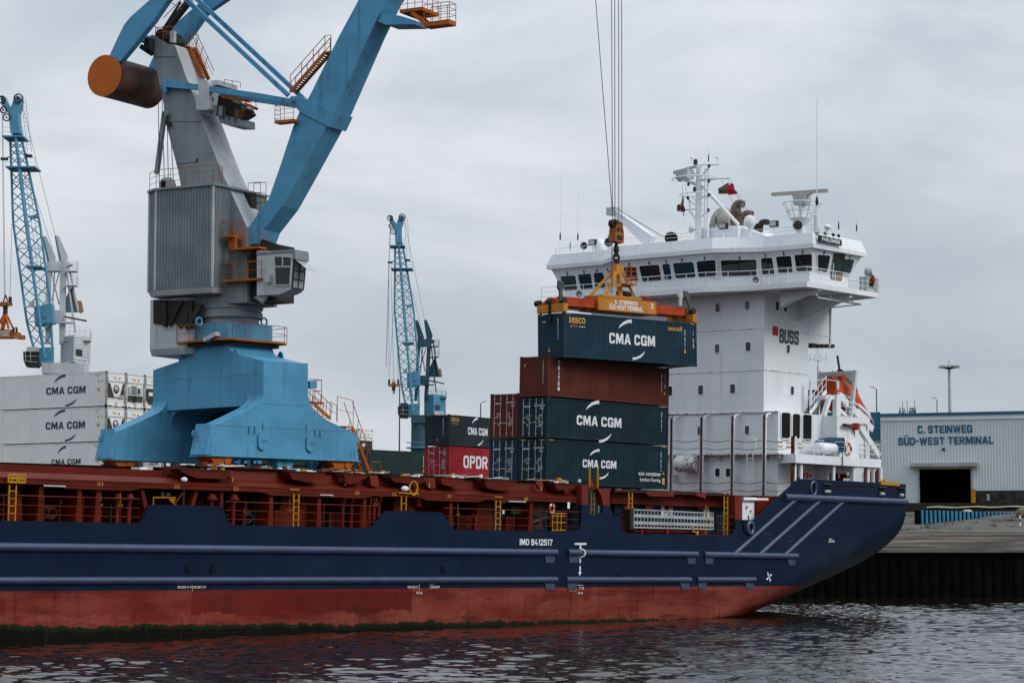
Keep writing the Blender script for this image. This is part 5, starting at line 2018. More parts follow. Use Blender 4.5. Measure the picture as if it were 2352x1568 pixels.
l = MB(M_whitebare)
p0, p1 = PX(ZC(592, 1465), XF - .55), PX(ZC(592, 1200), XF - .7)
yy = p0.y
l.ladder((XF - .35, yy, zd + .4), (XF - .68, yy, zle), .55, (0, 1, 0), .03, .36)
p2 = PX(ZC(597, 1096), XF - .7)
l.tube([(XF - .68, yy - .5, zle), (XF - .68, yy - .5, p2.z - .1), (XF - .68, yy - .4, p2.z), (XF - .68, yy + .4, p2.z), (XF - .68, yy + .5, p2.z - .1), (XF - .68, yy + .5, zle)], .035, 6)
l.bar((XF - .68, yy - .5, (zle + p2.z) / 2), (XF - .68, yy + .5, (zle + p2.z) / 2), .05)
l.build('house_ladder', ship)

# ---------------------------------------------------------------- bridge
ZR = 26.12
low = [Z1(72, 298), Z1(400, 272), Z1(497, 240), Z1(1190, 182), Z1(1470, 178), Z1(1855, 137), Z1(2180, 193)]
zr_px = [PZ(q, ZR) for q in low]
bx_ = [PX(q, XF).y for q in low]


def roofpt(q, x=None, y=None):
    return PX(q, x) if x is not None else P(q, y)


# plan of the roof edge (x from height, forced to a tidy symmetric outline)
CY = BEAM / 2
def yx(q, z=ZR):
    p = PZ(q, z)
    return p


plan = [Vector((x_, y_)) for x_, y_ in ((25.0, 24.4), (25.0, 18.9), (23.6, 16.6), (23.6, 7.0), (25.2, 3.6), (25.2, -.75), (31.9, -.75), (31.9, 24.4))]
# refine the port half from the photo: where each roof-edge point meets its wall line
def ix_front(q, x):
    p = PX(q, x)
    return p.y, p.z


ROOF_H = 1.14
def insetplan(d_, dx=0.0):
    return [Vector((x_ + (d_ if x_ < 30 else -d_), y_ + (d_ if y_ < CY else -d_))) for x_, y_ in ((p.x, p.y) for p in plan)]


def ring_at(pl, z):
    return [Vector((p.x, p.y, z)) for p in pl]


rf_ = MB(M_white)
rf_.loft([ring_at(insetplan(.35), ZR - .02), ring_at(plan, ZR), ring_at(plan, ZR + .30), ring_at(insetplan(.30), ZR + ROOF_H), ring_at(insetplan(.42), ZR + ROOF_H), ring_at(insetplan(.42), ZR + ROOF_H - .12)], True, True)
rf_.build('bridge_roof', ship)
ZB = 23.55
wplan_t = insetplan(.28)
wplan_b = insetplan(.95)
wb_ = MB(M_white)
wb_.loft([ring_at(wplan_b, ZB), ring_at(wplan_b, ZB + .95), ring_at(wplan_t, ZR - .03)], True, True)
wb_.build('bridge_wall', ship)
# bridge deck with walkway and wings
dplan = [Vector(q) for q in ((23.1, 24.9), (23.1, 7.2), (24.2, 3.9), (24.2, -1.0), (25.0, -1.0), (35.4, -1.0), (35.4, 6.5), (34.4, 6.5), (34.4, 24.9))]
bd = MB(M_white)
bd.prism([Vector((p.x, p.y, ZB - .36)) for p in ([Vector(q) for q in ((24.5, 24.7), (24.5, 18), (23.0, 16.2), (23.0, 7.2), (24.0, 3.9), (24.0, -1.1), (32.9, -1.1), (34.2, 3.5), (34.2, 24.7))])], (0, 0, .36))
bd.build('bridge_deck', ship)


def wallface(i):
    """plane of bridge wall panel i (between plan corner i and i+1), above the sill"""
    a, b = wplan_b[i], wplan_b[i + 1]
    c, d_ = wplan_t[i], wplan_t[i + 1]
    p0 = Vector((a.x, a.y, ZB + .95))
    e1 = Vector((b.x - a.x, b.y - a.y, 0))
    e2 = Vector((c.x - a.x, c.y - a.y, ZR - .03 - ZB - .95))
    n = e1.cross(e2).normalized()
    if n.x > 0 and i < 5:
        n = -n
    if i == 5 and n.y > 0:
        n = -n
    return p0, n


def bridge_window(i, quad, m_, fr_m=None):
    p0, n = wallface(i)
    pts_ = [SHIP.on(*Z1(*q), p0 + n * .03, n) for q in quad]
    c = sum(pts_, Vector()) / 4
    outer = []
    for k in range(4):                                    # rounded corners
        p, q0, q1 = pts_[k], pts_[k - 1], pts_[(k + 1) % 4]
        for t_ in (0, .25, .5, .75, 1):
            a_ = p + (q0 - p).normalized() * .16
            b_ = p + (q1 - p).normalized() * .16
            outer.append((a_ * (1 - t_) ** 2 + p * 2 * t_ * (1 - t_) + b_ * t_ * t_))
    big = [c + (p - c) * (1 + .09 / max(.3, (p - c).length)) for p in outer]
    b = MB(fr_m or M_whitebare)
    b.loft([[p - n * .04 for p in big], [p + n * .02 for p in big], [p + n * .02 for p in outer], [p - n * .02 for p in outer]], True, False)
    f_ = b.build('bridge_window', ship)
    MB(m_).poly([p - n * .005 for p in outer]).build('pane', f_)
    t1, t2 = pts_[0].lerp(pts_[1], .5), n
    w = MB(M_darksteel)
    rr_ = random.Random(int(c.x * 100 + c.y * 10))
    q = t1 + Vector((0, 0, .42)) + n * .06
    if (pts_[0] - pts_[1]).length > .7:
        w.bar(q, t1 + Vector((0, 0, .08)) + n * .12 + (pts_[1] - pts_[0]).normalized() * rr_.uniform(-.15, .15), .07)
        w.tube([t1 + n * .1, t1 + n * .08 + (pts_[2] - pts_[1]) * .6], .018, 4)
        w.build('wiper', f_)


for i, quad in ((0, [(135, 345), (238, 337), (252, 438), (168, 443)]), (0, [(254, 333), (342, 325), (358, 432), (276, 436)]), (0, [(359, 322), (425, 318), (446, 424), (374, 428)]),
                (1, [(447, 312), (480, 305), (505, 388), (472, 394)]),
                (2, [(560, 285), (644, 279), (662, 372), (588, 380)]), (2, [(665, 276), (800, 266), (818, 371), (690, 381)]), (2, [(821, 263), (872, 259), (888, 366), (840, 371)]), (2, [(892, 257), (1030, 247), (1048, 350), (912, 360)]), (2, [(1050, 245), (1180, 234), (1184, 343), (1066, 352)]),
                (3, [(1214, 237), (1455, 232), (1455, 342), (1222, 344)]),
                (4, [(1484, 224), (1560, 219), (1578, 328), (1493, 333)]), (4, [(1585, 212), (1688, 206), (1700, 317), (1602, 322)]), (4, [(1709, 200), (1828, 194), (1828, 308), (1724, 312)]),
                (5, [(1865, 197), (1952, 206), (1930, 317), (1866, 308)]), (5, [(2046, 226), (2114, 232), (2082, 333), (2022, 325)])):
    bridge_window(i, quad, M_glasslt if (i == 0 and quad[0][0] < 140) or quad[0][0] > 2000 else M_glass)  # outer wing panes coloured paler for the sky showing through them
p0, n5 = wallface(5)
dr_ = MB(M_darksteel)
dp = [SHIP.on(*Z1(*q), p0 + n5 * .05, n5) for q in ((1976, 190), (2050, 197), (2018, 405), (1950, 396))]
dr_.prism(dp, n5 * .05)
dd = dr_.build('bridge_door', ship)
dpn = [SHIP.on(*Z1(*q), p0 + n5 * .106, n5) for q in ((1960, 325), (2030, 330), (2014, 404), (1955, 396))]
MB(paint('pale_wood', (.30, .22, .17), .6)).prism(dpn, n5 * .012).build('door_panel', dd)
wn_ = [SHIP.on(*Z1(*q), p0 + n5 * .106, n5) for q in ((1992, 228), (2030, 232), (2016, 310), (1982, 306))]
MB(M_glasslt).prism(wn_, n5 * .01).build('pane', dd)
MB(M_whitebare).bar(SHIP.on(*Z1(1975, 258), p0 + n5 * .15, n5), SHIP.on(*Z1(1965, 355), p0 + n5 * .15, n5), .07).build('handle', dd)

# rails of the bridge deck and roof
br_ = MB(M_whitebare)
rp = [Vector((24.55, 24.5, ZB)), Vector((24.55, 18, ZB)), Vector((23.1, 16.2, ZB)), Vector((23.1, 7.2, ZB)), Vector((24.1, 3.9, ZB)), Vector((24.1, -1.0, ZB)), Vector((32.8, -1.0, ZB)), Vector((33.9, 3.0, ZB))]
br_.rail(rp, 1.08, .032, 3, 1.9)
br_.build('bridge_deck_rail', ship)
rr2 = MB(M_whitebare)
zt_ = ZR + ROOF_H
ip = insetplan(.5)
rr2.rail([Vector((p.x, p.y, zt_)) for p in (ip[2], ip[3], ip[4], ip[5], ip[6])], .55, .024, 2, 2.6)
rr2.rail([Vector((ip[0].x + .5, ip[0].y, zt_)), Vector((ip[0].x, ip[0].y, zt_)), Vector((ip[1].x, ip[1].y, zt_)), Vector((ip[2].x, ip[2].y, zt_))], .5, .024, 2, 2.2)
rr2.build('roof_rail', ship)

# support bracket under the port wing
ub = MB(M_white)
ub.prism([(24.4, -1.0, ZB - .37), (24.4, YP, ZB - .37), (24.4, YP, ZB - 2.9), (24.4, YP - .5, ZB - 2.2), (24.4, -.6, ZB - .75)], (1.6, 0, 0)) if False else None
pa = [PX(ZC(*q), XF + .1) for q in ((780, 142), (1028, 120), (1028, 132), (905, 180), (830, 212), (800, 232), (790, 242))]
ub.prism([Vector((XF + .1, p.y, p.z)) for p in pa], (.55, 0, 0))
ub.prism([(XF + 4.2, YP, ZB - .4), (XF + 4.2, -.9, ZB - .4), (XF + 4.2, -.9, ZB - .6), (XF + 4.2, YP, ZB - 2.2)], (.3, 0, 0))
ub.build('wing_bracket', ship)
pr = MB(M_whitebare)
pa, pb = Vector((25.6, -.8, ZB - .75)), Vector((32.6, .2, ZB - .8))
pr.tube([pa, Vector((26.2, -.5, ZB - .9)), pb], .07, 7)
for k in (.3, .55, .8):
    p = pa.lerp(pb, k)
    pr.tube([p, p + Vector((0, 0, .5))], .04, 5)
pr.tube([pb, Vector((33.2, YP, ZB - .85))], .05, 6)
pr.build('wing_pipe', ship)
dp_ = MB(M_white)
p1_, p2_ = Vector((x_hi - .15, YP - .08, ZB - .5)), Vector((x_hi - .15, YP - .08, z_ov + .2))
dp_.tube([p1_, p2_, p2_ + Vector((-.2, 0, -.35))], .07, 7)
dp_.build('drain_pipe', ship)
fl = MB(M_darksteel)
for k in range(5):
    p = P(ZC(980 + k * 30, 492), YP + .3)
    fl.box(p.x - .25, p.x + .25, YP - .1, YP + .4, p.z - .18, p.z + .08)
p, q2 = P(ZC(972, 498), YP + .3), P(ZC(1110, 486), YP + .3)
fl.tube([p, q2], .04, 5)
fl.build('floodlight', ship)

# name board
nbd = MB(paint('name_board', (.012, .028, .036), .4, var=.1, streak=0))
yb_ = -.95
q = [P(Z1(*e_), yb_) for e_ in ((1880, 68), (2028, 100), (2028, 140), (1876, 112))]
nbd.prism(q, (0, .12, 0))
b_ = nbd.build('name_board', ship)
c = sum(q, Vector()) / 4
tx_ = MB(M_wtext)
xd_ = (q[1] - q[0]).normalized()
tx_.text('PHILEMON', c + Vector((0, -.02, 0)), xd_, (0, 0, 1), (q[0].z - q[3].z) * .55, (q[1] - q[0]).length * .80, .01)
tx_.build('lettering', b_, recalc=False)

# fittings on the port wing
wf = MB(M_greylt)
p = P(Z1(2225, 340), -.7)
wf.lathe((p.x, -.7, ZB), [(.1, 0), (.1, 1.35)], 8)
wf.lathe(P(Z1(2205, 318), -.7), [(.05, -.28), (.33, -.2), (.36, .0), (.36, .28)], 16, ax=(.55, -.75, .1))
wf.build('searchlight', ship)
wf = MB(M_greylt)
a, c = P(Z1(2168, 440), -.6), P(Z1(2250, 360), -.6)
wf.box(a.x, c.x, -.95, -.3, ZB, c.z)
wf.mat(M_darksteel).box(a.x + .3, a.x + .9, -.97, -.94, ZB + .35, ZB + .9)
wf.mat(M_redbright).lathe(P(Z1(2236, 392), -1.05), [(.12, 0), (.16, .1), (.16, .45), (.08, .6)], 10)
wf.build('wing_console', ship)
hn = MB(M_greylt)
for uv, ax_ in ((Z1(1448, 375), (-.8, -.6, 0)), (Z1(265, 468), (-.8, -.6, 0))):
    p = PX(uv, XF - 2.4 if uv[0] > 1500 else XF - .9)
    hn.lathe(p, [(.06, 0), (.1, .15), (.26, .42)], 12, ax=ax_, caps=False)
hn.build('horn', ship)

# ---------------------------------------------------------------- on the roof of the bridge
zt_ = ZR + ROOF_H
top_house = MB(M_white)
q = [PX(Z2(*e_), 27.6) for e_ in ((450, 1010), (450, 942), (868, 898), (868, 1010))]
zh_ = q[2].z
yl, yr_ = q[0].y, q[2].y
top_house.prism([(27.6, yl, zt_ - .2), (27.6, yr_, zt_ - .2), (27.6, yr_, q[2].z), (27.6, yl, q[2].z)], (4.5, 0, 0))
top_house.prism([(27.6, yr_, zt_ - .2), (32.1, yr_, zt_ - .2), (32.1, yr_, zt_ + .1), (27.6, yr_, q[2].z)], (0, -.05, 0))
top_house.prism([(28.0, yr_ - .05, zt_ - .2), (28.0, yr_ - 3.4, zt_ - .2), (28.0, yr_ - 3.4, zt_ + .05), (28.0, yr_ - .05, q[2].z - .1)], (2.5, 0, 0))
top_house.build('roof_house', ship)

XM = 27.2
mast = MB(M_whitebare)
mt, mb_ = PX(Z2(437, 225), XM), PX(Z2(430, 1040), XM)
ym = (mt.y + mb_.y) / 2
mast.lathe((XM, ym, zt_ - .2), [(.26, 0), (.22, mt.z - zt_ + .2)], 12)
mt2 = PX(Z2(543, 230), XM)
mast.lathe((XM, mt2.y, zt_ - .2), [(.10, 0), (.08, mt2.z - zt_ + .2)], 8)
mast.ladder((XM, (ym + mt2.y) / 2 + .12, zt_), (XM, (ym + mt2.y) / 2 + .12, mt.z - .3), .5, (0, 1, 0), .03, .42)
a, c = PX(Z2(440, 222), XM), PX(Z2(662, 222), XM)
mast.tube([a, c], .06, 6)
a, c = PX(Z2(450, 385), XM), PX(Z2(790, 370), XM)
mast.tube([a, c], .07, 6)
a, c = PX(Z2(450, 435), XM), PX(Z2(880, 893), XM + 1.2)
mast.tube([a, c], .13, 9)
for vz, uz0, uz1 in ((400, 168, 608), (570, 245, 555)):
    a, c = PX(Z2(uz0, vz), XM), PX(Z2(uz1, vz), XM)
    cy_, ry = (a.y + c.y) / 2, abs(a.y - c.y) / 2
    mast.tube([(XM + .75 * ry * math.cos(6.283 * k / 22), cy_ + ry * math.sin(6.283 * k / 22), a.z) for k in range(23)], .045, 5)
for e0, e1, w_ in (((430, 455), (240, 375), .20), ((425, 360), (340, 275), .12), ((455, 365), (530, 265), .09), ((415, 690), (265, 565), .09), ((415, 715), (200, 740), .10), ((415, 835), (330, 745), .10), ((440, 830), (540, 730), .08), ((330, 600), (330, 750), .06), ((415, 640), (360, 580), .06), ((440, 600), (545, 575), .06)):
    mast.bar(PX(Z2(*e0), XM), PX(Z2(*e1), XM), w_)
mast.mat(M_darksteel)
for e_ in ((550, 235, 0), (548, 400, 0), (547, 560, 0), (543, 728, 0), (393, 500, 1), (398, 190, 1), (225, 375, 1), (215, 700, 2), (318, 440, 0), (320, 265, 0), (313, 590, 0)):
    p = PX(Z2(e_[0], e_[1]), XM - .1)
    s_ = (.12, .2, .22)[e_[2]]
    mast.lathe((p.x, p.y, p.z - s_), [(s_ * .8, 0), (s_ * .9, s_ * .4), (s_ * .7, s_ * .5), (s_ * .85, s_ * 1.4), (s_ * .5, s_ * 2)], 8)
mast.mat(M_whitebare)
for u in (357, 643):
    p = PX(Z2(u, 215), XM)
    mast.tube([p, p + Vector((0, 0, .55))], .03, 5)
    mast.lathe(p + Vector((0, 0, .45)), [(.16, 0), (.13, .1), (.03, .3)], 8)
mast.build('signal_mast', ship)
rd = MB(M_greylt)
p, q2 = PX(Z2(153, 312), XM - 1.0), PX(Z2(415, 238), XM - .6)
rd.bar(p, q2, .16, .2)
p = PX(Z2(278, 335), XM - .8)
rd.box(p.x - .4, p.x + .4, p.y - .55, p.y + .55, p.z - .35, p.z + .35)
rd.build('radar_scanner', ship)

# second radar mast with its basket
XR = 26.5
pt, pb = PX(Z2(1590, 640), XR), PX(Z2(1590, 985), XR)
yr2 = pt.y
rm = MB(M_whitebare)
rm.lathe((XR, yr2, zt_ - .1), [(.28, 0), (.26, .9), (.24, pt.z - zt_)], 12)
zb0, zb1 = PX(Z2(1570, 832), XR).z, PX(Z2(1570, 655), XR).z
r0 = abs(PX(Z2(1465, 830), XR).y - PX(Z2(1680, 830), XR).y) / 2
r1 = abs(PX(Z2(1395, 655), XR).y - PX(Z2(1745, 655), XR).y) / 2
rm.lathe((XR, yr2, zb0 - .45), [(.3, 0), (r0, .42), (r0, .5)], 18)
for t_ in (.5, 1.0):
    rr_ = r0 + (r1 - r0) * t_
    rm.tube([(XR + rr_ * math.cos(6.283 * k / 20), yr2 + rr_ * math.sin(6.283 * k / 20), zb0 + (zb1 - zb0) * t_) for k in range(21)], .045, 5)
for k in range(12):
    a_ = 6.283 * k / 12
    rm.tube([(XR + r0 * math.cos(a_), yr2 + r0 * math.sin(a_), zb0), (XR + r1 * math.cos(a_), yr2 + r1 * math.sin(a_), zb1)], .035, 5)
rm.build('radar_mast', ship)
rd = MB(M_greylt)
p = PX(Z2(1577, 612), XR)
rd.box(XR - .38, XR + .38, yr2 - .52, yr2 + .52, p.z - .4, p.z + .3)
rd.lathe((XR, yr2, p.z + .3), [(.2, 0), (.12, .25)], 10)
a, c = PX(Z2(1258, 555), XR), PX(Z2(1880, 510), XR)
L_ = abs(a.y - c.y)
rd.mat(paint('cream_radar', (.42, .40, .34), .5, var=.06, streak=.15))
rd.bar((XR, a.y, a.z), (XR, c.y, c.z), .26, .24)
rd.mat(M_greylt).bar((XR, yr2 + .8, (a.z + c.z) / 2 - .18), (XR, yr2 - .8, (a.z + c.z) / 2 - .16), .3, .14)
rd.build('radar_scanner', ship)

# exhausts
XE = 30.3
fn = MB(paint('sooty_white_funnel', (.30, .285, .26), .55, var=.25, vscale=.9, streak=.7, rust=.35))
a, c = PX(Z2(565, 925), XE), PX(Z2(860, 925), XE)
t_ = PX(Z2(740, 695), XE)
cy_, ry = (a.y + c.y) / 2, abs(a.y - c.y) / 2
prof = [(1, 0), (.98, .3), (.90, .55), (.72, .8), (.45, .95), (.05, 1)]
hh = t_.z - zt_
fn.lathe((XE, cy_, zt_), [(r_ * ry, h_ * hh) for r_, h_ in prof], 20)
fn.build('funnel', ship)
M_exh = paint('scorched_exhaust', (.16, .12, .095), .7, var=.45, vscale=2.2, streak=.7, rust=.75)
for path, rad, nm, mm in (([(830, 900), (828, 740), (850, 680), (885, 655), (930, 665)], .29, 'exhaust_pipe', M_exh), ([(905, 900), (915, 840), (945, 785), (985, 765), (1030, 775)], .25, 'exhaust_pipe', M_exh), ([(880, 860), (885, 760), (860, 700)], .24, 'exhaust_pipe', M_exh), ([(1125, 970), (1125, 900), (1150, 865), (1208, 865)], .22, 'exhaust_pipe', M_darksteel), ([(1085, 950), (1080, 885)], .22, 'exhaust_pipe', M_darksteel)):
    b = MB(mm)
    pth = [PX(Z2(*e_), XE - .9) for e_ in path]
    sm_ = []
    for i in range(len(pth) - 1):
        for k in range(4):
            t2 = k / 4
            p0_, p1_, p2_, p3_ = pth[max(0, i - 1)], pth[i], pth[i + 1], pth[min(len(pth) - 1, i + 2)]
            sm_.append(.5 * ((2 * p1_) + (p2_ - p0_) * t2 + (2 * p0_ - 5 * p1_ + 4 * p2_ - p3_) * t2 ** 2 + (3 * p1_ - p0_ - 3 * p2_ + p3_) * t2 ** 3))
    sm_.append(pth[-1])
    b.tube(sm_, rad, 14)
    b.build(nm, ship)
# domes
for uv0, uv1, cx_, nm in ((Z2(950, 905), Z2(1060, 780), 26.2, 0), (T(2, 1, 768, 735), T(2, 1, 858, 618), 27.5, 0), (Z2(1842, 935), Z2(1912, 885), 26.3, 1)):
    a, c = PX(uv0, cx_), PX(uv1, cx_)
    rr_ = abs(a.y - c.y) / 2
    y_ = (a.y + c.y) / 2
    hh = c.z - a.z
    b = MB(M_whitebare)
    b.lathe((cx_, y_, zt_ - .1), [(.14, 0), (.12, a.z - zt_)], 8)
    b.lathe((cx_, y_, a.z), [(rr_ * .55, -.12), (rr_ * .95, 0), (rr_, hh * .25), (rr_ * .97, hh * .5), (rr_ * .75, hh * .8), (rr_ * .4, hh * .95), (.02, hh)], 16)
    b.build('satellite_dome', ship)
# whip aerials
for uv0, uv1, cx_, rad in ((Z2(1757, 935), (1876.5, 226), 26.0, .05), (T(2, 1, 440, 765), T(2, 1, 455, 45), 26.6, .028), (T(2, 1, 603, 760), T(2, 1, 612, 72), 28.5, .028), (T(2, 1, 533, 755), T(2, 1, 537, 560), 27.5, .02), (T(2, 1, 884, 690), T(2, 1, 884, 495), 26.5, .02), (Z2(2000, 1000), Z2(2004, 710), 29.5, .025), (Z2(2200, 1020), Z2(2210, 720), 32.5, .025), (Z2(628, 920), Z2(630, 725), 26.0, .025), (Z2(543, 225), Z2(545, 12), 27.2, .02), (Z2(263, 745), Z2(275, 1045), 26.2, .015)):
    a, c = PX(uv0, cx_), PX(uv1, cx_)
    b = MB(M_whitebare)
    b.tube([(cx_, a.y, zt_ if uv0[0] != Z2(543, 225)[0] and uv0[0] != Z2(263, 745)[0] else a.z), (cx_, c.y, c.z)], rad, 5, r2=rad * .5)
    m_ = a.lerp(c, .18)
    b.mat(M_darksteel).lathe(m_, [(rad * 2, 0), (rad * 2.6, .25), (rad, .6)], 6)
    b.build('aerial', ship)
b = MB(M_white)
p = PX(Z2(1755, 940), 26.0)
b.lathe((26.0, p.y, zt_), [(.22, 0), (.22, 1.25)], 10)
b.build('aerial_base', ship)
# lamps and whistles on the roof
for uv, cx_ in ((Z2(712, 912), 26.2), (Z2(1277, 888), 26.8), (T(2, 1, 742, 662), 27.0)):
    p = PX(uv, cx_)
    b = MB(M_darksteel)
    b.box(cx_ - .15, cx_ + .15, p.y - .33, p.y + .33, p.z - .2, p.z + .25)
    b.mat(M_greylt).box(cx_ - .17, cx_ - .15, p.y - .27, p.y + .27, p.z - .14, p.z + .19)
    b.mat(M_whitebare).lathe((cx_, p.y, zt_), [(.05, 0), (.05, p.z - zt_ - .2)], 6)
    b.build('floodlight', ship)
for uv, cx_, r_ in ((Z2(1540, 900), 25.6, .36), (T(2, 1, 888, 658), 26.2, .36), (T(2, 1, 660, 690), 26.4, .3)):
    p = PX(uv, cx_)
    b = MB(M_greylt)
    b.lathe(p, [(r_ * .5, .4), (r_, .1), (r_, -.15)], 16, ax=(.65, .65, 0))
    b.mat(M_darksteel).lathe(p - Vector((.11, .11, 0)), [(r_ * .9, 0), (r_ * .3, -.01)], 16, ax=(.65, .65, 0))
    b.mat(M_whitebare).lathe((p.x, p.y, zt_), [(.06, 0), (.06, max(.1, p.z - zt_ - r_))], 6)
    b.build('searchlight', ship)
b = MB(M_galv)
p = PX(Z2(335, 950), 26.0)
b.lathe(p, [(.04, .6), (.1, .3), (.28, 0)], 12, ax=(.3, -.95, 0), caps=False)
b.mat(M_whitebare).bar(p + Vector((.1, -.4, 0)), Vector((27.0, ym, p.z)), .08)
b.build('horn', ship)
b = MB(M_black)
p = PX(Z2(125, 1060), 26.4)
b.lathe((26.4, p.y, zt_), [(.34, -.1), (.36, .25), (.52, .6), (.5, .8), (.3, .98)], 12)
b.mat(M_gtarp).lathe((26.4, p.y, zt_ + .8), [(.42, 0), (.36, .22), (.1, .32)], 12)
b.build('covered_compass', ship)
b = MB(M_white)
a, c = PX(T(2, 1, 1265, 650), 29.5), PX(T(2, 1, 930, 375), 29.5)
d_ = (c - a).normalized()
s_ = Vector((0, -d_.z, d_.y))
b.prism([a - s_ * .55, a + s_ * .45, c + s_ * .22, c - s_ * .22], (.5, 0, 0))
b.mat(M_greylt).box(29.4, 30.1, c.y - .25, c.y + .65, c.z - .25, c.z + .35)
b.mat(M_rope).tube([c + Vector((.2, 0, .3)), a + Vector((.2, -1.2, .3))], .03, 5)
b.build('stores_crane', ship)
gs = MB(M_darksteel)
for uv in (Z2(1845, 985), Z2(1935, 1000), Z2(1995, 1010)):
    p = P(uv, -.4)
    gs.sphere((p.x, -.4, p.z - .05), .16, 8)
    gs.mat(M_whitebare).tube([(p.x - .15, -.4, p.z - .4), (p.x - .2, -.4, p.z), (p.x, -.4, p.z + .18)], .03, 5)
    gs.mat(M_darksteel)
gs.build('deck_lamp', ship)

# flags hang from the halyards: things of their own
def flag(px, x, m_list, label, wave=.07):
    t_ = MB(m_list[0])
    q = [PX(e_, x) for e_ in px]
    n, k = 10, 8
    grid = []
    for i in range(n + 1):
        a = i / n
        row = []
        for j in range(k + 1):
            b_ = j / k
            p = (q[0] * (1 - a) + q[1] * a) * (1 - b_) + (q[3] * (1 - a) + q[2] * a) * b_
            row.append(p + Vector((wave * math.sin(7 * a + 3 * b_), 0, .05 * math.sin(9 * a + 2 * b_))))
        grid.append(row)
    half = n // 2 if len(m_list) > 1 else n
    t_.loft(grid[:half + 1], False, False, True)
    if len(m_list) > 1:
        t_.mat(m_list[1]).loft(grid[half:], False, False, True)
    return t_.build('flag', None, SHIP, label, 'flag', recalc=False)


M_fred = paint('red_flag_cloth', (.36, .02, .03), .8, var=.15, streak=0)
M_fol = paint('olive_flag_cloth', (.115, .105, .06), .8, var=.25, vscale=2, streak=.2)
M_fbr = paint('dark_red_flag_cloth', (.11, .02, .015), .8, var=.2, streak=.1)
flag([Z2(805, 425), Z2(868, 545), Z2(765, 555), Z2(740, 480)], 26.6, [M_fred], 'bright red flag hanging from the signal mast yard')
flag([Z2(765, 420), Z2(775, 548), Z2(650, 540), Z2(655, 490)], 27.0, [M_fol], 'dull olive flag hanging beside the red one')
flag([Z2(252, 565), Z2(285, 740), Z2(235, 745), Z2(222, 690)], 26.6, [M_fol, M_fbr], 'limp dark red and gold flag below the mast ring on the left')
hl = MB(M_rope)
for e0, e1 in (((685, 390), (890, 790)), ((760, 385), (960, 760)), ((795, 370), (805, 425)), ((868, 545), (990, 750)), ((250, 440), (252, 565)), ((275, 430), (390, 860))):
    hl.tube([PX(Z2(*e0), 26.9), PX(Z2(*e1), 27.4)], .012, 4)
hl.build('halyard', ship)

# ---------------------------------------------------------------- stern deck
ZPD = P(ZC(1160, 1217), 0).z
st = MB(M_white)
xa, xb = P(ZC(888, 1205), 0).x, P(ZC(1447, 1235), 0).x
st.prism([Vector((x_, y_, ZPD - .62)) for x_, y_ in ((xa, .02), (xb, .02), (xb, ylo), (XF + .15, ylo), (XF + .02, ylo - .3), (xa, .4))], (0, 0, .62))
st.box(30.6, xb - .01, ylo, 7.0, ZPD - .6, ZPD - .01)
st.build('boat_deck', ship)
zbw = 8.5
for u in (920, 1133, 1264, 1358, 1441):
    p = P(ZC(u, 1320), .35)
    cl_ = MB(M_whitebare)
    cl_.lathe((p.x, .35, zbw), [(.14, 0), (.14, ZPD - .62 - zbw)], 10)
    cl_.build('deck_post', ship)
cl_ = MB(M_whitebare)
p = P(ZC(1392, 1320), 1.6)
cl_.lathe((p.x, 1.6, zbw), [(.14, 0), (.14, ZPD - .9 - zbw), (.3, ZPD - .62 - zbw)], 10)
cl_.build('deck_post', ship)
rl = MB(M_whitebare)
rl.rail([Vector((xa, .1, ZPD)), Vector((P(ZC(1068, 1200), .1).x, .1, ZPD))], 1.08, .032, 3, 1.3)
rl.rail([Vector((P(ZC(1148, 1200), .1).x, .1, ZPD)), Vector((P(ZC(1205, 1200), .1).x, .1, ZPD))], 1.08, .02, 3, 1.3)
rl.rail([Vector((P(ZC(1300, 1215), .1).x, .1, ZPD)), Vector((xb - .1, .1, ZPD)), Vector((xb - .1, 4, ZPD))], 1.08, .032, 3, 1.3)
rl.build('boat_deck_rail', ship)

# block carrying the lifeboat
yB = .95
cB = P(ZC(1157, 1000), yB)
xB = cB.x
zB1 = P(ZC(1157, 950), yB).z
xB2 = P(ZC(1300, 1000), yB).x
bk = MB(M_white)
bk.box(xB, xB2, yB, 9.0, ZPD - .3, zB1)
xo = P(ZC(1367, 960), yB).x
zo = P(ZC(1330, 1003), yB).z
bk.box(xB2, xo, yB, yB + .3, zo, zB1)
bk.box(xB2, xo, yB + 3.2, yB + 3.5, zo, zB1)
bk.build('boat_house', ship)
dr_ = MB(M_whitebare)
a, c = P(ZC(1228, 1190), yB - .03), P(ZC(1280, 1020), yB - .03)
dr_.prism(rrect(Vector(((a.x + c.x) / 2, yB - .03, (a.z + c.z) / 2)), Vector((1, 0, 0)), Vector((0, 0, 1)), c.x - a.x, c.z - a.z, .15), (0, .028, 0))
d2 = dr_.build('steel_door', ship)
MB(M_darksteel).tube([(c.x - .2, yB - .06, c.z - .3), (c.x - .2, yB - .06, c.z - .75)], .03, 5).build('handle', d2)
ll = MB(M_rusty)
a, c = P(ZC(1203, 1000), yB - .3), P(ZC(1290, 975), yB - .3)
ll.bar((a.x, yB - .25, zB1 - .65), (c.x, yB - .25, zB1 - .7), .2)
ll.mat(M_redbright).lathe((c.x - .1, yB - .25, zB1 - .95), [(.24, 0), (.24, .5)], 10)
ll.build('stern_light', ship)
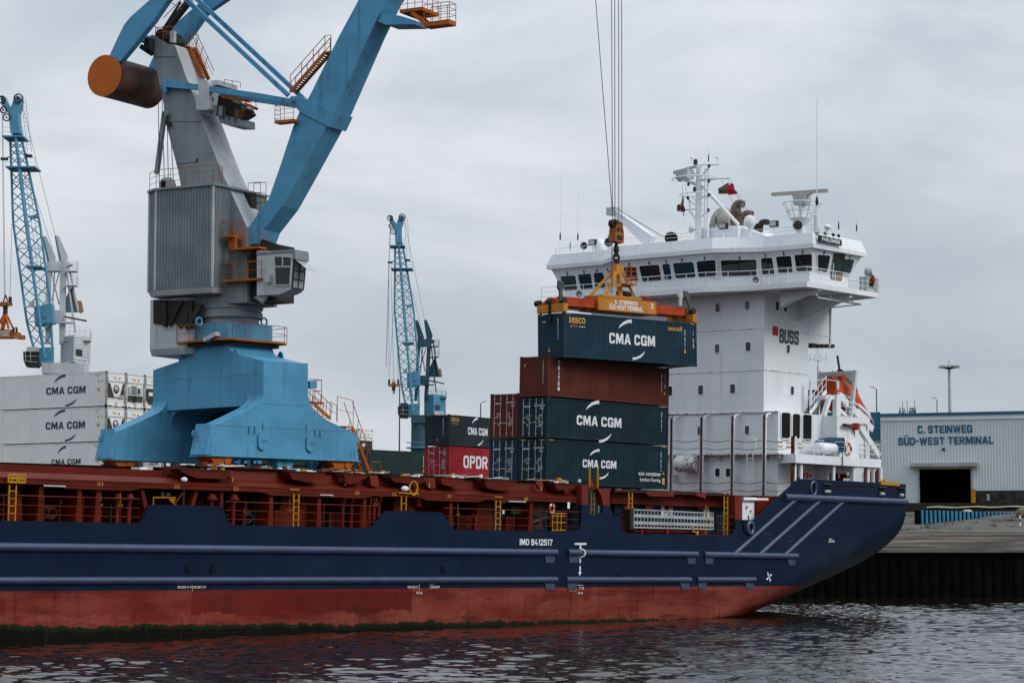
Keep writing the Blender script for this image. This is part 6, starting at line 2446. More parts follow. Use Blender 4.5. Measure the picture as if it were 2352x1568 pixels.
# raking struts of the boat ramp at the stern
for y_ in (1.2, 4.0):
    sk = MB(M_white)
    a, c = P(ZC(1302, 1045), y_), P(ZC(1425, 1215), y_)
    d_ = (c - a).normalized()
    sk.bar(a + Vector((0, 0, .25)), c, .35, .45)
    p, q2 = P(ZC(1355, 1010), y_), P(ZC(1360, 1215), y_)
    sk.bar((p.x, y_, p.z), (p.x, y_, ZPD), .2)
    p = P(ZC(1335, 1010), y_)
    sk.bar((p.x, y_, zo), (p.x + .25, y_, ZPD), .14)
    sk.build('ramp_strut', ship)
dk2 = MB(M_darksteel)
dk2.box(xB2 + .05, xB2 + .12, yB + .4, yB + 3.1, ZPD, zo)
dk2.build('boat_house_recess', ship)

# boat ramp, stairs and rail on top of the block
tp = MB(M_whitebare)
tp.rail([Vector((x_lo, yB + .1, zB1)), Vector((P(ZC(1285, 948), yB).x, yB + .1, zB1))], 1.1, .035, 3, 1.1)
tp.build('block_rail', ship)
yb1, yb2 = 2.3, 5.3
rp_ = MB(M_white)
for y_ in (yb1, yb2):
    a, c = P(ZC(1165, 815), y_), P(ZC(1385, 1040), y_)
    a2 = P(ZC(1075, 790), y_)
    rp_.bar(a, c, .26, .5)
    p = P(ZC(1085, 815), y_)
    rp_.bar((p.x - .3, y_, zB1), (p.x + .5, y_, p.z), .30)
    p = P(ZC(1155, 815), y_)
    rp_.box(p.x - .25, p.x + .25, y_ - .2, y_ + .2, zB1, p.z)
    rp_.bar((p.x + .3, y_, p.z - 1.1), (p.x + 1.6, y_, zB1), .25)
rp_.box(P(ZC(1085, 815), yb1).x, P(ZC(1165, 815), yb1).x, yb1, yb2, P(ZC(1085, 840), yb1).z, P(ZC(1085, 815), yb1).z)
rp_.build('boat_ramp', ship)
sd = MB(M_rusty)
for k in range(7):
    p = P(ZC(985 + k * 16, 925 - k * 22), 3.0)
    sd.box(p.x - .05, p.x + .3, 3.0, 4.6, p.z - .04, p.z + .02)
sd.mat(M_whitebare)
for y_ in (3.0, 4.6):
    a, c = P(ZC(980, 935), y_), P(ZC(1085, 790), y_)
    sd.bar(a, c, .1, .25)
    for hh in (.55, 1.1):
        sd.tube([a + Vector((0, 0, hh)), c + Vector((0, 0, hh))], .03, 5)
    for t_ in (0, .25, .5, .75, 1):
        p = a.lerp(c, t_)
        sd.tube([p, p + Vector((0, 0, 1.1))], .03, 5)
p0_ = P(ZC(985, 725), 3.0)
p1_ = P(ZC(1160, 725), 3.0)
sd.tube([p0_, p0_.lerp(p1_, .5) + Vector((0, 0, .15)), p1_], .03, 5)
sd.lathe((p0_.x, 3.0, p0_.z - 1.8), [(.12, 0), (.12, 1.8)], 6)
sd.lathe((p1_.x, 3.0, p1_.z - 1.8), [(.14, 0), (.14, 1.8)], 6)
sd.build('boat_stairs', ship)
# gallows frame
gl_ = MB(paint('davit_grey_paint', (.50, .52, .54), .5, var=.06, streak=.2))
xg2 = P(ZC(1270, 700), 2.0).x
A = P(ZC(1276, 655), 2.0)
xg2 = A.x
Bp = PX(ZC(1050, 665), xg2)
zg = A.z
F1 = P(ZC(1245, 945), 2.0)
gl_.bar((xg2, A.y + .1, zg - .15), (xg2, Bp.y, zg - .2), .26, .28)
gl_.bar((xg2 + .05, A.y, zg), (F1.x, 2.0, zB1), .26, .26)
gl_.bar((xg2 + .05, Bp.y, zg), (F1.x, Bp.y, zB1), .24, .24)
gl_.prism([(xg2 - .15, Bp.y, zg - .3), (xg2 - .15, Bp.y - .8, zg - .35), (xg2 - .15, Bp.y, zg - 1.1)], (.3, 0, 0))
gl_.prism([(xg2 - .15, A.y, zg - .3), (xg2 - .15, A.y + .8, zg - .35), (xg2 - .15, A.y, zg - 1.1)], (.3, 0, 0))
gl_.mat(M_darksteel)
ymid = (A.y + Bp.y) / 2
gl_.tube([(xg2, ymid - .1, zg - .4), (xg2, ymid - .1, zg - 1.0)], .05, 6)
gl_.lathe((xg2 - .05, ymid - .1, zg - 1.3), [(.16, -.05), (.16, .05)], 10, ax=(1, 0, 0))
gl_.tube([(xg2, Bp.y - 1.1, zg + .1), (xg2 - .1, Bp.y - 1.0, zg - .8), (xg2, Bp.y - .3, zg - 1.6)], .03, 5)
gl_.build('davit_frame', ship)

# lifeboat: rests on the ramp, a thing of its own
ym_ = (yb1 + yb2) / 2
h0, h1 = P(ZC(1085, 790), ym_), P(ZC(1372, 1040), ym_)
ax_ = (h1 - h0).normalized()
LB = (h1 - h0).length
upb = Vector((0, 1, 0)).cross(ax_).normalized()
if upb.z < 0:
    upb = -upb
lbM = SHIP.M @ Matrix((( ax_.x, 0, upb.x, h0.x), (ax_.y, 1, upb.y, h0.y), (ax_.z, 0, upb.z, h0.z), (0, 0, 0, 1)))
lb = thing('lifeboat', lbM, 'orange enclosed free-fall lifeboat tilted on its ramp at the ship stern', 'lifeboat')
bh = MB(M_orangeboat)
rings = []
for i in range(15):
    t_ = i / 14
    x_ = LB * t_
    w_ = 1.35 * (min(1, .62 + t_ * 2.2) if t_ < .5 else (1 - ((t_ - .5) / .5) ** 2.6 * .92))
    hb = -.55 + .35 * max(0, (t_ - .6) / .4)
    ht = .55 + 1.0 * min(1, max(0, (.62 - t_) / .25)) * min(1, .6 + t_ * 3) - .3 * max(0, (t_ - .7) / .3)
    rings.append([Vector((x_, w_ * math.cos(a_), (hb if math.sin(a_) < 0 else ht) * abs(math.sin(a_)) ** .75)) for a_ in [6.283 * k / 18 for k in range(18)]])
bh.loft(rings, True, True, True)
bh.build('hull', lb)
cbn = MB(M_orangeboat)
cbn.prism([(.4, -.62, 1.1), (1.0, -.62, 2.0), (2.2, -.62, 2.05), (3.2, -.62, 1.25)], (0, 1.24, 0))
cb_ = cbn.build('cabin', lb)
wv = MB(M_glasslt)
wv.poly([(1.05, -.63, 1.45), (2.1, -.63, 1.5), (2.0, -.63, 1.8), (1.15, -.63, 1.8)])
wv.poly([(.55, -.5, 1.29), (.55, .5, 1.29), (.92, .5, 1.84), (.92, -.5, 1.84)]) if False else None
wv.build('pane', cb_)
kl = MB(M_white)
kl.tube([rings[i][9 * 0] for i in range(1, 15)], .07, 6)
kl.tube([rings[i][9] for i in range(1, 15)], .07, 6)
kl.build('rubbing_strake', lb)
md = MB(M_whitebare)
md.prism([(2.8, -1.25, -.5), (4.6, -1.2, -.5), (4.2, -1.35, .2), (2.4, -1.37, .2)], (0, .05, 0))
md.build('hull_panel', lb)
hk = MB(M_darksteel)
hk.tube([(1.2, 0, 1.9), (.6, 0, 2.6), (.2, 0, 3.1)], .09, 6)
hk.box(.9, 1.6, -.2, .2, 1.95, 2.3)
hk.build('hook', lb)

# liferaft canister, covered gear, lifebuoys on the boat deck
lr = thing('liferaft', SHIP, 'white liferaft canister lying on the boat deck beside the blue cover', 'liferaft')
a, c = P(ZC(1022, 1160), .62), P(ZC(1133, 1160), .62)
b = MB(M_whitebare)
zc_ = P(ZC(1080, 1160), .8).z
prof = [(.24, 0), (.38, .08)]
n = 9
for k in range(n):
    x_ = .1 + (c.x - a.x - .2) * k / (n - 1)
    prof += [(.40, x_ + .01), (.42, x_ + .05), (.42, x_ + .09), (.385, x_ + .13)]
prof += [(.24, c.x - a.x + .08)]
b.lathe((a.x, .62, ZPD + .56), prof, 18, ax=(1, 0, 0), smooth=False)
b.build('canister', lr)
b = MB(M_galv)
for x_ in (a.x + .5, c.x - .4):
    b.box(x_ - .06, x_ + .06, .25, 1.0, ZPD, ZPD + .2)
b.build('cradle', lr)
tb_ = MB(M_tarp)
pts_ = [P(ZC(*q), .8) for q in ((1025, 1190), (1022, 1120), (1050, 1100), (1110, 1090), (1178, 1093), (1185, 1140), (1176, 1160), (1196, 1175), (1190, 1192))]
rings = []
for j in range(7):
    t_ = j / 6
    s_ = .82 + .18 * math.sin(math.pi * t_) ** .5
    c_ = sum(pts_, Vector()) / len(pts_)
    rings.append([Vector((c_.x + (p.x - c_.x) * s_ + .06 * mnoise.noise((p.x * 3, j, 1)), 1.06 - .16 * (1 - t_) - .62 * (1 - t_) * (0.25 + 0.75 * max(0.0, min(1.0, (p.x - c_.x) / 1.2 + .2))) + .04 * mnoise.noise((p.z * 4, j, 2)), max(ZPD, c_.z + (p.z - c_.z) * s_))) for p in pts_])
tb_.loft(rings, True, True, True)
tb_.build('covered_winch', None, SHIP, 'equipment under a blue tarpaulin on the boat deck behind the white canister', 'covered equipment')

M_buoy = paint('lifebuoy_orange', (.50, .055, .02), .5, var=.1, streak=.1)
def lifebuoy(c, r_, nrm, label):
    t_ = thing('lifebuoy', SHIP, label, 'lifebuoy')
    n_ = Vector(nrm).normalized()
    u_ = Vector((0, 0, 1))
    s_ = n_.cross(u_).normalized()
    b = MB(M_buoy)
    pts2 = [Vector(c) + s_ * r_ * math.cos(6.283 * k / 24) + u_ * r_ * math.sin(6.283 * k / 24) for k in range(25)]
    b.tube(pts2, .075, 8, False)
    b.build('ring', t_)
    for k in range(4):
        w = MB(M_wtext)
        w.tube([pts2[k * 6 + 2], pts2[k * 6 + 3], pts2[k * 6 + 4]], .082, 8)
        w.build('band', t_)


lifebuoy(P(ZC(1230, 1167), yB - .1) , .40, (0, -1, 0), 'orange and white lifebuoy on the white wall beside the liferaft canister')
lifebuoy(P((1267.5, 1167.5), .5), .28, (.25, -1, 0), 'red lifebuoy hanging under the red coaming beside the green cover')
a = P(ZC(940, 1338), 1.6)
lifebuoy(a, .36, (.6, -.8, 0), 'left lifebuoy hanging under the boat deck by the rusty post')
lifebuoy(a + Vector((.75, .1, -.02)), .36, (.3, -.95, 0), 'right lifebuoy hanging under the boat deck by the rusty post')
gt = MB(M_gtarp)
pts_ = [P(Z4(*q), 1.2) for q in ((1718, 500), (1716, 455), (1730, 440), (1800, 437), (1858, 448), (1855, 500), (1840, 535), (1825, 502))]
gt.prism(pts_, (0, .5, 0))
gt.build('covered_gear', None, SHIP, 'green tarpaulin bundle under the red coaming beside the red lifebuoy', 'covered equipment')
ng = MB(paint('cargo_net_rope', (.10, .07, .055), .8, var=.2, streak=0))
for k in range(6):
    a, c = P(Z4(1915 + k * 22, 405), .9), P(Z4(1930 + k * 22, 505 + 20 * math.sin(k)), .9)
    ng.tube([a, a.lerp(c, .5) + Vector((.08 * math.sin(k * 2), 0, 0)), c], .022, 4)
for k in range(6):
    a, c = P(Z4(1912, 410 + k * 20), .9), P(Z4(2035, 408 + k * 19), .9)
    ng.tube([a, a.lerp(c, .5) + Vector((0, 0, -.1)), c], .022, 4)
a, c = P(Z4(1905, 572), .7), P(Z4(2075, 510), .7)
ng.tube([a, c], .05, 6)
for k in range(5):
    a, c = P(Z4(1925 + k * 22, 640), .9), P(Z4(1985 - k * 4, 530 + k * 20), .9)
    ng.tube([a, c], .022, 4)
ng.build('cargo_net', None, SHIP, 'brown rope net hanging under the coaming beside the yellow gate', 'rope net')

# stern walls and gear under the boat deck
sw = MB(M_white)
a = P(ZC(775, 1300), ylo + .1)
sw.box(30.0, 30.1, 1.2, ylo + .5, 8.5, ZPD - .62)
p, q2 = P(ZC(1190, 1330), 3.0), P(ZC(1000, 1330), 3.0)
sw.box(q2.x, q2.x + .1, 3.0, 9.0, 8.5, ZPD - .62)
sw.build('stern_wall', ship)
dm = MB(M_red)
p = P(ZC(1172, 1370), 2.0)
dm.lathe((p.x, 2.0, 8.5), [(.75, 0), (.75, P(ZC(1172, 1330), 2.0).z - 8.5)], 16)
dm.mat(M_wtext).text('F', P(ZC(1170, 1347), 1.2), (1, 0, 0), (0, 0, 1), .3, .2, .03)
dm.build('red_locker', ship)
yh = MB(M_yellow)
a, c = P((2020, 1109.5), .1), P((2063, 1111.5), .1)
yh.bar((a.x, .1, a.z + .02), (c.x, .1, c.z - .02), .3, .22)
yh.tube([(a.x, .1, a.z), (a.x + .5, .1, a.z + .3), (a.x + .9, .1, a.z + .05)], .08, 6)
yh.build('chock', ship)
b = MB(M_darksteel)
p = P((1830, 1106), .4)
b.lathe((p.x, .4, p.z), [(.2, 0), (.2, .4)], 10)
b.build('bollard', ship)
# hanging hose over the boat deck
b = MB(M_rope)
p = [P(Z6(*q), -.05) for q in ((560, 970), (590, 1060), (588, 1180), (600, 1270))]
b.tube(p, .04, 6)
b.build('hose', ship)
b = MB(M_rope)
for u in (1855, 1885):
    a, c = P(T(2, 3, u, 10), -.03), P(T(2, 3, u + 12, 420), -.03)
    b.tube([a, c], .02, 4)
b.build('hanging_line', ship)

# ---------------------------------------------------------------- person at the stern rail
def skin_body(name, verts, edges, parent, m_, root=0):
    me = bpy.data.meshes.new(name)
    me.from_pydata([v[:3] for v in verts], edges, [])
    ob = bpy.data.objects.new(name, me)
    COL.objects.link(ob)
    sk_ = ob.modifiers.new('skin', 'SKIN')
    for i, v in enumerate(verts):
        d_ = me.skin_vertices[0].data[i]
        d_.radius = (v[3], v[4] if len(v) > 4 else v[3])
        d_.use_root = (i == root)
    ob.modifiers.new('sub', 'SUBSURF').levels = 1
    ob.modifiers['sub'].render_levels = 2
    me.materials.append(m_)
    ob.parent = parent
    return ob


pp_ = P(Z6(632, 1340), .75)
PM = SHIP.M @ Matrix.Translation((pp_.x, .85, 8.52)) @ Matrix.Rotation(R(-25), 4, 'Z')
per = thing('person', PM, 'person in white cook clothes and cap leaning on the blue stern bulwark', 'person')
M_skin = flat('skin', (.20, .11, .075), .55)
M_cook = flat('white_cloth', (.62, .63, .65), .8)
M_trou = flat('dark_trousers', (.03, .03, .035), .8)
# facing -y; leaning forward on the rail with folded forearms
body = [(0, .05, .95, .15, .11), (0, .03, 1.12, .15, .105), (0, -.06, 1.30, .17, .11), (0, -.14, 1.43, .12, .09), (0, -.19, 1.50, .055), (0, -.24, 1.58, .075, .085), (0, -.27, 1.68, .085, .10), (0, -.27, 1.76, .06),
        (.20, -.14, 1.42, .06), (.27, -.24, 1.20, .048), (.10, -.42, 1.15, .038), (.02, -.46, 1.15, .034),
        (-.20, -.14, 1.42, .06), (-.27, -.24, 1.20, .048), (-.10, -.42, 1.17, .038), (-.02, -.47, 1.18, .034),
        (.10, .04, .86, .095), (.11, .0, .48, .065), (.11, .05, .08, .045), (.11, -.10, .04, .04),
        (-.10, .04, .86, .095), (-.11, .02, .48, .065), (-.11, .08, .08, .045), (-.11, -.07, .04, .04)]
ed = [(0, 1), (1, 2), (2, 3), (3, 4), (4, 5), (5, 6), (6, 7), (3, 8), (8, 9), (9, 10), (10, 11), (3, 12), (12, 13), (13, 14), (14, 15), (0, 16), (16, 17), (17, 18), (18, 19), (0, 20), (20, 21), (21, 22), (22, 23)]
skin_body('body', body, ed, per, M_skin)
jk = [(v[0], v[1], v[2], v[3] * 1.13, (v[4] if len(v) > 4 else v[3]) * 1.16) for v in body]
skin_body('jacket', [jk[i] for i in (0, 1, 2, 3, 8, 9, 10, 12, 13, 14)], [(0, 1), (1, 2), (2, 3), (3, 4), (4, 5), (5, 6), (3, 7), (7, 8), (8, 9)], per, M_cook)
skin_body('trousers', [jk[i] for i in (0, 16, 17, 18, 20, 21, 22)], [(0, 1), (1, 2), (2, 3), (0, 4), (4, 5), (5, 6)], per, M_trou)
ct = MB(M_cook)
ct.lathe((0, -.27, 1.70), [(.105, 0), (.108, .06), (.125, .10), (.12, .16), (.06, .19)], 12)
ct.build('cap', per)
# ================================================================== the big harbour crane
def ZBX(x, y): return (206.7 + .27834 * x, 712.0 + .27834 * y)
def ZA(x, y): return (1102.5 + .29300 * x, 666.1 + .29300 * y)
def K(uv, ax, val): return QUAY.at(uv[0], uv[1], ax, val)


YK = 27.5
outline = [(1000, 968), (1200, 876), (1350, 803), (1395, 770), (1420, 735), (1432, 690), (1433, 417), (1798, 440), (1800, 690), (1812, 765), (1850, 830), (1915, 885), (2010, 935), (2185, 1015), (2200, 1075), (2218, 1236), (1000, 1204)]
side = [K(ZBX(*q), 1, YK) for q in outline]
zbot = (side[-1].z + side[-2].z) / 2
side[-1].z = side[-2].z = zbot
xa, xb = side[6].x, side[7].x
ztp = (side[6].z + side[7].z) / 2
crane = thing('harbour_crane', QUAY, 'big sky blue and grey level-luffing harbour crane lifting a container beside the ship', 'crane')
YF = 38.2
end_x = side[0].x
for y0, y1 in ((YK, YK + 1.65), (YF, YF + 1.65)):
    b = MB(M_blue)
    b.prism([Vector((p.x, y0, p.z)) for p in side], (0, y1 - y0, 0))
    # splayed foot of the bow end
    b.prism([(end_x - .003, y0 + .004, zbot + .05), (end_x - .5, y0 + .004, zbot + .05), (end_x - .1, y0 + .004, zbot + 1.6), (end_x - .003, y0 + .004, zbot + 2.2)], (0, y1 - y0 - .008, 0))
    b.box(side[0].x - .5, side[-2].x + .1, y0 - .12, y1 + .12, zbot - .06, zbot - .005)
    b.build('side_frame', crane)
# cross girder with the neck
face = [(545, 487), (745, 420), (790, 400), (815, 365), (828, 310), (832, 240), (1138, 240), (1143, 290), (1160, 335), (1200, 362), (1428, 417)]
fp = [K(ZBX(*q), 0, xa) for q in face]
zcb = K(ZBX(1245, 790), 0, xa).z
pts = [Vector((xa - .004, p.y, p.z)) for p in fp] + [Vector((xa - .004, YK + .01, ztp)), Vector((xa - .004, YK + .01, zcb)), Vector((xa - .004, fp[0].y, zcb))]
b = MB(M_blue)
b.prism(pts, (xb - xa - .02, 0, 0))
b.mat(paint('shaded_blue_paint', (.012, .045, .07), .6, var=.3, streak=.4))
b.box(xb - .3, xb - .1, YK + 1.6, YF + .05, zbot + .02, zcb + .05)  # added end wall under the girder; its deep shade is put into the colour
b.mat(M_blue)
# curved gussets under the girder
for yc, sg in ((YF, -1), (YK + 1.65, 1)):
    arc = [(yc, zcb + .01)] + [(yc + sg * (1.3 - 1.3 * math.sin(R(a_))), zcb - 1.3 + 1.3 * math.cos(R(a_))) for a_ in range(0, 91, 15)]
    b.prism([Vector((xa + .3, y_, z_)) for y_, z_ in [(yc, zcb)] + [(yc + sg * 1.3 * (1 - math.sin(R(a_))), zcb - 1.3 * (1 - math.cos(R(a_)))) for a_ in range(0, 91, 15)]], (xb - xa - .6, 0, 0))
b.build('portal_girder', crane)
yn0, yn1 = fp[6].y, fp[5].y              # near and far side of the neck
zdr0, zdr1 = K(ZBX(1135, 236), 0, xa).z, K(ZBX(1135, 98), 0, xa).z
b = MB(M_blue)
b.box(xa - .03, xb + .0, yn0 - .03, yn1 + .03, zdr0, zdr1)
b.build('drum_housing', crane)
CXK, CYK = (xa + xb) / 2, (yn0 + yn1) / 2
pf = MB(M_orange)
oct_ = [(xa - 1.0, yn0 + .3), (xa - .4, yn0 - .95), (xb + .3, yn0 - 1.0), (xb + 1.1, yn0 - .4), (xb + 1.1, yn1 + .6), (xb, yn1 + 1.2), (xa, yn1 + 1.2), (xa - 1.0, yn1 + .4)]
pf.prism([Vector((x_, y_, zdr0 - .16)) for x_, y_ in oct_], (0, 0, .15))
pf.rail([Vector((x_, y_, zdr0)) for x_, y_ in oct_ + oct_[:1]], 1.1, .03, 2, 1.5)
pf.build('ring_platform', crane)
b = MB(M_darksteel)
b.prism([Vector((CXK + (x_ - CXK) * .86, CYK + (y_ - CYK) * .86, zdr0 - .42)) for x_, y_ in oct_], (0, 0, .255))
b.build('platform_support', crane)
sm_ = MB(M_bluedk)
for q0, q1, ax_, v_ in (((545, 581), (1430, 519), 0, xa - .012), ((1434, 768), (1808, 792), 1, YK - .006), ((1010, 945), (2150, 998), 1, YK - .006), ((1745, 772), (1815, 776), 1, YK - .006)):
    sm_.bar(K(ZBX(*q0), ax_, v_), K(ZBX(*q1), ax_, v_), .03, .035)
for q0, q1 in (((1000, 1130), (1000, 1180)), ((1034, 1125), (1034, 1180)), ((2155, 1165), (2155, 1210)), ((2180, 1165), (2180, 1210))):
    sm_.bar(K(ZBX(*q0), 1, YK - .006), K(ZBX(*q1), 1, YK - .006), .04)
sm_.build('weld_seam', crane)
le = MB(M_blue)
for q, pl in (((1200, 358), 0), ((1568, 383), 1), ((752, 408), 0)):
    p = K(ZBX(*q), 0, xa) if pl == 0 else K(ZBX(*q), 1, yn0)
    le.prism([p + Vector((.0, -.35, -.25)), p + Vector((0, .3, -.1)), p + Vector((0, .25, .2)), p + Vector((0, .0, .38)), p + Vector((0, -.2, .25))], (.12, 0, 0))
for q in ((868, 1022), (100, 1058)):
    p = K(ZBX(*q), 0, end_x - .1)
    le.lathe(p, [(.3, -.06), (.3, .06)], 12, ax=(0, 1, 0))
for q in ((900, 95), (1436, 97)):
    p = K(ZBX(*q), 1, yn0 + .2)
    le.tube([p + Vector((.28 * math.cos(6.283 * k / 12), 0, .28 * math.sin(6.283 * k / 12))) for k in range(13)], .07, 6, False)
p = K(ZBX(2200, 1070), 1, YK + .2)
le.lathe(p, [(.28, -.06), (.28, .06)], 12, ax=(0, 1, 0))
le.build('lifting_eye', crane)
for q in ((1415, 1077), (1812, 1095)):
    p = K(ZBX(*q), 1, YK)
    b = MB(M_blue)
    rx, rz = .40, .56
    o = [Vector((p.x + rx * math.cos(R(a_)), YK - .16, p.z + rz * (1 if math.sin(R(a_)) > 0 else -1) * .45 + rx * math.sin(R(a_)) * 1.0)) for a_ in range(0, 360, 15)]
    b.prism(o, (0, .155, 0))
    b.mat(M_bluedk).bar((p.x - .1, YK - .19, p.z), (p.x + .5, YK - .19, p.z), .06, .05)
    b.build('manhole_cover', crane)
lg = MB(M_bluedk)
for q in ((1318, 990), (1365, 988), (1433, 962), (1792, 977), (1863, 1012), (1905, 1016)):
    p = K(ZBX(*q), 1, YK)
    lg.prism([(p.x - .12, YK - .12, p.z - .25), (p.x + .15, YK - .12, p.z), (p.x - .12, YK - .12, p.z + .25)], (0, .118, 0))
lg.build('lug', crane)
sl = MB(M_redbright)
p = K(ZBX(935, 1182), 0, end_x - .3)
sl.lathe(p, [(.12, -.2), (.14, .1), (.06, .22)], 10)
p = K(ZBX(75, 1216), 0, end_x - .3)
sl.mat(M_orange).lathe(p, [(.12, -.2), (.14, .1), (.06, .22)], 10)
sl.build('warning_lamp', crane)
# bogies
for y0 in (YK + .1, YF + .1):
    for x0, x1 in ((end_x - .9, end_x + 3.1), (side[-2].x - 3.6, side[-2].x + .6)):
        b = MB(M_orange)
        b.prism([(x0 + .9, y0, zbot - .06), (x1 - .9, y0, zbot - .06), (x1 - 1.3, y0, zbot - .5), (x1, y0, YARD + .35), (x0, y0, YARD + .35), (x0 + .1, y0, zbot - .85), (x0 + 1.3, y0, zbot - .5)], (0, 1.4, 0))
        b.lathe(((x0 + x1) / 2 + .4, y0 - .03, zbot - .35), [(.24, 0), (.24, .05)], 12, ax=(0, -1, 0))
        b.build('bogie', crane)
        for xw in (x0 + .7, x1 - .7):
            w_ = MB(M_darksteel)
            w_.lathe((xw, y0 + .5, YARD + .38), [(.38, 0), (.38, .4)], 16, ax=(0, 1, 0))
            w_.build('wheel', crane)
uf = MB(M_blue)
b = uf
q = [K(ZBX(*e_), 1, YK + .3) for e_ in ((1540, 1215), (1690, 1220), (1660, 1328), (1555, 1328))]
b.prism([Vector((p.x, p.y, min(p.z, zbot - .065))) for p in q], (0, 1.0, 0))
for u in (1245, 1325, 1800, 1870):
    p = K(ZBX(u, 1240), 1, YK + 3.0)
    pb_ = MB(M_blue)
    pb_.bar((p.x, YK + 3, zbot - .07), (p.x, YK + 3, YARD + .1), .32)
    pb_.build('under_post', crane)
b.build('under_frame', crane)
b = MB(M_darksteel)
p, q2 = K(ZBX(1080, 1235), 1, YK + 3.5), K(ZBX(1480, 1240), 1, YK + 3.5)
for z_ in (zbot - .35, zbot - 1.0):
    b.tube([(p.x, YK + 3.5, z_), (side[-2].x - 2, YK + 3.5, z_)], .06, 6)
for k in range(8):
    x_ = p.x + k * 1.7
    b.tube([(x_, YK + 3.5, zbot - .1), (x_, YK + 3.5, YARD)], .05, 5)
b.build('under_rail', crane)
# stairs at the stern end
stg = MB(M_orange)
ys0, ys1 = YK + .6, YK + 1.5
def SK(x, y, yy=YK + .6): return K(ZBX(x, y), 1, yy)
a, c = SK(1815, 752), SK(1935, 752)
stg.box(a.x, c.x, ys0, ys1, a.z - .12, a.z)
stg.rail([Vector((a.x, ys0, a.z)), Vector((c.x - .3, ys0, a.z)), Vector((c.x - .3, ys1, a.z))], 2.0 * .55 + .5, .035, 2, .9)
for y_ in (ys0, ys1):
    p, q2 = SK(1850, 775), SK(1985, 895)
    stg.bar((p.x, y_, p.z), (q2.x, y_, q2.z), .08, .22)
    stg.tube([(p.x, y_, p.z + 1.1), (q2.x + .2, y_, q2.z + .9)], .03, 5)
    stg.tube([(p.x, y_, p.z + .6), (q2.x + .2, y_, q2.z + .45)], .02, 5)
    for t_ in (0, .35, .7, 1):
        m_ = p.lerp(q2, t_)
        stg.tube([(m_.x, y_, m_.z), (m_.x + .1, y_, m_.z + 1.0)], .025, 5)
n = 7
for k in range(n):
    m_ = SK(1850, 775).lerp(SK(1985, 895), (k + .5) / n)
    stg.box(m_.x - .12, m_.x + .12, ys0, ys1, m_.z - .03, m_.z)
a, c = SK(1980, 893), SK(2035, 920)
stg.rail([Vector((a.x, ys0, a.z)), Vector((c.x, ys0, c.z))], 1.2, .03, 2, .8)
a, c = SK(2040, 925), SK(2172, 958)
stg.rail([Vector((a.x, ys0, a.z)), Vector((c.x, ys0, c.z))], 1.9, .032, 2, 1.2)
a = SK(2085, 955)
stg.box(a.x, c.x, ys0, ys1, c.z - .1, c.z)
p, q2 = SK(2165, 970), SK(2305, 1335)
for y_ in (ys0, ys1):
    stg.bar((p.x, y_, p.z), (q2.x, y_, q2.z), .1, .26)
    stg.tube([(p.x, y_, p.z + 1.9), (q2.x + .1, y_, q2.z + 1.3)], .03, 5)
    for t_ in (.2, .4, .6, .8):
        m_ = p.lerp(q2, t_)
        stg.tube([(m_.x, y_, m_.z), (m_.x + .25, y_, m_.z + 1.2)], .025, 5)
for k in range(16):
    m_ = p.lerp(q2, (k + .5) / 16)
    stg.box(m_.x - .1, m_.x + .1, ys0, ys1, m_.z - .02, m_.z + .01)
a, c = SK(2320, 1330), SK(2400, 1255)
stg.tube([(a.x, ys0, YARD), (a.x, ys0, c.z), (c.x, ys0, c.z), (c.x, ys0, YARD)], .03, 5)
stg.build('stairs', crane)
b = MB(M_blue)
p, q2 = SK(1800, 640), SK(1858, 588)
b.box(p.x, q2.x, YK + .4, YK + 1.2, p.z, q2.z)
b.build('switch_box', crane)

# ---------------------------------------------------------------- slewing part
TC = QUAY.M @ Vector((CXK, CYK, 0))
SLEW = R(-29)
TF = yawframe(TC, SLEW)
def TP(uv, l): return TF.at(uv[0], uv[1], 1, l)
TM = QUAY.M.inverted() @ TF.M                    # crane-thing coordinates of the slewed frame
_b0 = MB.build
def tbuild(mb, name, parent=None):
    ob = mb.build(name, parent or crane)
    if parent is None:
        ob.matrix_local = TM
    return ob


# ring stack
zq = TP((533, 700), 0).z
b = MB(M_grey)
z0 = zdr1
zt2 = TF.at(533, 690, 1, -2.0).z
b.lathe((0, 0, z0 - .3), [(2.0, 0), (2.05, .45), (2.0, .5), (2.0, .75), (2.26, .8), (2.28, 1.15), (2.2, 1.2), (2.2, 1.42), (2.3, 1.45), (2.3, 1.6), (2.1, 1.65), (2.1, zt2 - z0 + .6)], 36, smooth=False)
tbuild(b, 'slewing_ring')
# tower
LT = 1.28
tw = [(337, 86), (350, 80), (368, 92), (380, 101), (399, 102), (425, 172), (457, 260), (485, 335), (507, 392), (567, 522), (569, 698), (500, 698), (440, 560), (409, 392), (377, 268), (376, 242), (354, 131), (339, 108)]
tpts = [TP(q, -LT) for q in tw]
b = MB(M_grey)
b.prism(tpts, (0, 2 * LT, 0))
tower = tbuild(b, 'tower')
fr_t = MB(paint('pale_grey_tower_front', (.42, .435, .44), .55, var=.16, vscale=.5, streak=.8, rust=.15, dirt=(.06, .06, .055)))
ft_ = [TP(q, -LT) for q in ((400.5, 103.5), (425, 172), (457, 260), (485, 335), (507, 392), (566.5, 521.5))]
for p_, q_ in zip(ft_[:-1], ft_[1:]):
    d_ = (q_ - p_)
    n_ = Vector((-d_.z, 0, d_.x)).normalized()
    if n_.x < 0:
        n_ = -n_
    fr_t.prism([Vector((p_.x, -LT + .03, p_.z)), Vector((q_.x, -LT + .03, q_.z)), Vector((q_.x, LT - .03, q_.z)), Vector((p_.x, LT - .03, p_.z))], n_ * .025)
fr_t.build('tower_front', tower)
zturn = TP((516, 697), -LT).z
sm_ = MB(M_darksteel)
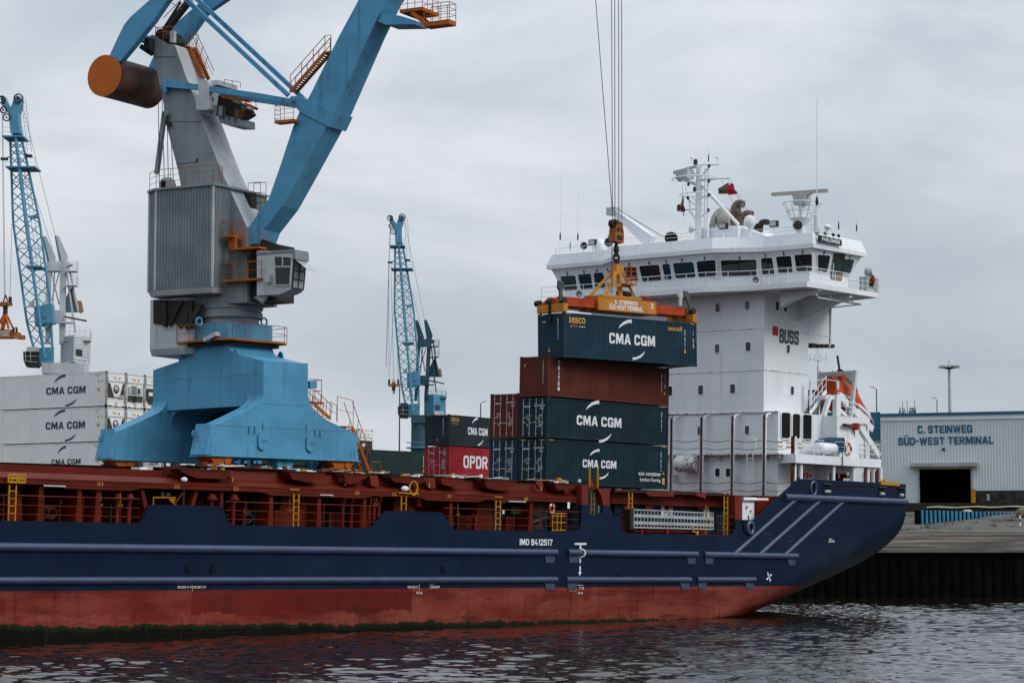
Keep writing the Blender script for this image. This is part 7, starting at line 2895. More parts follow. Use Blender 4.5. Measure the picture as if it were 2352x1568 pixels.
for q0, q1 in (((354, 131), (402, 131)), ((380, 280), (462, 280)), ((405, 378), (455, 371))):
    sm_.bar(TP(q0, -LT - .01), TP(q1, -LT - .01), .03)
sm_.bar(TP((452, 372), -LT - .02), TP((454, 363), -LT - .02), .1)
tbuild(sm_, 'weld_seam')
# turntable box under the house
b = MB(M_grey)
p0_, p1_ = TP((395, 680), -2.0), TP((566, 652), -2.0)
b.box(p0_.x, p1_.x, -1.9, 1.9, TP((516, 697), -2.0).z, TP((516, 650), -2.0).z)
b.mat(M_darksteel).box(p1_.x, TP((612, 640), -2.0).x, -1.5, 1.5, TP((560, 690), -2).z, TP((560, 560), -2).z)  # dark box painted in for the shaded front below the boom foot
tbuild(b, 'turntable')
# machinery house
LH = 3.3
f0, f1 = TP((357, 550), -LH).x, TP((488, 550), -LH).x
fc0, fc1 = TP((341, 550), -LH + .7).x, TP((515, 550), -LH + 1.3).x
zh0, zh1 = TP((420, 662), -LH).z, TP((420, 432), -LH).z
b = MB(M_corr)
plan = [(f0, -LH), (f1, -LH), (fc1, -LH + 1.0), (fc1, LH), (fc0, LH), (fc0, -LH + .75)]
def corr_seg(p, q, z0, z1, pitch=.27, dep=.06):
    p, q = Vector(p), Vector(q)
    L_ = (q - p).length
    d_ = (q - p) / L_
    n_ = Vector((d_.y, -d_.x))
    n = max(1, int(L_ / pitch))
    pr = []
    for i in range(n):
        for t_, o_ in ((0, 0), (.42, 0), (.55, -1), (.9, -1)):
            w_ = p + d_ * (L_ * (i + t_) / n) + n_ * (dep * o_)
            pr.append(w_)
    pr.append(q)
    b.loft([[Vector((w_.x, w_.y, z0)) for w_ in pr], [Vector((w_.x, w_.y, z1)) for w_ in pr]], False, False)
for i in range(6):
    corr_seg(plan[i], plan[(i + 1) % 6], zh0, zh1)
house = tbuild(b, 'machinery_house')
b = MB(M_grey)
big = [(x_ + (.12 if x_ > 0 else -.12) if abs(x_) < 99 else x_, y_ + (.1 if y_ > 0 else -.1)) for x_, y_ in plan]
cxh = (f0 + f1) / 2
big = [(x_ + (.14 if x_ > cxh else -.14), y_ + (.12 if y_ > 0 else -.12)) for x_, y_ in plan]
b.prism([Vector((x_, y_, zh1)) for x_, y_ in big], (0, 0, .16))
b.build('house_roof', house)
b = MB(M_greylt)
low_ = [(cxh + (x_ - cxh) * .95, y_ * .95) for x_, y_ in plan]
b.loft([[Vector((x_, y_, zh0 - .42)) for x_, y_ in low_], [Vector((x_, y_, zh0 - .02)) for x_, y_ in plan]])
b.build('house_floor', house)
cs_ = MB(M_greylt)
for x_, y_ in (plan[0], plan[1], plan[5]):
    cs_.box(x_ - .09, x_ + .09, y_ - .03, y_ + .09, zh0, zh1)
cs_.build('corner_trim', house)
rl_ = MB(M_orange)
rl_.rail([Vector((x_, y_, zh1 + .16)) for x_, y_ in (plan[5], plan[0], plan[1], plan[2])], 1.35, .032, 3, 1.4)
rl_.build('roof_rail', house)
b = MB(M_grey)
p = TP((385, 412), -2.4)
b.lathe((p.x, -2.4, zh1 + .5), [(.62, -.5), (.62, 0), (.55, .32), (.35, .52), (.02, .6)], 18)
b.mat(M_black).box(p.x - .1, p.x + .25, -3.06, -2.95, zh1 + .16, zh1 + .75)
b.build('roof_vent', house)
# ballast box below the house
zb0, zb1 = TP((380, 811), -2.3).z, TP((380, 686), -2.3).z
g0, g1 = TP((352, 750), -2.3).x, TP((430, 750), -2.3).x
b = MB(M_greylt)
pl_ = [(g0, -2.3), (g1 - .2, -2.3), (g1 + .3, -1.9), (g1 + .4, 2.0), (g0, 2.3), (g0 - .65, 1.7), (g0 - .65, -1.7), (g0 - .45, -2.1)]
b.loft([[Vector((cxh * .0 + x_ * .97 + g0 * .03, y_ * .9, zb0 - .1)) for x_, y_ in pl_], [Vector((x_, y_, zb0 + .35)) for x_, y_ in pl_], [Vector((x_, y_, zb1)) for x_, y_ in pl_]])
tbuild(b, 'ballast_box')
b = MB(M_darksteel)
pr_ = [TP(q, -2.42) for q in ((352, 690), (434, 690), (431, 735), (415, 755), (395, 735), (372, 745), (352, 742))]
b.prism(pr_, (0, .11, 0))
for q0, q1, w_ in (((380, 690), (380, 750), .25), ((418, 690), (390, 748), .22), ((462, 700), (430, 756), .35), ((440, 690), (440, 755), .3)):
    b.bar(TP(q0, -2.5), TP(q1, -2.5), w_)
tbuild(b, 'ballast_hanger')
# counterweight cylinder and rocker arms
b = MB(M_cyl)
cw0 = TP((239, 174), -3.1)
rc_ = 1.56
b.lathe((cw0.x, -3.08, cw0.z), [(rc_, 0), (rc_, 5.4)], 48, ax=(0, 1, 0), caps=False)
b.mat(M_cylend).lathe((cw0.x, -3.1, cw0.z), [(rc_ + .01, 0), (rc_ + .01, .06)], 48, ax=(0, 1, 0), smooth=False)
b.lathe((cw0.x, 2.28, cw0.z), [(rc_ + .01, 0), (rc_ + .01, .06)], 48, ax=(0, 1, 0), smooth=False)
tbuild(b, 'counterweight')
arm = [(252, 127), (268, 92), (285, 57), (299, 40), (344, 0), (440, -84), (508, -84), (385, 0), (350, 50), (330, 75), (306, 105), (275, 142)]
for l0 in (-2.95, 1.75):
    b = MB(M_blue)
    b.prism([Vector((TP(q, -2.95).x, l0, TP(q, -2.95).z)) for q in arm], (0, .55, 0))
    tbuild(b, 'rocker_arm')
b = MB(M_blue)
p, q2 = TP((318, 86), -2.4), TP((337, 75), -2.4)
b.bar((p.x, -2.4, p.z), (p.x, 1.75, p.z), .45, .5)
q3 = TP((345, 92), -1.3)
b.bar((p.x, -1.4, p.z), (q3.x, -1.4, q3.z - .2), .3, .6)
b.mat(M_darksteel).bar((TP((308, 102), -2.4).x, -1.6, TP((308, 102), -2.4).z), (TP((352, 125), -1.5).x, -1.6, TP((352, 125), -1.5).z), .2, .35)
b.bar((TP((345, 90), -1.5).x, -1.5, TP((345, 90), -1.5).z), (TP((345, 118), -1.5).x, -1.5, TP((345, 118), -1.5).z), .9, .5)
tbuild(b, 'rocker_pivot')
# machinery at the tower head
b = MB(M_darksteel)
p = TP((377, 83), -.6)
b.lathe((p.x, -1.1, p.z), [(.45, 0), (.45, 2.2)], 16, ax=(0, 1, 0))
p = TP((404, 97), .3)
b.lathe((p.x, -.8, p.z), [(.35, 0), (.35, 1.8)], 14, ax=(0, 1, 0))
b.bar(TP((378, 75), .4), TP((437, 0), .4), .5, .35)
b.bar(TP((372, 72), -.6), TP((415, 5), -.6), .16, .12)
b.mat(M_greylt).box(TP((392, 98), -1.2).x, TP((399, 98), -1.2).x, -1.3, -.9, TP((392, 98), -1.2).z, TP((392, 72), -1.2).z)
tbuild(b, 'head_machinery')
b = MB(M_orange)
for q0, q1 in (((360, 64), (400, 62)), ((362, 75), (398, 72)), ((357, 88), (357, 66)), ((375, 98), (375, 60)), ((398, 90), (398, 60))):
    b.tube([TP(q0, -1.25), TP(q1, -1.25)], .035, 5)
b.bar(TP((355, 60), -1.0), TP((382, 88), -1.0), .06)
for q0, q1 in (((360, 54), (391, 4)), ((390, 4), (418, 22)), ((375, 42), (420, -5))):
    b.tube([TP(q0, -1.1), TP(q1, -1.1)], .03, 5)
b.build
tbuild(b, 'head_rail')
# stair on the tower front
b = MB(M_orange)
p, q2 = TP((445, 112), .95), TP((476, 182), .95)
for l_ in (.3, 1.15):
    b.bar((p.x, l_, p.z), (q2.x, l_, q2.z), .1, .28)
    b.tube([(p.x + .1, l_, p.z + 1.2), (q2.x + .5, l_, q2.z + .6)], .03, 5)
    b.tube([(p.x + .1, l_, p.z + .7), (q2.x + .4, l_, q2.z + .25)], .02, 5)
    for t_ in (0, .33, .66):
        m_ = p.lerp(q2, t_)
        b.tube([(m_.x, l_, m_.z), (m_.x + .3, l_, m_.z + 1.0)], .025, 5)
for k in range(13):
    m_ = p.lerp(q2, (k + .5) / 13)
    b.box(m_.x - .1, m_.x + .12, .3, 1.15, m_.z - .03, m_.z + .01)
p3 = TP((430, 114), .9)
b.box(p3.x, p.x + .1, .1, 1.25, p.z - .06, p.z + .06)
b.rail([Vector((TP((412, 112), .5).x, 1.25, p.z)), Vector((p.x, 1.25, p.z))], 1.25, .03, 3, 1.1)
tbuild(b, 'tower_stair')
b = MB(M_black)
pth = [TP(q, .6) for q in ((402, 102), (420, 118), (433, 140), (440, 160), (452, 182))]
for l_ in (.0, .25, .5):
    b.tube([Vector((p.x + .1, l_, p.z)) for p in pth], .06, 6)
tbuild(b, 'cable_run')
# compression beams from the tower to the boom
for l0, dz in ((-1.75, 0), (1.35, 0)):
    b = MB(M_blue)
    pl_ = [TP(q, -1.75) for q in ((374, 181), (455, 194), (588, 213), (664, 226), (662, 237), (588, 226), (456, 207), (381, 200), (381, 212), (372, 210))]
    b.prism([Vector((p.x, l0, p.z)) for p in pl_], (0, .40, 0))
    tbuild(b, 'compression_beam')
b = MB(M_greylt)
pl_ = [TP(q, -1.9) for q in ((453, 182), (475, 184), (479, 192), (477, 218), (479, 250), (474, 253), (450, 252), (450, 222), (457, 215))]
b.prism(pl_, (0, 1.4, 0))
b.box(TP((475, 185), -1.5).x, TP((497, 195), -1.5).x, -1.3, 1.1, TP((485, 195), -1.5).z, TP((485, 184), -1.5).z)
tbuild(b, 'luffing_gearbox')
b = MB(M_darksteel)
for px_, l0, l1, mm in (([(479, 216), (520, 222), (540, 236), (528, 262), (505, 270), (479, 252)], -.6, 1.0, M_darksteel), ([(480, 240), (512, 244), (512, 268), (484, 262)], -1.25, .2, M_grey), ([(500, 262), (551, 272), (551, 289), (524, 289), (505, 282)], -1.0, .9, M_grey),
                     ([(515, 232), (552, 243), (560, 258), (540, 270), (516, 262)], -.9, .7, M_darksteel), ([(540, 250), (566, 252), (552, 272), (538, 268)], -1.1, -.2, M_rusty), ([(460, 240), (482, 246), (482, 256), (458, 250)], -1.3, .6, M_darksteel)):
    b.mat(mm)
    b.prism([Vector((p.x, l0, p.z)) for p in [TP(q, l0) for q in px_]], (0, l1 - l0, 0))
for k in range(5):
    b.mat(M_darksteel).tube([TP((490 + k * 12, 225 + k * 4), -1.3), TP((484 + k * 14, 262 + k * 5), -1.3)], .05, 5)
b.mat(M_orange)
a, c = TP((513, 222), -1.3), TP((570, 232), -1.3)
b.bar(a, c, .5, .22)
a, c = TP((565, 240), -1.3), TP((588, 250), -1.3)
b.bar(a, c, .5, .2)
b.rail([TP((565, 238), -1.3), TP((588, 247), -1.3)], .7, .03, 2, .6)
b.rail([TP((515, 197), -1.4), TP((552, 203), -1.4)], .45, .03, 1, .9)
tbuild(b, 'luffing_drive')
# tie rods
for l0 in (-1.0, 1.2):
    b = MB(M_blue)
    p, q2 = TP((662, 219), -1.0), TP((428, 0), -1.0)
    d_ = (q2 - p)
    p2 = p + d_ * 1.32
    b.bar((p.x, l0, p.z), (p2.x, l0, p2.z), .22, .32)
    tbuild(b, 'tie_rod')

# boom
LBm = 1.0
bm_side = [(562, 547), (572, 522), (592, 492), (617, 457), (640, 392), (673, 292), (688, 257), (708, 227), (778, 85), (824, 0), (905, -150), (985, -150), (887, 0), (850, 75), (770, 257), (750, 292), (695, 392), (650, 473), (607, 528), (592, 566), (575, 566)]
b = MB(M_blue)
bpts = [TP(q, -LBm) for q in bm_side]
b.prism(bpts, (0, 2 * LBm, 0))
boom = tbuild(b, 'boom')
b = MB(M_blue)
b.prism([Vector((p.x, -LBm - .12, p.z)) for p in [TP(q, -LBm - .12) for q in ((667, 221), (687, 221), (771, 258), (755, 291), (688, 257), (673, 239))]], (0, 2 * LBm + .24, 0))
p = TP((671, 230), -LBm - .2)
b.lathe((p.x, -LBm - .3, p.z), [(.22, 0), (.22, 2 * LBm + .6)], 12, ax=(0, 1, 0))
b.build('boom_collar', boom)
b = MB(M_blue)
b.prism([Vector((p.x, -LBm - .015, p.z)) for p in [TP(q, -LBm - .015) for q in ((617.5, 456), (649, 473), (607, 526), (594, 490))]], (0, .012, 0))
b.build('doubler_plate', boom)
b = MB(M_darksteel)
p = TP((598, 562), -1.2)
b.bar(TP((602, 558), -1.3), TP((640, 571), -1.3), .5, .55)
tbuild(b, 'boom_foot')
# stair along the boom
b = MB(M_orange)
p, q2 = TP((668, 212), -.8), TP((748, 121), -.8)
dn = (q2 - p).normalized()
for l_ in (-.9, -.2):
    b.bar((p.x, l_, p.z), (q2.x, l_, q2.z), .09, .22)
    for k, hh in enumerate((1.2, .65)):
        b.tube([(p.x, l_, p.z + hh), (q2.x, l_, q2.z + hh)], .03, 5)
    for k in range(4):
        m_ = p.lerp(q2, k / 3)
        b.tube([(m_.x, l_, m_.z), (m_.x, l_, m_.z + 1.2)], .03, 5)
for k in range(19):
    m_ = p.lerp(q2, (k + .5) / 19)
    b.box(m_.x - .12, m_.x + .1, -.9, -.2, m_.z - .03, m_.z + .01)
p3 = TP((762, 120), -.8)
b.box(q2.x - .1, p3.x, -.9, -.2, q2.z - .08, q2.z + .06)
b.rail([Vector((q2.x, -.9, q2.z)), Vector((p3.x, -.9, q2.z))], 1.2, .03, 2, .6)
tbuild(b, 'boom_stair')
# platform below the collar
b = MB(M_orange)
p = TP((632, 284), -1.6)
q2 = TP((675, 297), -1.6)
b.prism([Vector((p.x, -1.7, p.z)), Vector((q2.x, -1.7, p.z)), Vector((q2.x, -.9, p.z)), Vector((p.x, -.9, p.z))], (0, 0, .2))
b.rail([Vector((p.x, -.95, p.z)), Vector((p.x, -1.65, p.z)), Vector((q2.x, -1.65, p.z))], 1.3, .03, 4, .7)
tbuild(b, 'boom_platform')
# bracket and platforms high on the boom
b = MB(M_blue)
pl_ = [TP(q, -.9) for q in ((867, 49), (878, 30), (920, 37), (952, 47), (952, 56), (885, 57))]
b.prism(pl_, (0, 1.8, 0))
b.build('boom_bracket', boom)
b = MB(M_orange)
a, c = TP((918, 27), -.9), TP((969, 33), -.9)
b.box(a.x, c.x, -.9, 1.4, a.z - .1, a.z + .14)
b.rail([Vector((a.x, -.85, a.z + .1)), Vector((c.x, -.85, a.z + .1)), Vector((c.x, 1.3, a.z + .1))], 1.2, .035, 3, .7)
a2, c2 = TP((973, 58), -.9), TP((1031, 63), -.9)
b.box(a2.x, c2.x, -.9, .1, a2.z - .12, a2.z + .2)
b.rail([Vector((a2.x, -.85, a2.z + .2)), Vector((c2.x, -.85, a2.z + .2)), Vector((c2.x, .05, a2.z + .2))], 1.25, .035, 3, .8)
b.rail([Vector((a2.x, .05, a2.z + .2)), Vector((c2.x, .05, a2.z + .2))], 1.25, .035, 3, .8)
b.bar(Vector((c.x - .9, -.8, a.z - .1)), Vector((a2.x + .2, -.8, a2.z)), .12, .3)
b.bar(Vector((c.x - .9, .05, a.z - .1)), Vector((a2.x + .2, .05, a2.z)), .12, .3)
b.build('boom_walkway', boom)
# rods and thin stays behind the tower
b = MB(M_rope)
for q0, q1 in (((363, 175), (366, 430)), ((371, 195), (378, 430)), ((384, 290), (387, 425)), ((393, 316), (398, 410))):
    b.tube([TP(q0, -1.8), TP(q1, -1.8)], .03, 5)
tbuild(b, 'stay_rope')
b = MB(M_grey)
b.bar(TP((378, 260), -1.6), TP((360, 400), -1.6), .3, .3)
b.lathe(TP((377, 262), -1.75), [(.25, 0), (.25, .4)], 10, ax=(0, 1, 0))
b.mat(M_darksteel).bar(TP((379, 280), -1.5), TP((392, 287), -1.5), .2, .3)
tbuild(b, 'side_strut')
# platforms beside the house
b = MB(M_orange)
for (u0, v0, u1, hh, rails) in ((508, 543, 533, 1.15, 2), (533, 571, 594, 1.2, 2), (508, 645, 599, 1.25, 2)):
    a, c = TP((u0, v0), -2.6), TP((u1, v0), -2.6)
    b.box(a.x, c.x, -2.6, -1.3, a.z - .1, a.z + .04)
    b.rail([Vector((a.x, -1.4, a.z)), Vector((a.x, -2.55, a.z)), Vector((c.x, -2.55, a.z)), Vector((c.x, -1.5, a.z))], hh, .035, 2, 1.2)
p = TP((537, 555), -2.0)
b.box(p.x - .3, p.x + .25, -2.2, -1.9, p.z - .6, p.z + .5)
tbuild(b, 'side_platform')
b = MB(M_darksteel)
for u in (570, 583):
    a = TP((u, 421), 1.2)
    b.rail([Vector((a.x, 1.2, a.z - 3.0)), Vector((a.x + 1.1, 1.2, a.z - 3.0))], 3.0, .03, 4, 1.1)
b.box(TP((572, 470), 1.0).x, TP((586, 470), 1.0).x, .4, 1.2, TP((580, 490), 1).z, TP((580, 445), 1).z)
tbuild(b, 'front_cage')

# driver's cab
LC0, LC1 = -2.35, -.75
cpt = [(590, 575), (674, 577.5), (671, 600), (667, 664), (655, 671), (640, 676), (590, 678)]
cp = [TP(q, LC0) for q in cpt]
b = MB(M_greylt)
b.prism(cp, (0, LC1 - LC0, 0))
cabin = tbuild(b, 'driver_cab')
b = MB(M_grey)
a, c = cp[0], cp[1]
b.box(a.x, c.x + .15, LC0 - .08, LC1 + .08, c.z - .02, c.z + .14)
b.box(c.x - .05, c.x + .2, LC0 - .06, LC1 + .06, c.z - .55, c.z - .02)
b.build('cab_roof', cabin)
def cwin(px, l, m_, th=.02):
    MB(m_).prism([TP(q, l) for q in px], (0, th, 0)).build('pane', cabin)
cwin([(631, 590), (648, 590.5), (648, 611), (632, 611)], LC0 - .03, M_glass)
cwin([(651, 591), (669, 592), (668, 611), (651, 611)], LC0 - .03, M_glass)
cwin([(632, 614), (668, 614), (665, 653), (633, 653)], LC0 - .03, M_glass)
b = MB(M_greylt)
for q0, q1 in (((629, 588), (671, 590)), ((630, 612.5), (669, 612.5)), ((631, 655), (665, 655)), ((630, 588), (632, 655)), ((671, 590), (666, 655)), ((649.5, 589), (649.5, 612))):
    b.bar(TP(q0, LC0 - .04), TP(q1, LC0 - .04), .09)
b.build('window_frame', cabin)
# slanted front glass
ft, fb = cp[1], cp[3]
front = [Vector((ft.x + .02, LC0 + .1, ft.z - .6)), Vector((ft.x + .02, LC1 - .1, ft.z - .6)), Vector((fb.x + .05, LC1 - .1, fb.z + .1)), Vector((fb.x + .05, LC0 + .1, fb.z + .1))]
M_clear = flat('pale_window_glass', (.30, .33, .35), .1)
MB(M_clear).prism(front, (.02, 0, 0)).build('pane', cabin)
b = MB(M_darksteel)
for t_ in (.0, .36, .68, 1):
    b.bar(front[0].lerp(front[3], t_) + Vector((.04, 0, 0)), front[1].lerp(front[2], t_) + Vector((.04, 0, 0)), .07)
for t_ in (0, .5, 1):
    b.bar(front[0].lerp(front[1], t_) + Vector((.04, 0, 0)), front[3].lerp(front[2], t_) + Vector((.04, 0, 0)), .07)
b.build('front_frame', cabin)
fl_ = MB(M_clear)
e0, e1 = front[0] + Vector((.1, 0, 0)), front[1] + Vector((.1, 0, 0))
fl_.prism([e0, e1, e1 + Vector((1.0, 0, -.75)), e0 + Vector((1.0, 0, -.75))], (.0, 0, .02))
fl_.build('open_window', cabin)
b = MB(M_galv)
b.box(TP((611, 640), -2.6).x, TP((620, 640), -2.6).x, -2.75, -2.4, TP((615, 648), -2.6).z, TP((615, 630), -2.6).z)
tbuild(b, 'floodlight')
b = MB(M_grey)
q = [TP(e_, -2.0) for e_ in ((583, 683), (607, 671), (617, 680), (603, 698))]
b.prism(q, (0, .1, 0))
b.mat(M_greylt).prism([TP(e_, -2.02) for e_ in ((592, 684), (606, 675), (613, 681), (602, 693))], (0, .015, 0))
tbuild(b, 'warning_board')
b = MB(M_greylt)
p = K(ZBX(1000, 228), 0, xa - 1.0)
b.bar(p + Vector((-.1, .5, -.15)), p + Vector((.1, -.6, .25)), .5, .3)
b.build('floodlight', crane)
# fly jib, mostly above the picture: carries the ropes over the load
b = MB(M_blue)
tip = TF.M.inverted() @ WORLDF.at(1418, -420, 1, 148.6)
bt = bpts[10].lerp(bpts[11], .5)
b.bar((bt.x - 9, 0, bt.z + 15.5), (tip.x + .6, tip.y, tip.z + .5), 1.1, 1.5)
b.bar((bt.x, 0, bt.z), (bt.x + 6.2, 0, bt.z + 12.2), 2.0, 2.4)
tbuild(b, 'fly_jib')
b = MB(M_darksteel)
b.lathe((tip.x, tip.y - .6, tip.z), [(.6, 0), (.6, 1.2)], 18, ax=(0, 1, 0))
tbuild(b, 'jib_sheave')
rp_ = MB(M_rope)
for u0, u1, v1, dd in ((1403, 1407, 498, -.2), (1411.5, 1412.5, 505, .2), (1420.5, 1421.5, 510, -.2), (1427.5, 1428.5, 505, .2), (1330, 1409, 520, .3)):
    a = WORLDF.at(u0, -410 if u0 > 1400 else -420, 1, 148.6 + dd)
    if u0 == 1330:
        a = WORLDF.at(1335, -420, 1, 148.9)
        c = WORLDF.at(1408, 505, 1, 148.9)
    else:
        c = WORLDF.at(u1, v1, 1, 148.6 + dd)
    rp_.tube([QUAY.M.inverted() @ a, QUAY.M.inverted() @ c], .027, 5)
rp_.build('hoist_rope', crane)

# ---------------------------------------------------------------- hook block, spreader
def WB(x, y, d=148.6): return WORLDF.at(*T(2, 1, x, y), 1, d)
hb_c = WB(967, 560)
HBF = Frame((hb_c.x, hb_c.y, 0), LIFT.e[0], LIFT.e[1], (0, 0, 1))
M_rig = paint('worn_orange_rigging', (.26, .085, .018), .6, var=.35, vscale=1.2, streak=.6, rust=.6)
hbk = thing('hook_block', HBF, 'worn orange hook block on the hoist ropes above the yellow spreader', 'hook block')
def hz(v): return WB(967, v).z
b = MB(M_rig)
b.prism([(-.38, -.3, hz(655)), (.40, -.3, hz(665)), (.43, -.3, hz(600)), (.32, -.3, hz(480)), (.05, -.3, hz(470)), (-.20, -.3, hz(455)), (-.34, -.3, hz(560))], (0, .6, 0))
b.mat(M_darksteel)
b.box(-.22, .26, -.33, -.3, hz(640), hz(600))
for x_, v in ((-.22, 480), (-.06, 545), (.2, 560)):
    b.lathe((x_, -.3, hz(v)), [(.14, 0), (.12, .05)], 14, ax=(0, -1, 0))
b.mat(M_yellow).box(-.02, .12, -.34, -.31, hz(590), hz(550))
b.build('housing', hbk)
for x_, v in ((-.26, 488), (.16, 505)):
    MB(M_darksteel).lathe((x_, -.2, hz(v)), [(.27, 0), (.27, .1), (.23, .18), (.27, .26), (.27, .4)], 20, ax=(0, 1, 0)).build('sheave', hbk)
b = MB(M_darksteel)
b.lathe((0, 0, hz(755)), [(.13, 0), (.19, .1), (.19, .35), (.12, .5), (.1, hz(668) - hz(755))], 14)
b.tube([Vector((.24 * math.sin(R(a_)), 0, hz(800) + .28 * math.cos(R(a_)))) for a_ in range(-150, 151, 25)], .07, 8)
b.tube([(0, 0, hz(755)), (.0, 0, hz(790))], .1, 8)
b.tube([(0, 0, hz(815)), (.0, 0, hz(850))], .09, 8)
b.build('hook', hbk)

spr = thing('spreader', LIFT, 'orange container spreader with white lettering and the number 3, hanging from the hook', 'spreader')
H_ = H96
def LP(uv, y=CW / 2): return LIFT.at(uv[0], uv[1], 1, y)
M_sred = paint('worn_red_orange_beam', (.33, .045, .012), .55, var=.3, vscale=.8, streak=.55, rust=.5)
M_syel = paint('spreader_ochre', (.42, .175, .03), .5, var=.15, vscale=.8, streak=.4, rust=.3)
cl0, cl1 = LP(ZA(925, 100), .35).x, LP(ZA(1383, 150), .35).x
zs0, zs1 = LP(ZA(930, 152), .35).z, LP(ZA(930, 52), .35).z
b = MB(M_sred)
for y_ in (.55, CW - 1.0):
    b.box(.3, L_ if False else 11.9, y_, y_ + .45, zs0 + .1, zs1 - .16)
b.build('telescopic_beam', spr)
b = MB(M_syel)
b.box(cl0, cl1, .34, CW - .34, zs0, zs1)
b.mat(M_orange)
b.box(cl0 - .02, cl1 + .02, .33, CW - .33, zs0 - .03, zs0 + .03)
b.box(cl0 - .02, cl1 + .02, .33, CW - .33, zs1 - .03, zs1 + .03)
b.box(cl0 - .03, cl0 + .06, .32, CW - .32, zs0, zs1)
b.box(cl1 - .06, cl1 + .03, .32, CW - .32, zs0, zs1)
b.mat(M_wtext)
zc_ = (zs0 + zs1) / 2
cm_ = (cl0 + cl1) / 2
b.text('C. STEINWEG', (cm_ - .12, .34, zc_ + .20), XD, ZD, .26, 2.1, .02)
b.text('SÜD–WEST TERMINAL', (cm_ - .12, .34, zc_ - .16), XD, ZD, .32, 3.1, .02)
b.text('3', (cl1 - .42, .34, zc_ + .12), XD, ZD, .36, .22, .01)
b.build('centre_box', spr)
for x0, x1 in ((-.05, .35), (12.19 - .35, 12.19 + .05)):
    b = MB(M_syel)
    b.box(x0, x1, -.02, CW + .02, H_ + .06, H_ + .58)
    b.mat(M_sred).prism([(x0 + .05, .3, H_ + .58), (x0 + .05, CW - .3, H_ + .58), (x0 + .05, CW - .7, H_ + .85), (x0 + .05, .7, H_ + .85)], (.3, 0, 0))
    b.build('end_beam', spr)
    for y0 in (.02, CW - .2):
        MB(M_darksteel).lathe(((x0 + x1) / 2, y0 + .09, H_ - .04), [(.09, 0), (.09, .12)], 8).build('twistlock', spr)
M_flip = paint('grey_green_flipper', (.06, .075, .068), .55, var=.3, vscale=2, streak=.5, rust=.4)
def flipper(base, tipp, w0, w1, m_=M_flip):
    b = MB(m_)
    base, tipp = Vector(base), Vector(tipp)
    d_ = (tipp - base).normalized()
    s_ = Vector((1, 0, 0)) if abs(d_.x) < .7 else Vector((0, 0, 1))
    m1 = base.lerp(tipp, .52)
    m2 = base.lerp(tipp, .62)
    b.prism([base - s_ * w0, base + s_ * w0, m1 + s_ * w0, m2 + s_ * w1, tipp + s_ * w1 * .8, tipp - s_ * w1 * .8, m2 - s_ * w1, m1 - s_ * w0], (0, .14, 0))
    b.build('flipper', spr)
def FP(u, v, y): return LP(T(2, 1, u, v), y)
flipper(FP(458, 1195, .1), FP(450, 1010, .1), .12, .26, M_flip)
flipper(FP(1645, 1275, .3), FP(1600, 1105, .3), .12, .24)
flipper(FP(1552, 1240, CW), FP(1553, 1105, CW), .12, .24, M_galv)
b = MB(M_darksteel)
p = LIFT.at(*T(2, 1, 345, 1200), 0, -.12)
q2 = LIFT.at(*T(2, 1, 325, 1395), 0, -.12)
b.bar((p.x, p.y, p.z), (p.x, p.y, (p.z + q2.z) / 2), .1, .14)
b.prism([(p.x - .02, p.y - .12, (p.z + q2.z) / 2), (p.x - .02, p.y + .12, (p.z + q2.z) / 2), (p.x - .02, p.y + .3, q2.z), (p.x - .02, p.y - .05, q2.z)], (.06, 0, 0))
b.build('flipper', spr)
for u, v, y_ in ((345, 1205, .6), (470, 1195, .1), (1655, 1290, .2), (240, 1220, 2.0)):
    p = LP(T(2, 1, u, v), .2) if u > 400 else LIFT.at(*T(2, 1, u, v), 0, .1)
    MB(M_darksteel).lathe(p, [(.2, -.2), (.2, .2)], 12, ax=(0, 1, 0)).build('flipper_motor', spr)
# pyramid frame on the centre box
zp0 = zs1 + .03
ap = FP(962, 860, CW / 2)
b = MB(M_syel)
xl, xr = FP(840, 1140, .6).x, FP(1115, 1150, .6).x
yl_, yr__ = .45, CW - .45
b.box(xl - .3, xr + .5, yl_ - .1, yr__ + .1, zp0, zp0 + .16)
topb = [(ap.x - .22, CW / 2 - .22), (ap.x + .3, CW / 2 - .22), (ap.x + .3, CW / 2 + .22), (ap.x - .22, CW / 2 + .22)]
ztop_ = ap.z
zmid = FP(962, 960, CW / 2).z
b.loft([[Vector((x_ + (-.12 if i in (0, 3) else .12), y_ + (-.1 if i < 2 else .1), zmid)) for i, (x_, y_) in enumerate(topb)], [Vector((x_, y_, ztop_)) for x_, y_ in topb]])
for i, (x_, y_) in enumerate(((xl, yl_), (xr, yl_), (xr, yr__), (xl, yr__))):
    tx_, ty_ = topb[i]
    b.bar((x_, y_, zp0 + .1), (tx_, ty_, zmid + .2), .17, .17)
b.bar((ap.x, CW / 2 - .3, zp0 + .1), (ap.x, CW / 2 - .2, zmid + .2), .26, .2)
zb_ = FP(962, 1060, CW / 2).z
b.bar((xl + .45, yl_ + .2, zb_), (xr - .45, yl_ + .2, zb_), .12, .2)
b.build('lifting_frame', spr)
b = MB(M_darksteel)
b.tube([(ap.x + .03, CW / 2, ztop_ - .1), (ap.x + .03, CW / 2, ztop_ + .35)], .16, 8)
b.build('shackle', spr)
MB(M_darksteel).lathe((FP(1045, 1120, 1).x - .5, CW / 2, zp0 + .45), [(.2, 0), (.2, 1.1)], 10, ax=(1, 0, 0)).build('cable_reel', spr)
b = MB(M_orange)
a, c = FP(1020, 1040, .5), FP(1115, 1045, .5)
b.box(a.x, c.x, .2, 1.2, a.z - .05, a.z + .05)
b.rail([Vector((a.x, .22, a.z)), Vector((c.x, .22, a.z)), Vector((c.x, 1.15, a.z))], FP(1020, 880, .5).z - a.z, .035, 4, .5)
b.build('cage', spr)
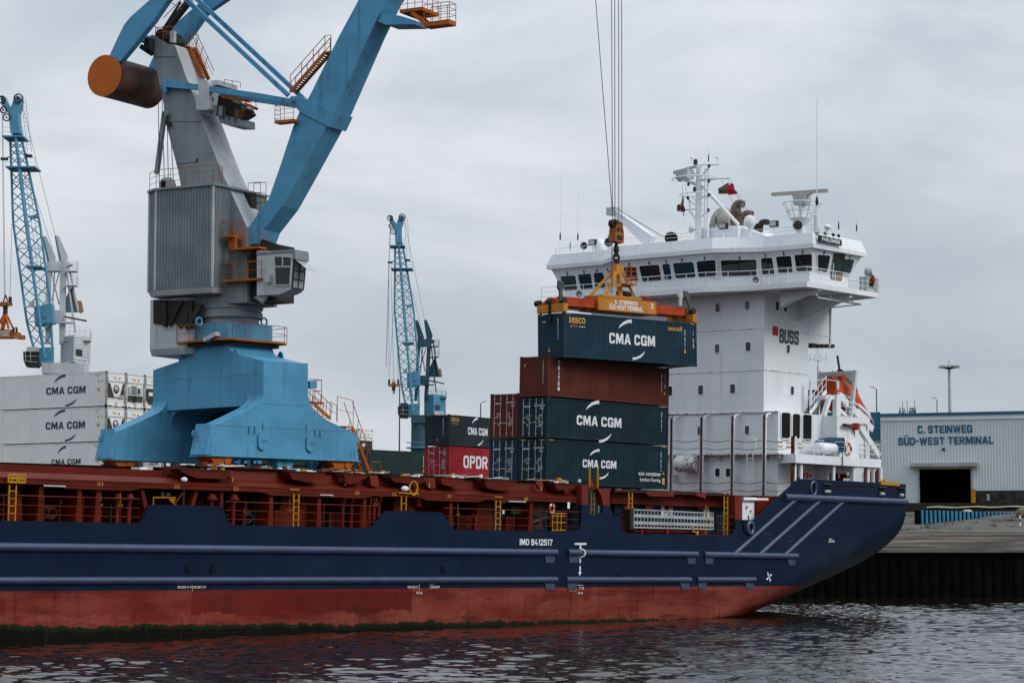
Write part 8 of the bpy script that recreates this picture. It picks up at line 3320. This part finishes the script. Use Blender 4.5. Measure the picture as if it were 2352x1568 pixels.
for u in (700, 1210):
    p = FP(u, 1165, CW / 2)
    b = MB(M_darksteel)
    b.rail([Vector((p.x - .3, CW / 2, p.z - .2)), Vector((p.x + .9, CW / 2, p.z - .2))], .3, .02, 1, 1.2)
    b.mat(M_redbright)
    for k in range(2):
        b.lathe((p.x + k * .28, CW / 2, p.z - .1), [(.08, 0), (.1, .1), (.05, .24)], 8)
    b.build('signal_lamp', spr)
b = MB(M_rope)
b.tube([WB(918, 690).lerp(WB(917, 1130), k / 6) for k in range(7)], .03, 5)
b.v = [tuple(LIFT.M.inverted() @ Vector(p)) for p in b.v]
b.build('power_cable', spr)
# ================================================================== lattice cranes behind
def lattice_crane(tr, dist, label, m_boom, m_tower, m_house, m_trim):
    """tr maps the left crane's picture points to this crane's; everything stands at its own distance"""
    base = WORLDF.at(*tr(118, 880), 1, dist)
    F_ = Frame((base.x, dist, YARD), (1, 0, 0), (0, 1, 0), (0, 0, 1))
    cr_ = thing('lattice_crane', F_, label, 'crane', 'lattice boom cranes on the far quay')
    k_ = dist / 270.0 * abs(tr(100, 0)[0] - tr(0, 0)[0]) / 100.0

    def at(u, v, d=0.0):
        return F_.at(*tr(u, v), 1, d)
    Lc = [(23, 312), (26, 392), (30, 510), (62, 742), (88, 839)]
    Mc = [(34, 300), (45, 392), (60, 517), (85, 692), (104, 836)]
    Rc = [(46, 302), (66, 392), (91, 509), (115, 692), (122, 834)]

    def samp(ch, v, d):
        for (u0, v0), (u1, v1) in zip(ch[:-1], ch[1:]):
            if v <= v1 or (u1, v1) == ch[-1]:
                return at(u0 + (u1 - u0) * (v - v0) / (v1 - v0), v, d)
    vs = [312]
    while vs[-1] < 815:
        vs.append(vs[-1] + 15 + 13 * min(1, (vs[-1] - 312) / 200))
    b = MB(m_boom)
    dm = 1.5 * k_
    C = {n: [samp(c_, v, d) for v in vs] for n, c_, d in (('L', Lc, 0), ('M', Mc, -dm), ('R', Rc, 0))}
    C['F'] = [l + r_ - m for l, r_, m in zip(C['L'], C['R'], C['M'])]
    for n, pts in C.items():
        b.tube(pts, (.19 if n == 'M' else .15) * k_, 7)
    for a_, c_ in (('L', 'M'), ('M', 'R'), ('R', 'F'), ('F', 'L')):
        for i in range(len(vs) - 1):
            if i % 2:
                b.tube([C[a_][i], C[c_][i + 1]], .065 * k_, 5)
            else:
                b.tube([C[c_][i], C[a_][i + 1]], .065 * k_, 5)
            if i % 6 == 0:
                b.tube([C[a_][i], C[c_][i]], .06 * k_, 5)
    b.prism([at(*q) for q in ((86, 800), (124, 797), (124, 836), (90, 842))], (0, -.4, 0))
    boom_ = b.build('boom', cr_)
    hd = MB(m_boom)
    head = [(1, 222), (9, 221), (15, 235), (25, 246), (32, 226), (40, 219), (48, 225), (46, 240), (41, 258), (43, 290), (47, 306), (24, 306), (19, 262), (12, 252), (3, 238)]
    hd.prism([at(q[0], q[1], -.9 * k_) for q in head], (0, 1.8 * k_, 0))
    hd.build('boom_head', boom_)
    for u, v, r_ in ((4, 229, .42), (42, 226, .5), (8, 253, .36), (15, 270, .4)):
        s_ = MB(M_darksteel)
        s_.tube([at(u, v, -1.05 * k_) + Vector((r_ * k_ * math.cos(6.283 * q / 18), 0, r_ * k_ * math.sin(6.283 * q / 18))) for q in range(19)], .09 * k_, 6, False)
        s_.lathe(at(u, v, -1.05 * k_), [(.12 * k_, -.1), (.12 * k_, .1)], 8, ax=(0, 1, 0))
        s_.build('sheave', boom_)
    for u0, u1, v in ((6, 54, 313), (14, 82, 383), (61, 95, 611)):
        a, c = at(u0, v, -dm), at(u1, v, -dm)
        pf_ = MB(m_boom)
        pf_.box(a.x, c.x, -dm * 1.2, dm * 1.2, a.z - .12 * k_, a.z + .05)
        pf_.rail([Vector((a.x, -dm * 1.2, a.z)), Vector((c.x, -dm * 1.2, a.z))], 1.0 * k_, .03, 2, 1.5)
        pf_.build('boom_platform', boom_)
    pf_ = MB(m_boom)
    pf_.prism([at(*q, -.4) for q in ((64, 497), (84, 492), (89, 500), (66, 500))], (0, .8, 0))
    pf_.build('boom_platform', boom_)
    ld = MB(m_boom)
    ld.ladder(at(54, 228, .3), at(68, 350, .3), .5 * k_, (1, 0, 0), .022 * k_, .45 * k_)
    ld.ladder(at(60, 392, .2), at(90, 610, .2), .45 * k_, (1, 0, 0), .022 * k_, .45 * k_)
    ld.rail([at(44, 232, .2), at(54, 232, .2)], .5 * k_, .03, 2, .6)
    ld.build('boom_ladder', boom_)
    lp = MB(M_darksteel)
    for u, v, u2 in ((10, 365, 24), (66, 358, 60)):
        lp = MB(M_darksteel)
        a = at(u, v, -.6)
        lp.box(a.x - .4 * k_, a.x + .4 * k_, a.y - .3, a.y + .3, a.z - .15 * k_, a.z + .12 * k_)
        lp.tube([a + Vector((0, 0, .05 * k_)), at(u2, v - 6, -.6)], .05 * k_, 5)
        lp.build('boom_lamp', boom_)
    wb_ = MB(M_bluedk if m_boom is M_bluedk else M_tealdk)
    wb_.mat(m_boom)
    wb_.prism([at(*q, -.5) for q in ((78, 703), (118, 697), (122, 742), (80, 748))], (0, 1.8 * k_, 0))
    wb_.mat(M_greylt).prism([at(*q, -1.2 * k_) for q in ((65, 692), (79, 692), (79, 706), (66, 706))], (0, .12, 0))
    wb_.build('winch', boom_)
    # tower
    t_ = MB(m_tower)
    for q in ([(97, 543), (106, 542), (116, 566), (126, 588), (124, 602), (109, 604)], [(125, 542), (134, 541), (144, 562), (155, 588), (152, 602), (136, 600)]):
        t_.prism([at(e_[0], e_[1], 1.5) for e_ in q], (0, .5 * k_, 0))
    t_.mat(m_trim)
    for q in ([(97, 543), (100, 543), (113, 600), (109, 604)], [(125, 542), (128, 542), (141, 598), (137, 600)]):
        t_.prism([at(e_[0], e_[1], 1.45) for e_ in q], (0, .06, 0))
    t_.mat(m_tower)
    t_.prism([at(e_[0], e_[1], 1.2) for e_ in ((107, 602), (150, 598), (163, 606), (150, 613), (150, 622), (108, 622))], (0, 1.6 * k_, 0))
    for u0, v0, u1, v1, w_ in ((145, 605, 143, 790, .62), (112, 615, 110, 790, .5), (127, 592, 121, 700, .14), (152, 620, 174, 765, .18), (118, 626, 136, 700, .14), (136, 626, 118, 690, .12), (120, 700, 118, 770, .14), (158, 612, 168, 660, .2)):
        t_.bar(at(u0, v0, 1.6), at(u1, v1, 1.6), w_ * k_ * 1.2, w_ * k_)
    t_.prism([at(e_[0], e_[1], 1.0) for e_ in ((120, 712), (147, 712), (147, 745), (122, 740))], (0, 1.2 * k_, 0))
    t_.build('tower', cr_)
    cwt = MB(m_trim)
    cwt.prism([at(e_[0], e_[1], 2.2) for e_ in ((148, 690), (163, 660), (170, 668), (180, 716), (150, 716))], (0, .7 * k_, 0))
    cwt.mat(m_tower).prism([at(e_[0], e_[1], 2.0) for e_ in ((163, 655), (168, 658), (184, 715), (178, 716))], (0, .5 * k_, 0))
    cwt.mat(paint('tan_board', (.30, .17, .09), .7, var=.2)).prism([at(e_[0], e_[1], 2.0) for e_ in ((178, 690), (186, 691), (191, 714), (183, 719))], (0, .5 * k_, 0))
    cwt.build('counterweight', cr_)
    pl_ = MB(m_tower)
    for u0, u1, v in ((150, 175, 655), (140, 165, 740), (144, 207, 781), (152, 175, 622)):
        a, c = at(u0, v, .8), at(u1, v, .8)
        pl_.box(a.x, c.x, .6, 2.2 * k_, a.z - .08, a.z + .04)
        pl_.rail([Vector((a.x, .65, a.z)), Vector((c.x, .65, a.z)), Vector((c.x, 2.1 * k_, a.z))], 1.05 * k_, .028, 3, .8)
    pl_.ladder(at(173, 600, .8), at(173, 655, .8), .6 * k_, (1, 0, 0), .02 * k_, .4 * k_)
    pl_.ladder(at(97, 640, 1.0), at(97, 705, 1.0), .6 * k_, (1, 0, 0), .02 * k_, .4 * k_)
    pl_.mat(M_rusty).bar(at(147, 727, .8), at(199, 737, .8), .16 * k_, .2 * k_)
    pl_.build('tower_platform', cr_)
    # house with boarded sides
    hs_ = MB(m_house)
    a, b_, c = at(139, 835, 2.0), at(169, 838, -.8), at(207, 833, 2.0)
    zt_ = at(169, 770, 0).z
    foot = [Vector((a.x, 2.0, a.z)), Vector((b_.x, -.8, a.z)), Vector((c.x, 2.0, a.z)), Vector((a.x + c.x - b_.x, 4.8, a.z))]
    hs_.prism(foot, (0, 0, zt_ - a.z))
    for e0, e1 in ((0, 1), (1, 2)):
        n_ = 9
        for k2 in range(n_):
            z_ = a.z + (zt_ - a.z) * k2 / n_
            d_ = (foot[e1] - foot[e0])
            nr = Vector((d_.y, -d_.x, 0)).normalized() * .05
            hs_.prism([foot[e0] + Vector((0, 0, z_ - a.z)) + nr * 0, foot[e1] + Vector((0, 0, z_ - a.z)), foot[e1] + Vector((0, 0, z_ - a.z)) + nr, foot[e0] + Vector((0, 0, z_ - a.z)) + nr], (0, 0, (zt_ - a.z) / n_ * .55))
    hs_.rail([Vector((p.x, p.y, zt_)) for p in foot[:3]], 1.0 * k_, .03, 3, 1.0)
    house_ = hs_.build('machinery_house', cr_)
    d_ = (foot[2] - foot[1])
    nr = Vector((d_.y, -d_.x, 0)).normalized()
    zz = lambda v: at(180, v, .6).z
    wn_ = MB(M_glass)
    p0_, p1_ = foot[1] + d_ * .10, foot[1] + d_ * .48
    wn_.prism([Vector((p0_.x, p0_.y, zz(818))) + nr * .07, Vector((p1_.x, p1_.y, zz(818))) + nr * .07, Vector((p1_.x, p1_.y, zz(803))) + nr * .07, Vector((p0_.x, p0_.y, zz(803))) + nr * .07], nr * .03)
    wn_.build('window', house_)
    sg_ = MB(M_wtext)
    p0_, p1_ = foot[1] + d_ * .05, foot[1] + d_ * .85
    xdir = d_.normalized()
    for k2, chh in enumerate('TAKRAF'):
        q = foot[1] + d_ * (.1 + .13 * k2)
        qq = Vector((q.x, q.y, zz(828))) + nr * .075
        w_ = d_.length * .055
        sg_.mat(M_wtext).prism([qq - xdir * w_ - Vector((0, 0, .28 * k_)), qq + xdir * w_ - Vector((0, 0, .28 * k_)), qq + xdir * w_ + Vector((0, 0, .28 * k_)), qq - xdir * w_ + Vector((0, 0, .28 * k_))], nr * .03)
        sg_.mat(M_dtext).text(chh, qq + nr * .032, xdir, (0, 0, 1), .36 * k_, None, .02)
    sg_.build('sign_lettering', house_, recalc=False)
    # cab
    cb_ = MB(M_darksteel)
    cb_.prism([at(e_[0], e_[1], -1.2) for e_ in ((53, 807), (85, 806), (88, 836), (86, 843), (60, 842), (54, 828))], (0, 1.6 * k_, 0))
    cb_.mat(m_tower).prism([at(e_[0], e_[1], -1.25) for e_ in ((62, 796), (84, 796), (86, 807), (60, 807))], (0, 1.6 * k_, 0))
    cab_ = cb_.build('driver_cab', cr_)
    gl2 = MB(M_greylt)
    for q0, q1 in (((53, 818), (86, 818)), ((58, 807), (59, 830)), ((70, 807), (70, 832)), ((54, 828), (86, 832))):
        gl2.bar(at(q0[0], q0[1], -1.3), at(q1[0], q1[1], -1.3), .06 * k_)
    gl2.build('window_frame', cab_)
    pdn = MB(m_tower)
    a, c = at(98, 858, 0), at(196, 833.5, 0)
    pdn.box(a.x, c.x, -.6, 2.5 * k_, a.z, c.z)
    pdn.build('turntable', cr_)
    pd_ = MB(m_tower)
    p = at(125, 858, 1.0)
    pd_.lathe((p.x, 1.0, 0), [(1.6 * k_, 0), (1.5 * k_, p.z - 6.5 * k_), (1.45 * k_, p.z - 6.4 * k_), (1.35 * k_, p.z)], 20)
    pd_.mat(m_boom).lathe((p.x, 1.0, p.z - 4.2 * k_), [(1.6 * k_, 0), (2.2 * k_, .1), (2.2 * k_, .25), (1.5 * k_, .3)], 20, smooth=False)
    pd_.tube([(p.x + 2.15 * k_ * math.cos(6.283 * q / 16), 1 + 2.15 * k_ * math.sin(6.283 * q / 16), p.z - 3.2 * k_) for q in range(17)], .04 * k_, 5)
    pd_.build('pedestal', cr_)
    fl3 = MB(M_greylt)
    for sx in (-1.8, .9):
        fl3.bar((p.x + sx * k_ - .9 * k_, -1.2, p.z - 6.2 * k_), (p.x + sx * k_ + .9 * k_, -1.2, p.z - 5.9 * k_), .5 * k_, .45 * k_)
    fl3.build('floodlight', cr_)
    rp2 = MB(M_rope)
    for q0, q1, dd in (((48, 228), (128, 545), .5), ((60, 385), (121, 572), .5), ((4, 232), (10, 686), -1.2), ((6, 232), (12, 686), -1.0), ((27, 515), (23, 682), -1.0)):
        rp2.tube([at(*q0, dd), at(*q1, dd)], .024 * k_, 4)
    rp2.build('hoist_rope', cr_)
    return cr_, at


trl = lambda u, v: (u, v)
trm = lambda u, v: (910.5 + .72 * (u - 23.5) - .031 * (v - 217), 492 + .7476 * (v - 217))
M_wtower = paint('white_tower_paint', (.46, .48, .49), .5, var=.1, vscale=.6, streak=.3, rust=.15)
lattice_crane(trl, 270.0, 'light blue lattice boom crane with a white tower at the left edge of the harbour', M_bluedk, M_wtower, M_wtower, paint('grey_green_trim', (.11, .16, .17), .5, var=.1))
lattice_crane(trm, 390.0, 'teal lattice boom crane standing alone behind the black container in the middle', M_bluedk, M_tealdk, M_bluedk, M_tealdk)

# their load gear: things of their own
DL = 266.0
def LL(x, y, d=DL): return WORLDF.at(*T(0, 1, x, y), 1, d)
o_ = LL(45, 1500)
SF = Frame((o_.x, DL, 0), Vector((.93, -.37, 0)).normalized(), Vector((.37, .93, 0)).normalized(), (0, 0, 1))
hk2 = thing('hook_block', SF, 'small orange hook block on the ropes of the left lattice crane', 'hook block')
sc_ = 4 * 5302.4 / DL / 4
def lz(v): return LL(45, v).z
ppm = FV / DL
def wx(px4): return px4 / 4 / ppm
b = MB(M_rig)
b.prism([(-wx(50), -.4, lz(1245)), (wx(55), -.4, lz(1240)), (wx(55), -.4, lz(1215)), (wx(25), -.4, lz(1205)), (-wx(30), -.4, lz(1205)), (-wx(50), -.4, lz(1225))], (0, .8, 0))
b.build('housing', hk2)
b = MB(M_darksteel)
b.tube([(0, 0, lz(1245)), (0, 0, lz(1320))], .28, 8)
b.tube([(wx(50), 0, lz(1160)), (wx(50), 0, lz(1220))], .2, 6)
b.tube([(0, 0, lz(1140)), (-.3, 0, lz(1200))], .08, 5)
b.tube([(0, 0, lz(1140)), (.3, 0, lz(1200))], .08, 5)
b.build('hook', hk2)
sp2 = thing('spreader', SF, 'orange container spreader hanging empty at the left edge of the picture', 'spreader')
b = MB(M_orange)
for sx in (-1, 1):
    for sy in (-.5, .5):
        b.bar((sx * wx(65), sy, lz(1452)), (sx * .12, sy * .2, lz(1320)), .22)
b.bar((0, -.5, lz(1455)), (0, -.1, lz(1330)), .35)
b.bar((-wx(60), -.5, lz(1400)), (wx(60), -.5, lz(1400)), .15)
b.build('lifting_frame', sp2)
b = MB(M_orange)
b.prism([(-4.6, -.5, lz(1530)), (wx(75), -.5, lz(1545)), (wx(75), -.5, lz(1462)), (-4.6, -.5, lz(1450))], (0, 1.0, 0))
b.mat(M_wtext)
b.text('C. STEINWEG', (-.0, -.5, lz(1484)), XD, ZD, .28, 1.9, .015)
b.text('SÜD-WEST TERMINAL', (-.2, -.5, lz(1513)), XD, ZD, .30, 2.3, .015)
b.text('4', (wx(55), -.5, lz(1505)), XD, ZD, .35, .22, .015)
b.build('centre_box', sp2)
b = MB(M_rig)
b.box(wx(75), wx(155), -.4, .4, lz(1540), lz(1490))
b.box(wx(120), wx(160), -1.2, 1.2, lz(1548), lz(1510))
b.box(-8, -4.6, -.4, .4, lz(1540), lz(1490))
b.build('telescopic_beam', sp2)
for x_ in (wx(98), wx(130)):
    b = MB(M_darksteel)
    b.bar((x_, 0, lz(1490)), (x_ - .1, 0, lz(1440)), .3, .12)
    b.build('flipper', sp2)

DM = 386.0
def MM(x, y): return WORLDF.at(*T(1, 2, x, y), 1, DM)
o_ = MM(1265, 400)
MF = Frame((o_.x, DM, 0), (1, 0, 0), (0, 1, 0), (0, 0, 1))
hk3 = thing('hook_block', MF, 'small orange lifting beam with a hook under the middle lattice crane', 'hook block')
def mz(v): return MM(1265, v).z
ppm2 = FV / DM
def mx(p4): return p4 / 4 / ppm2
b = MB(M_rig)
b.box(-mx(45), mx(45), -.35, .35, mz(412), mz(398))
b.prism([(-mx(25), -.4, mz(398)), (mx(25), -.4, mz(398)), (mx(15), -.4, mz(372)), (-mx(15), -.4, mz(372))], (0, .8, 0))
b.tube([(-mx(12), 0, mz(375)), (0, 0, mz(338)), (mx(12), 0, mz(375))], .09, 5)
b.build('beam', hk3)
b = MB(M_darksteel)
for sx in (-42, 42):
    b.tube([(mx(sx), 0, mz(348)), (mx(sx), 0, mz(400))], .2, 6)
b.tube([(0, 0, mz(412)), (0, 0, mz(450))], .3, 8)
b.tube([(0, 0, mz(450)), (mx(6), 0, mz(465)), (0, 0, mz(477)), (-mx(6), 0, mz(468))], .14, 6)
b.build('hook', hk3)
rp3 = MB(M_rope)
MFi = MF.M.inverted()
for q in ((-42, 348), (0, 338), (42, 348)):
    top_ = {-42: (1217, -700), 0: (1240, -700), 42: (1300, 100)}[q[0]]
    rp3.tube([(mx(q[0]), 0, mz(q[1])), MFi @ MM(*top_)], .03, 4)
rp3.build('sling_rope', hk3)
# ------------------------------------------------------------------ tidy up
if _TS is not None:
    bpy.data.scenes.remove(_TS)
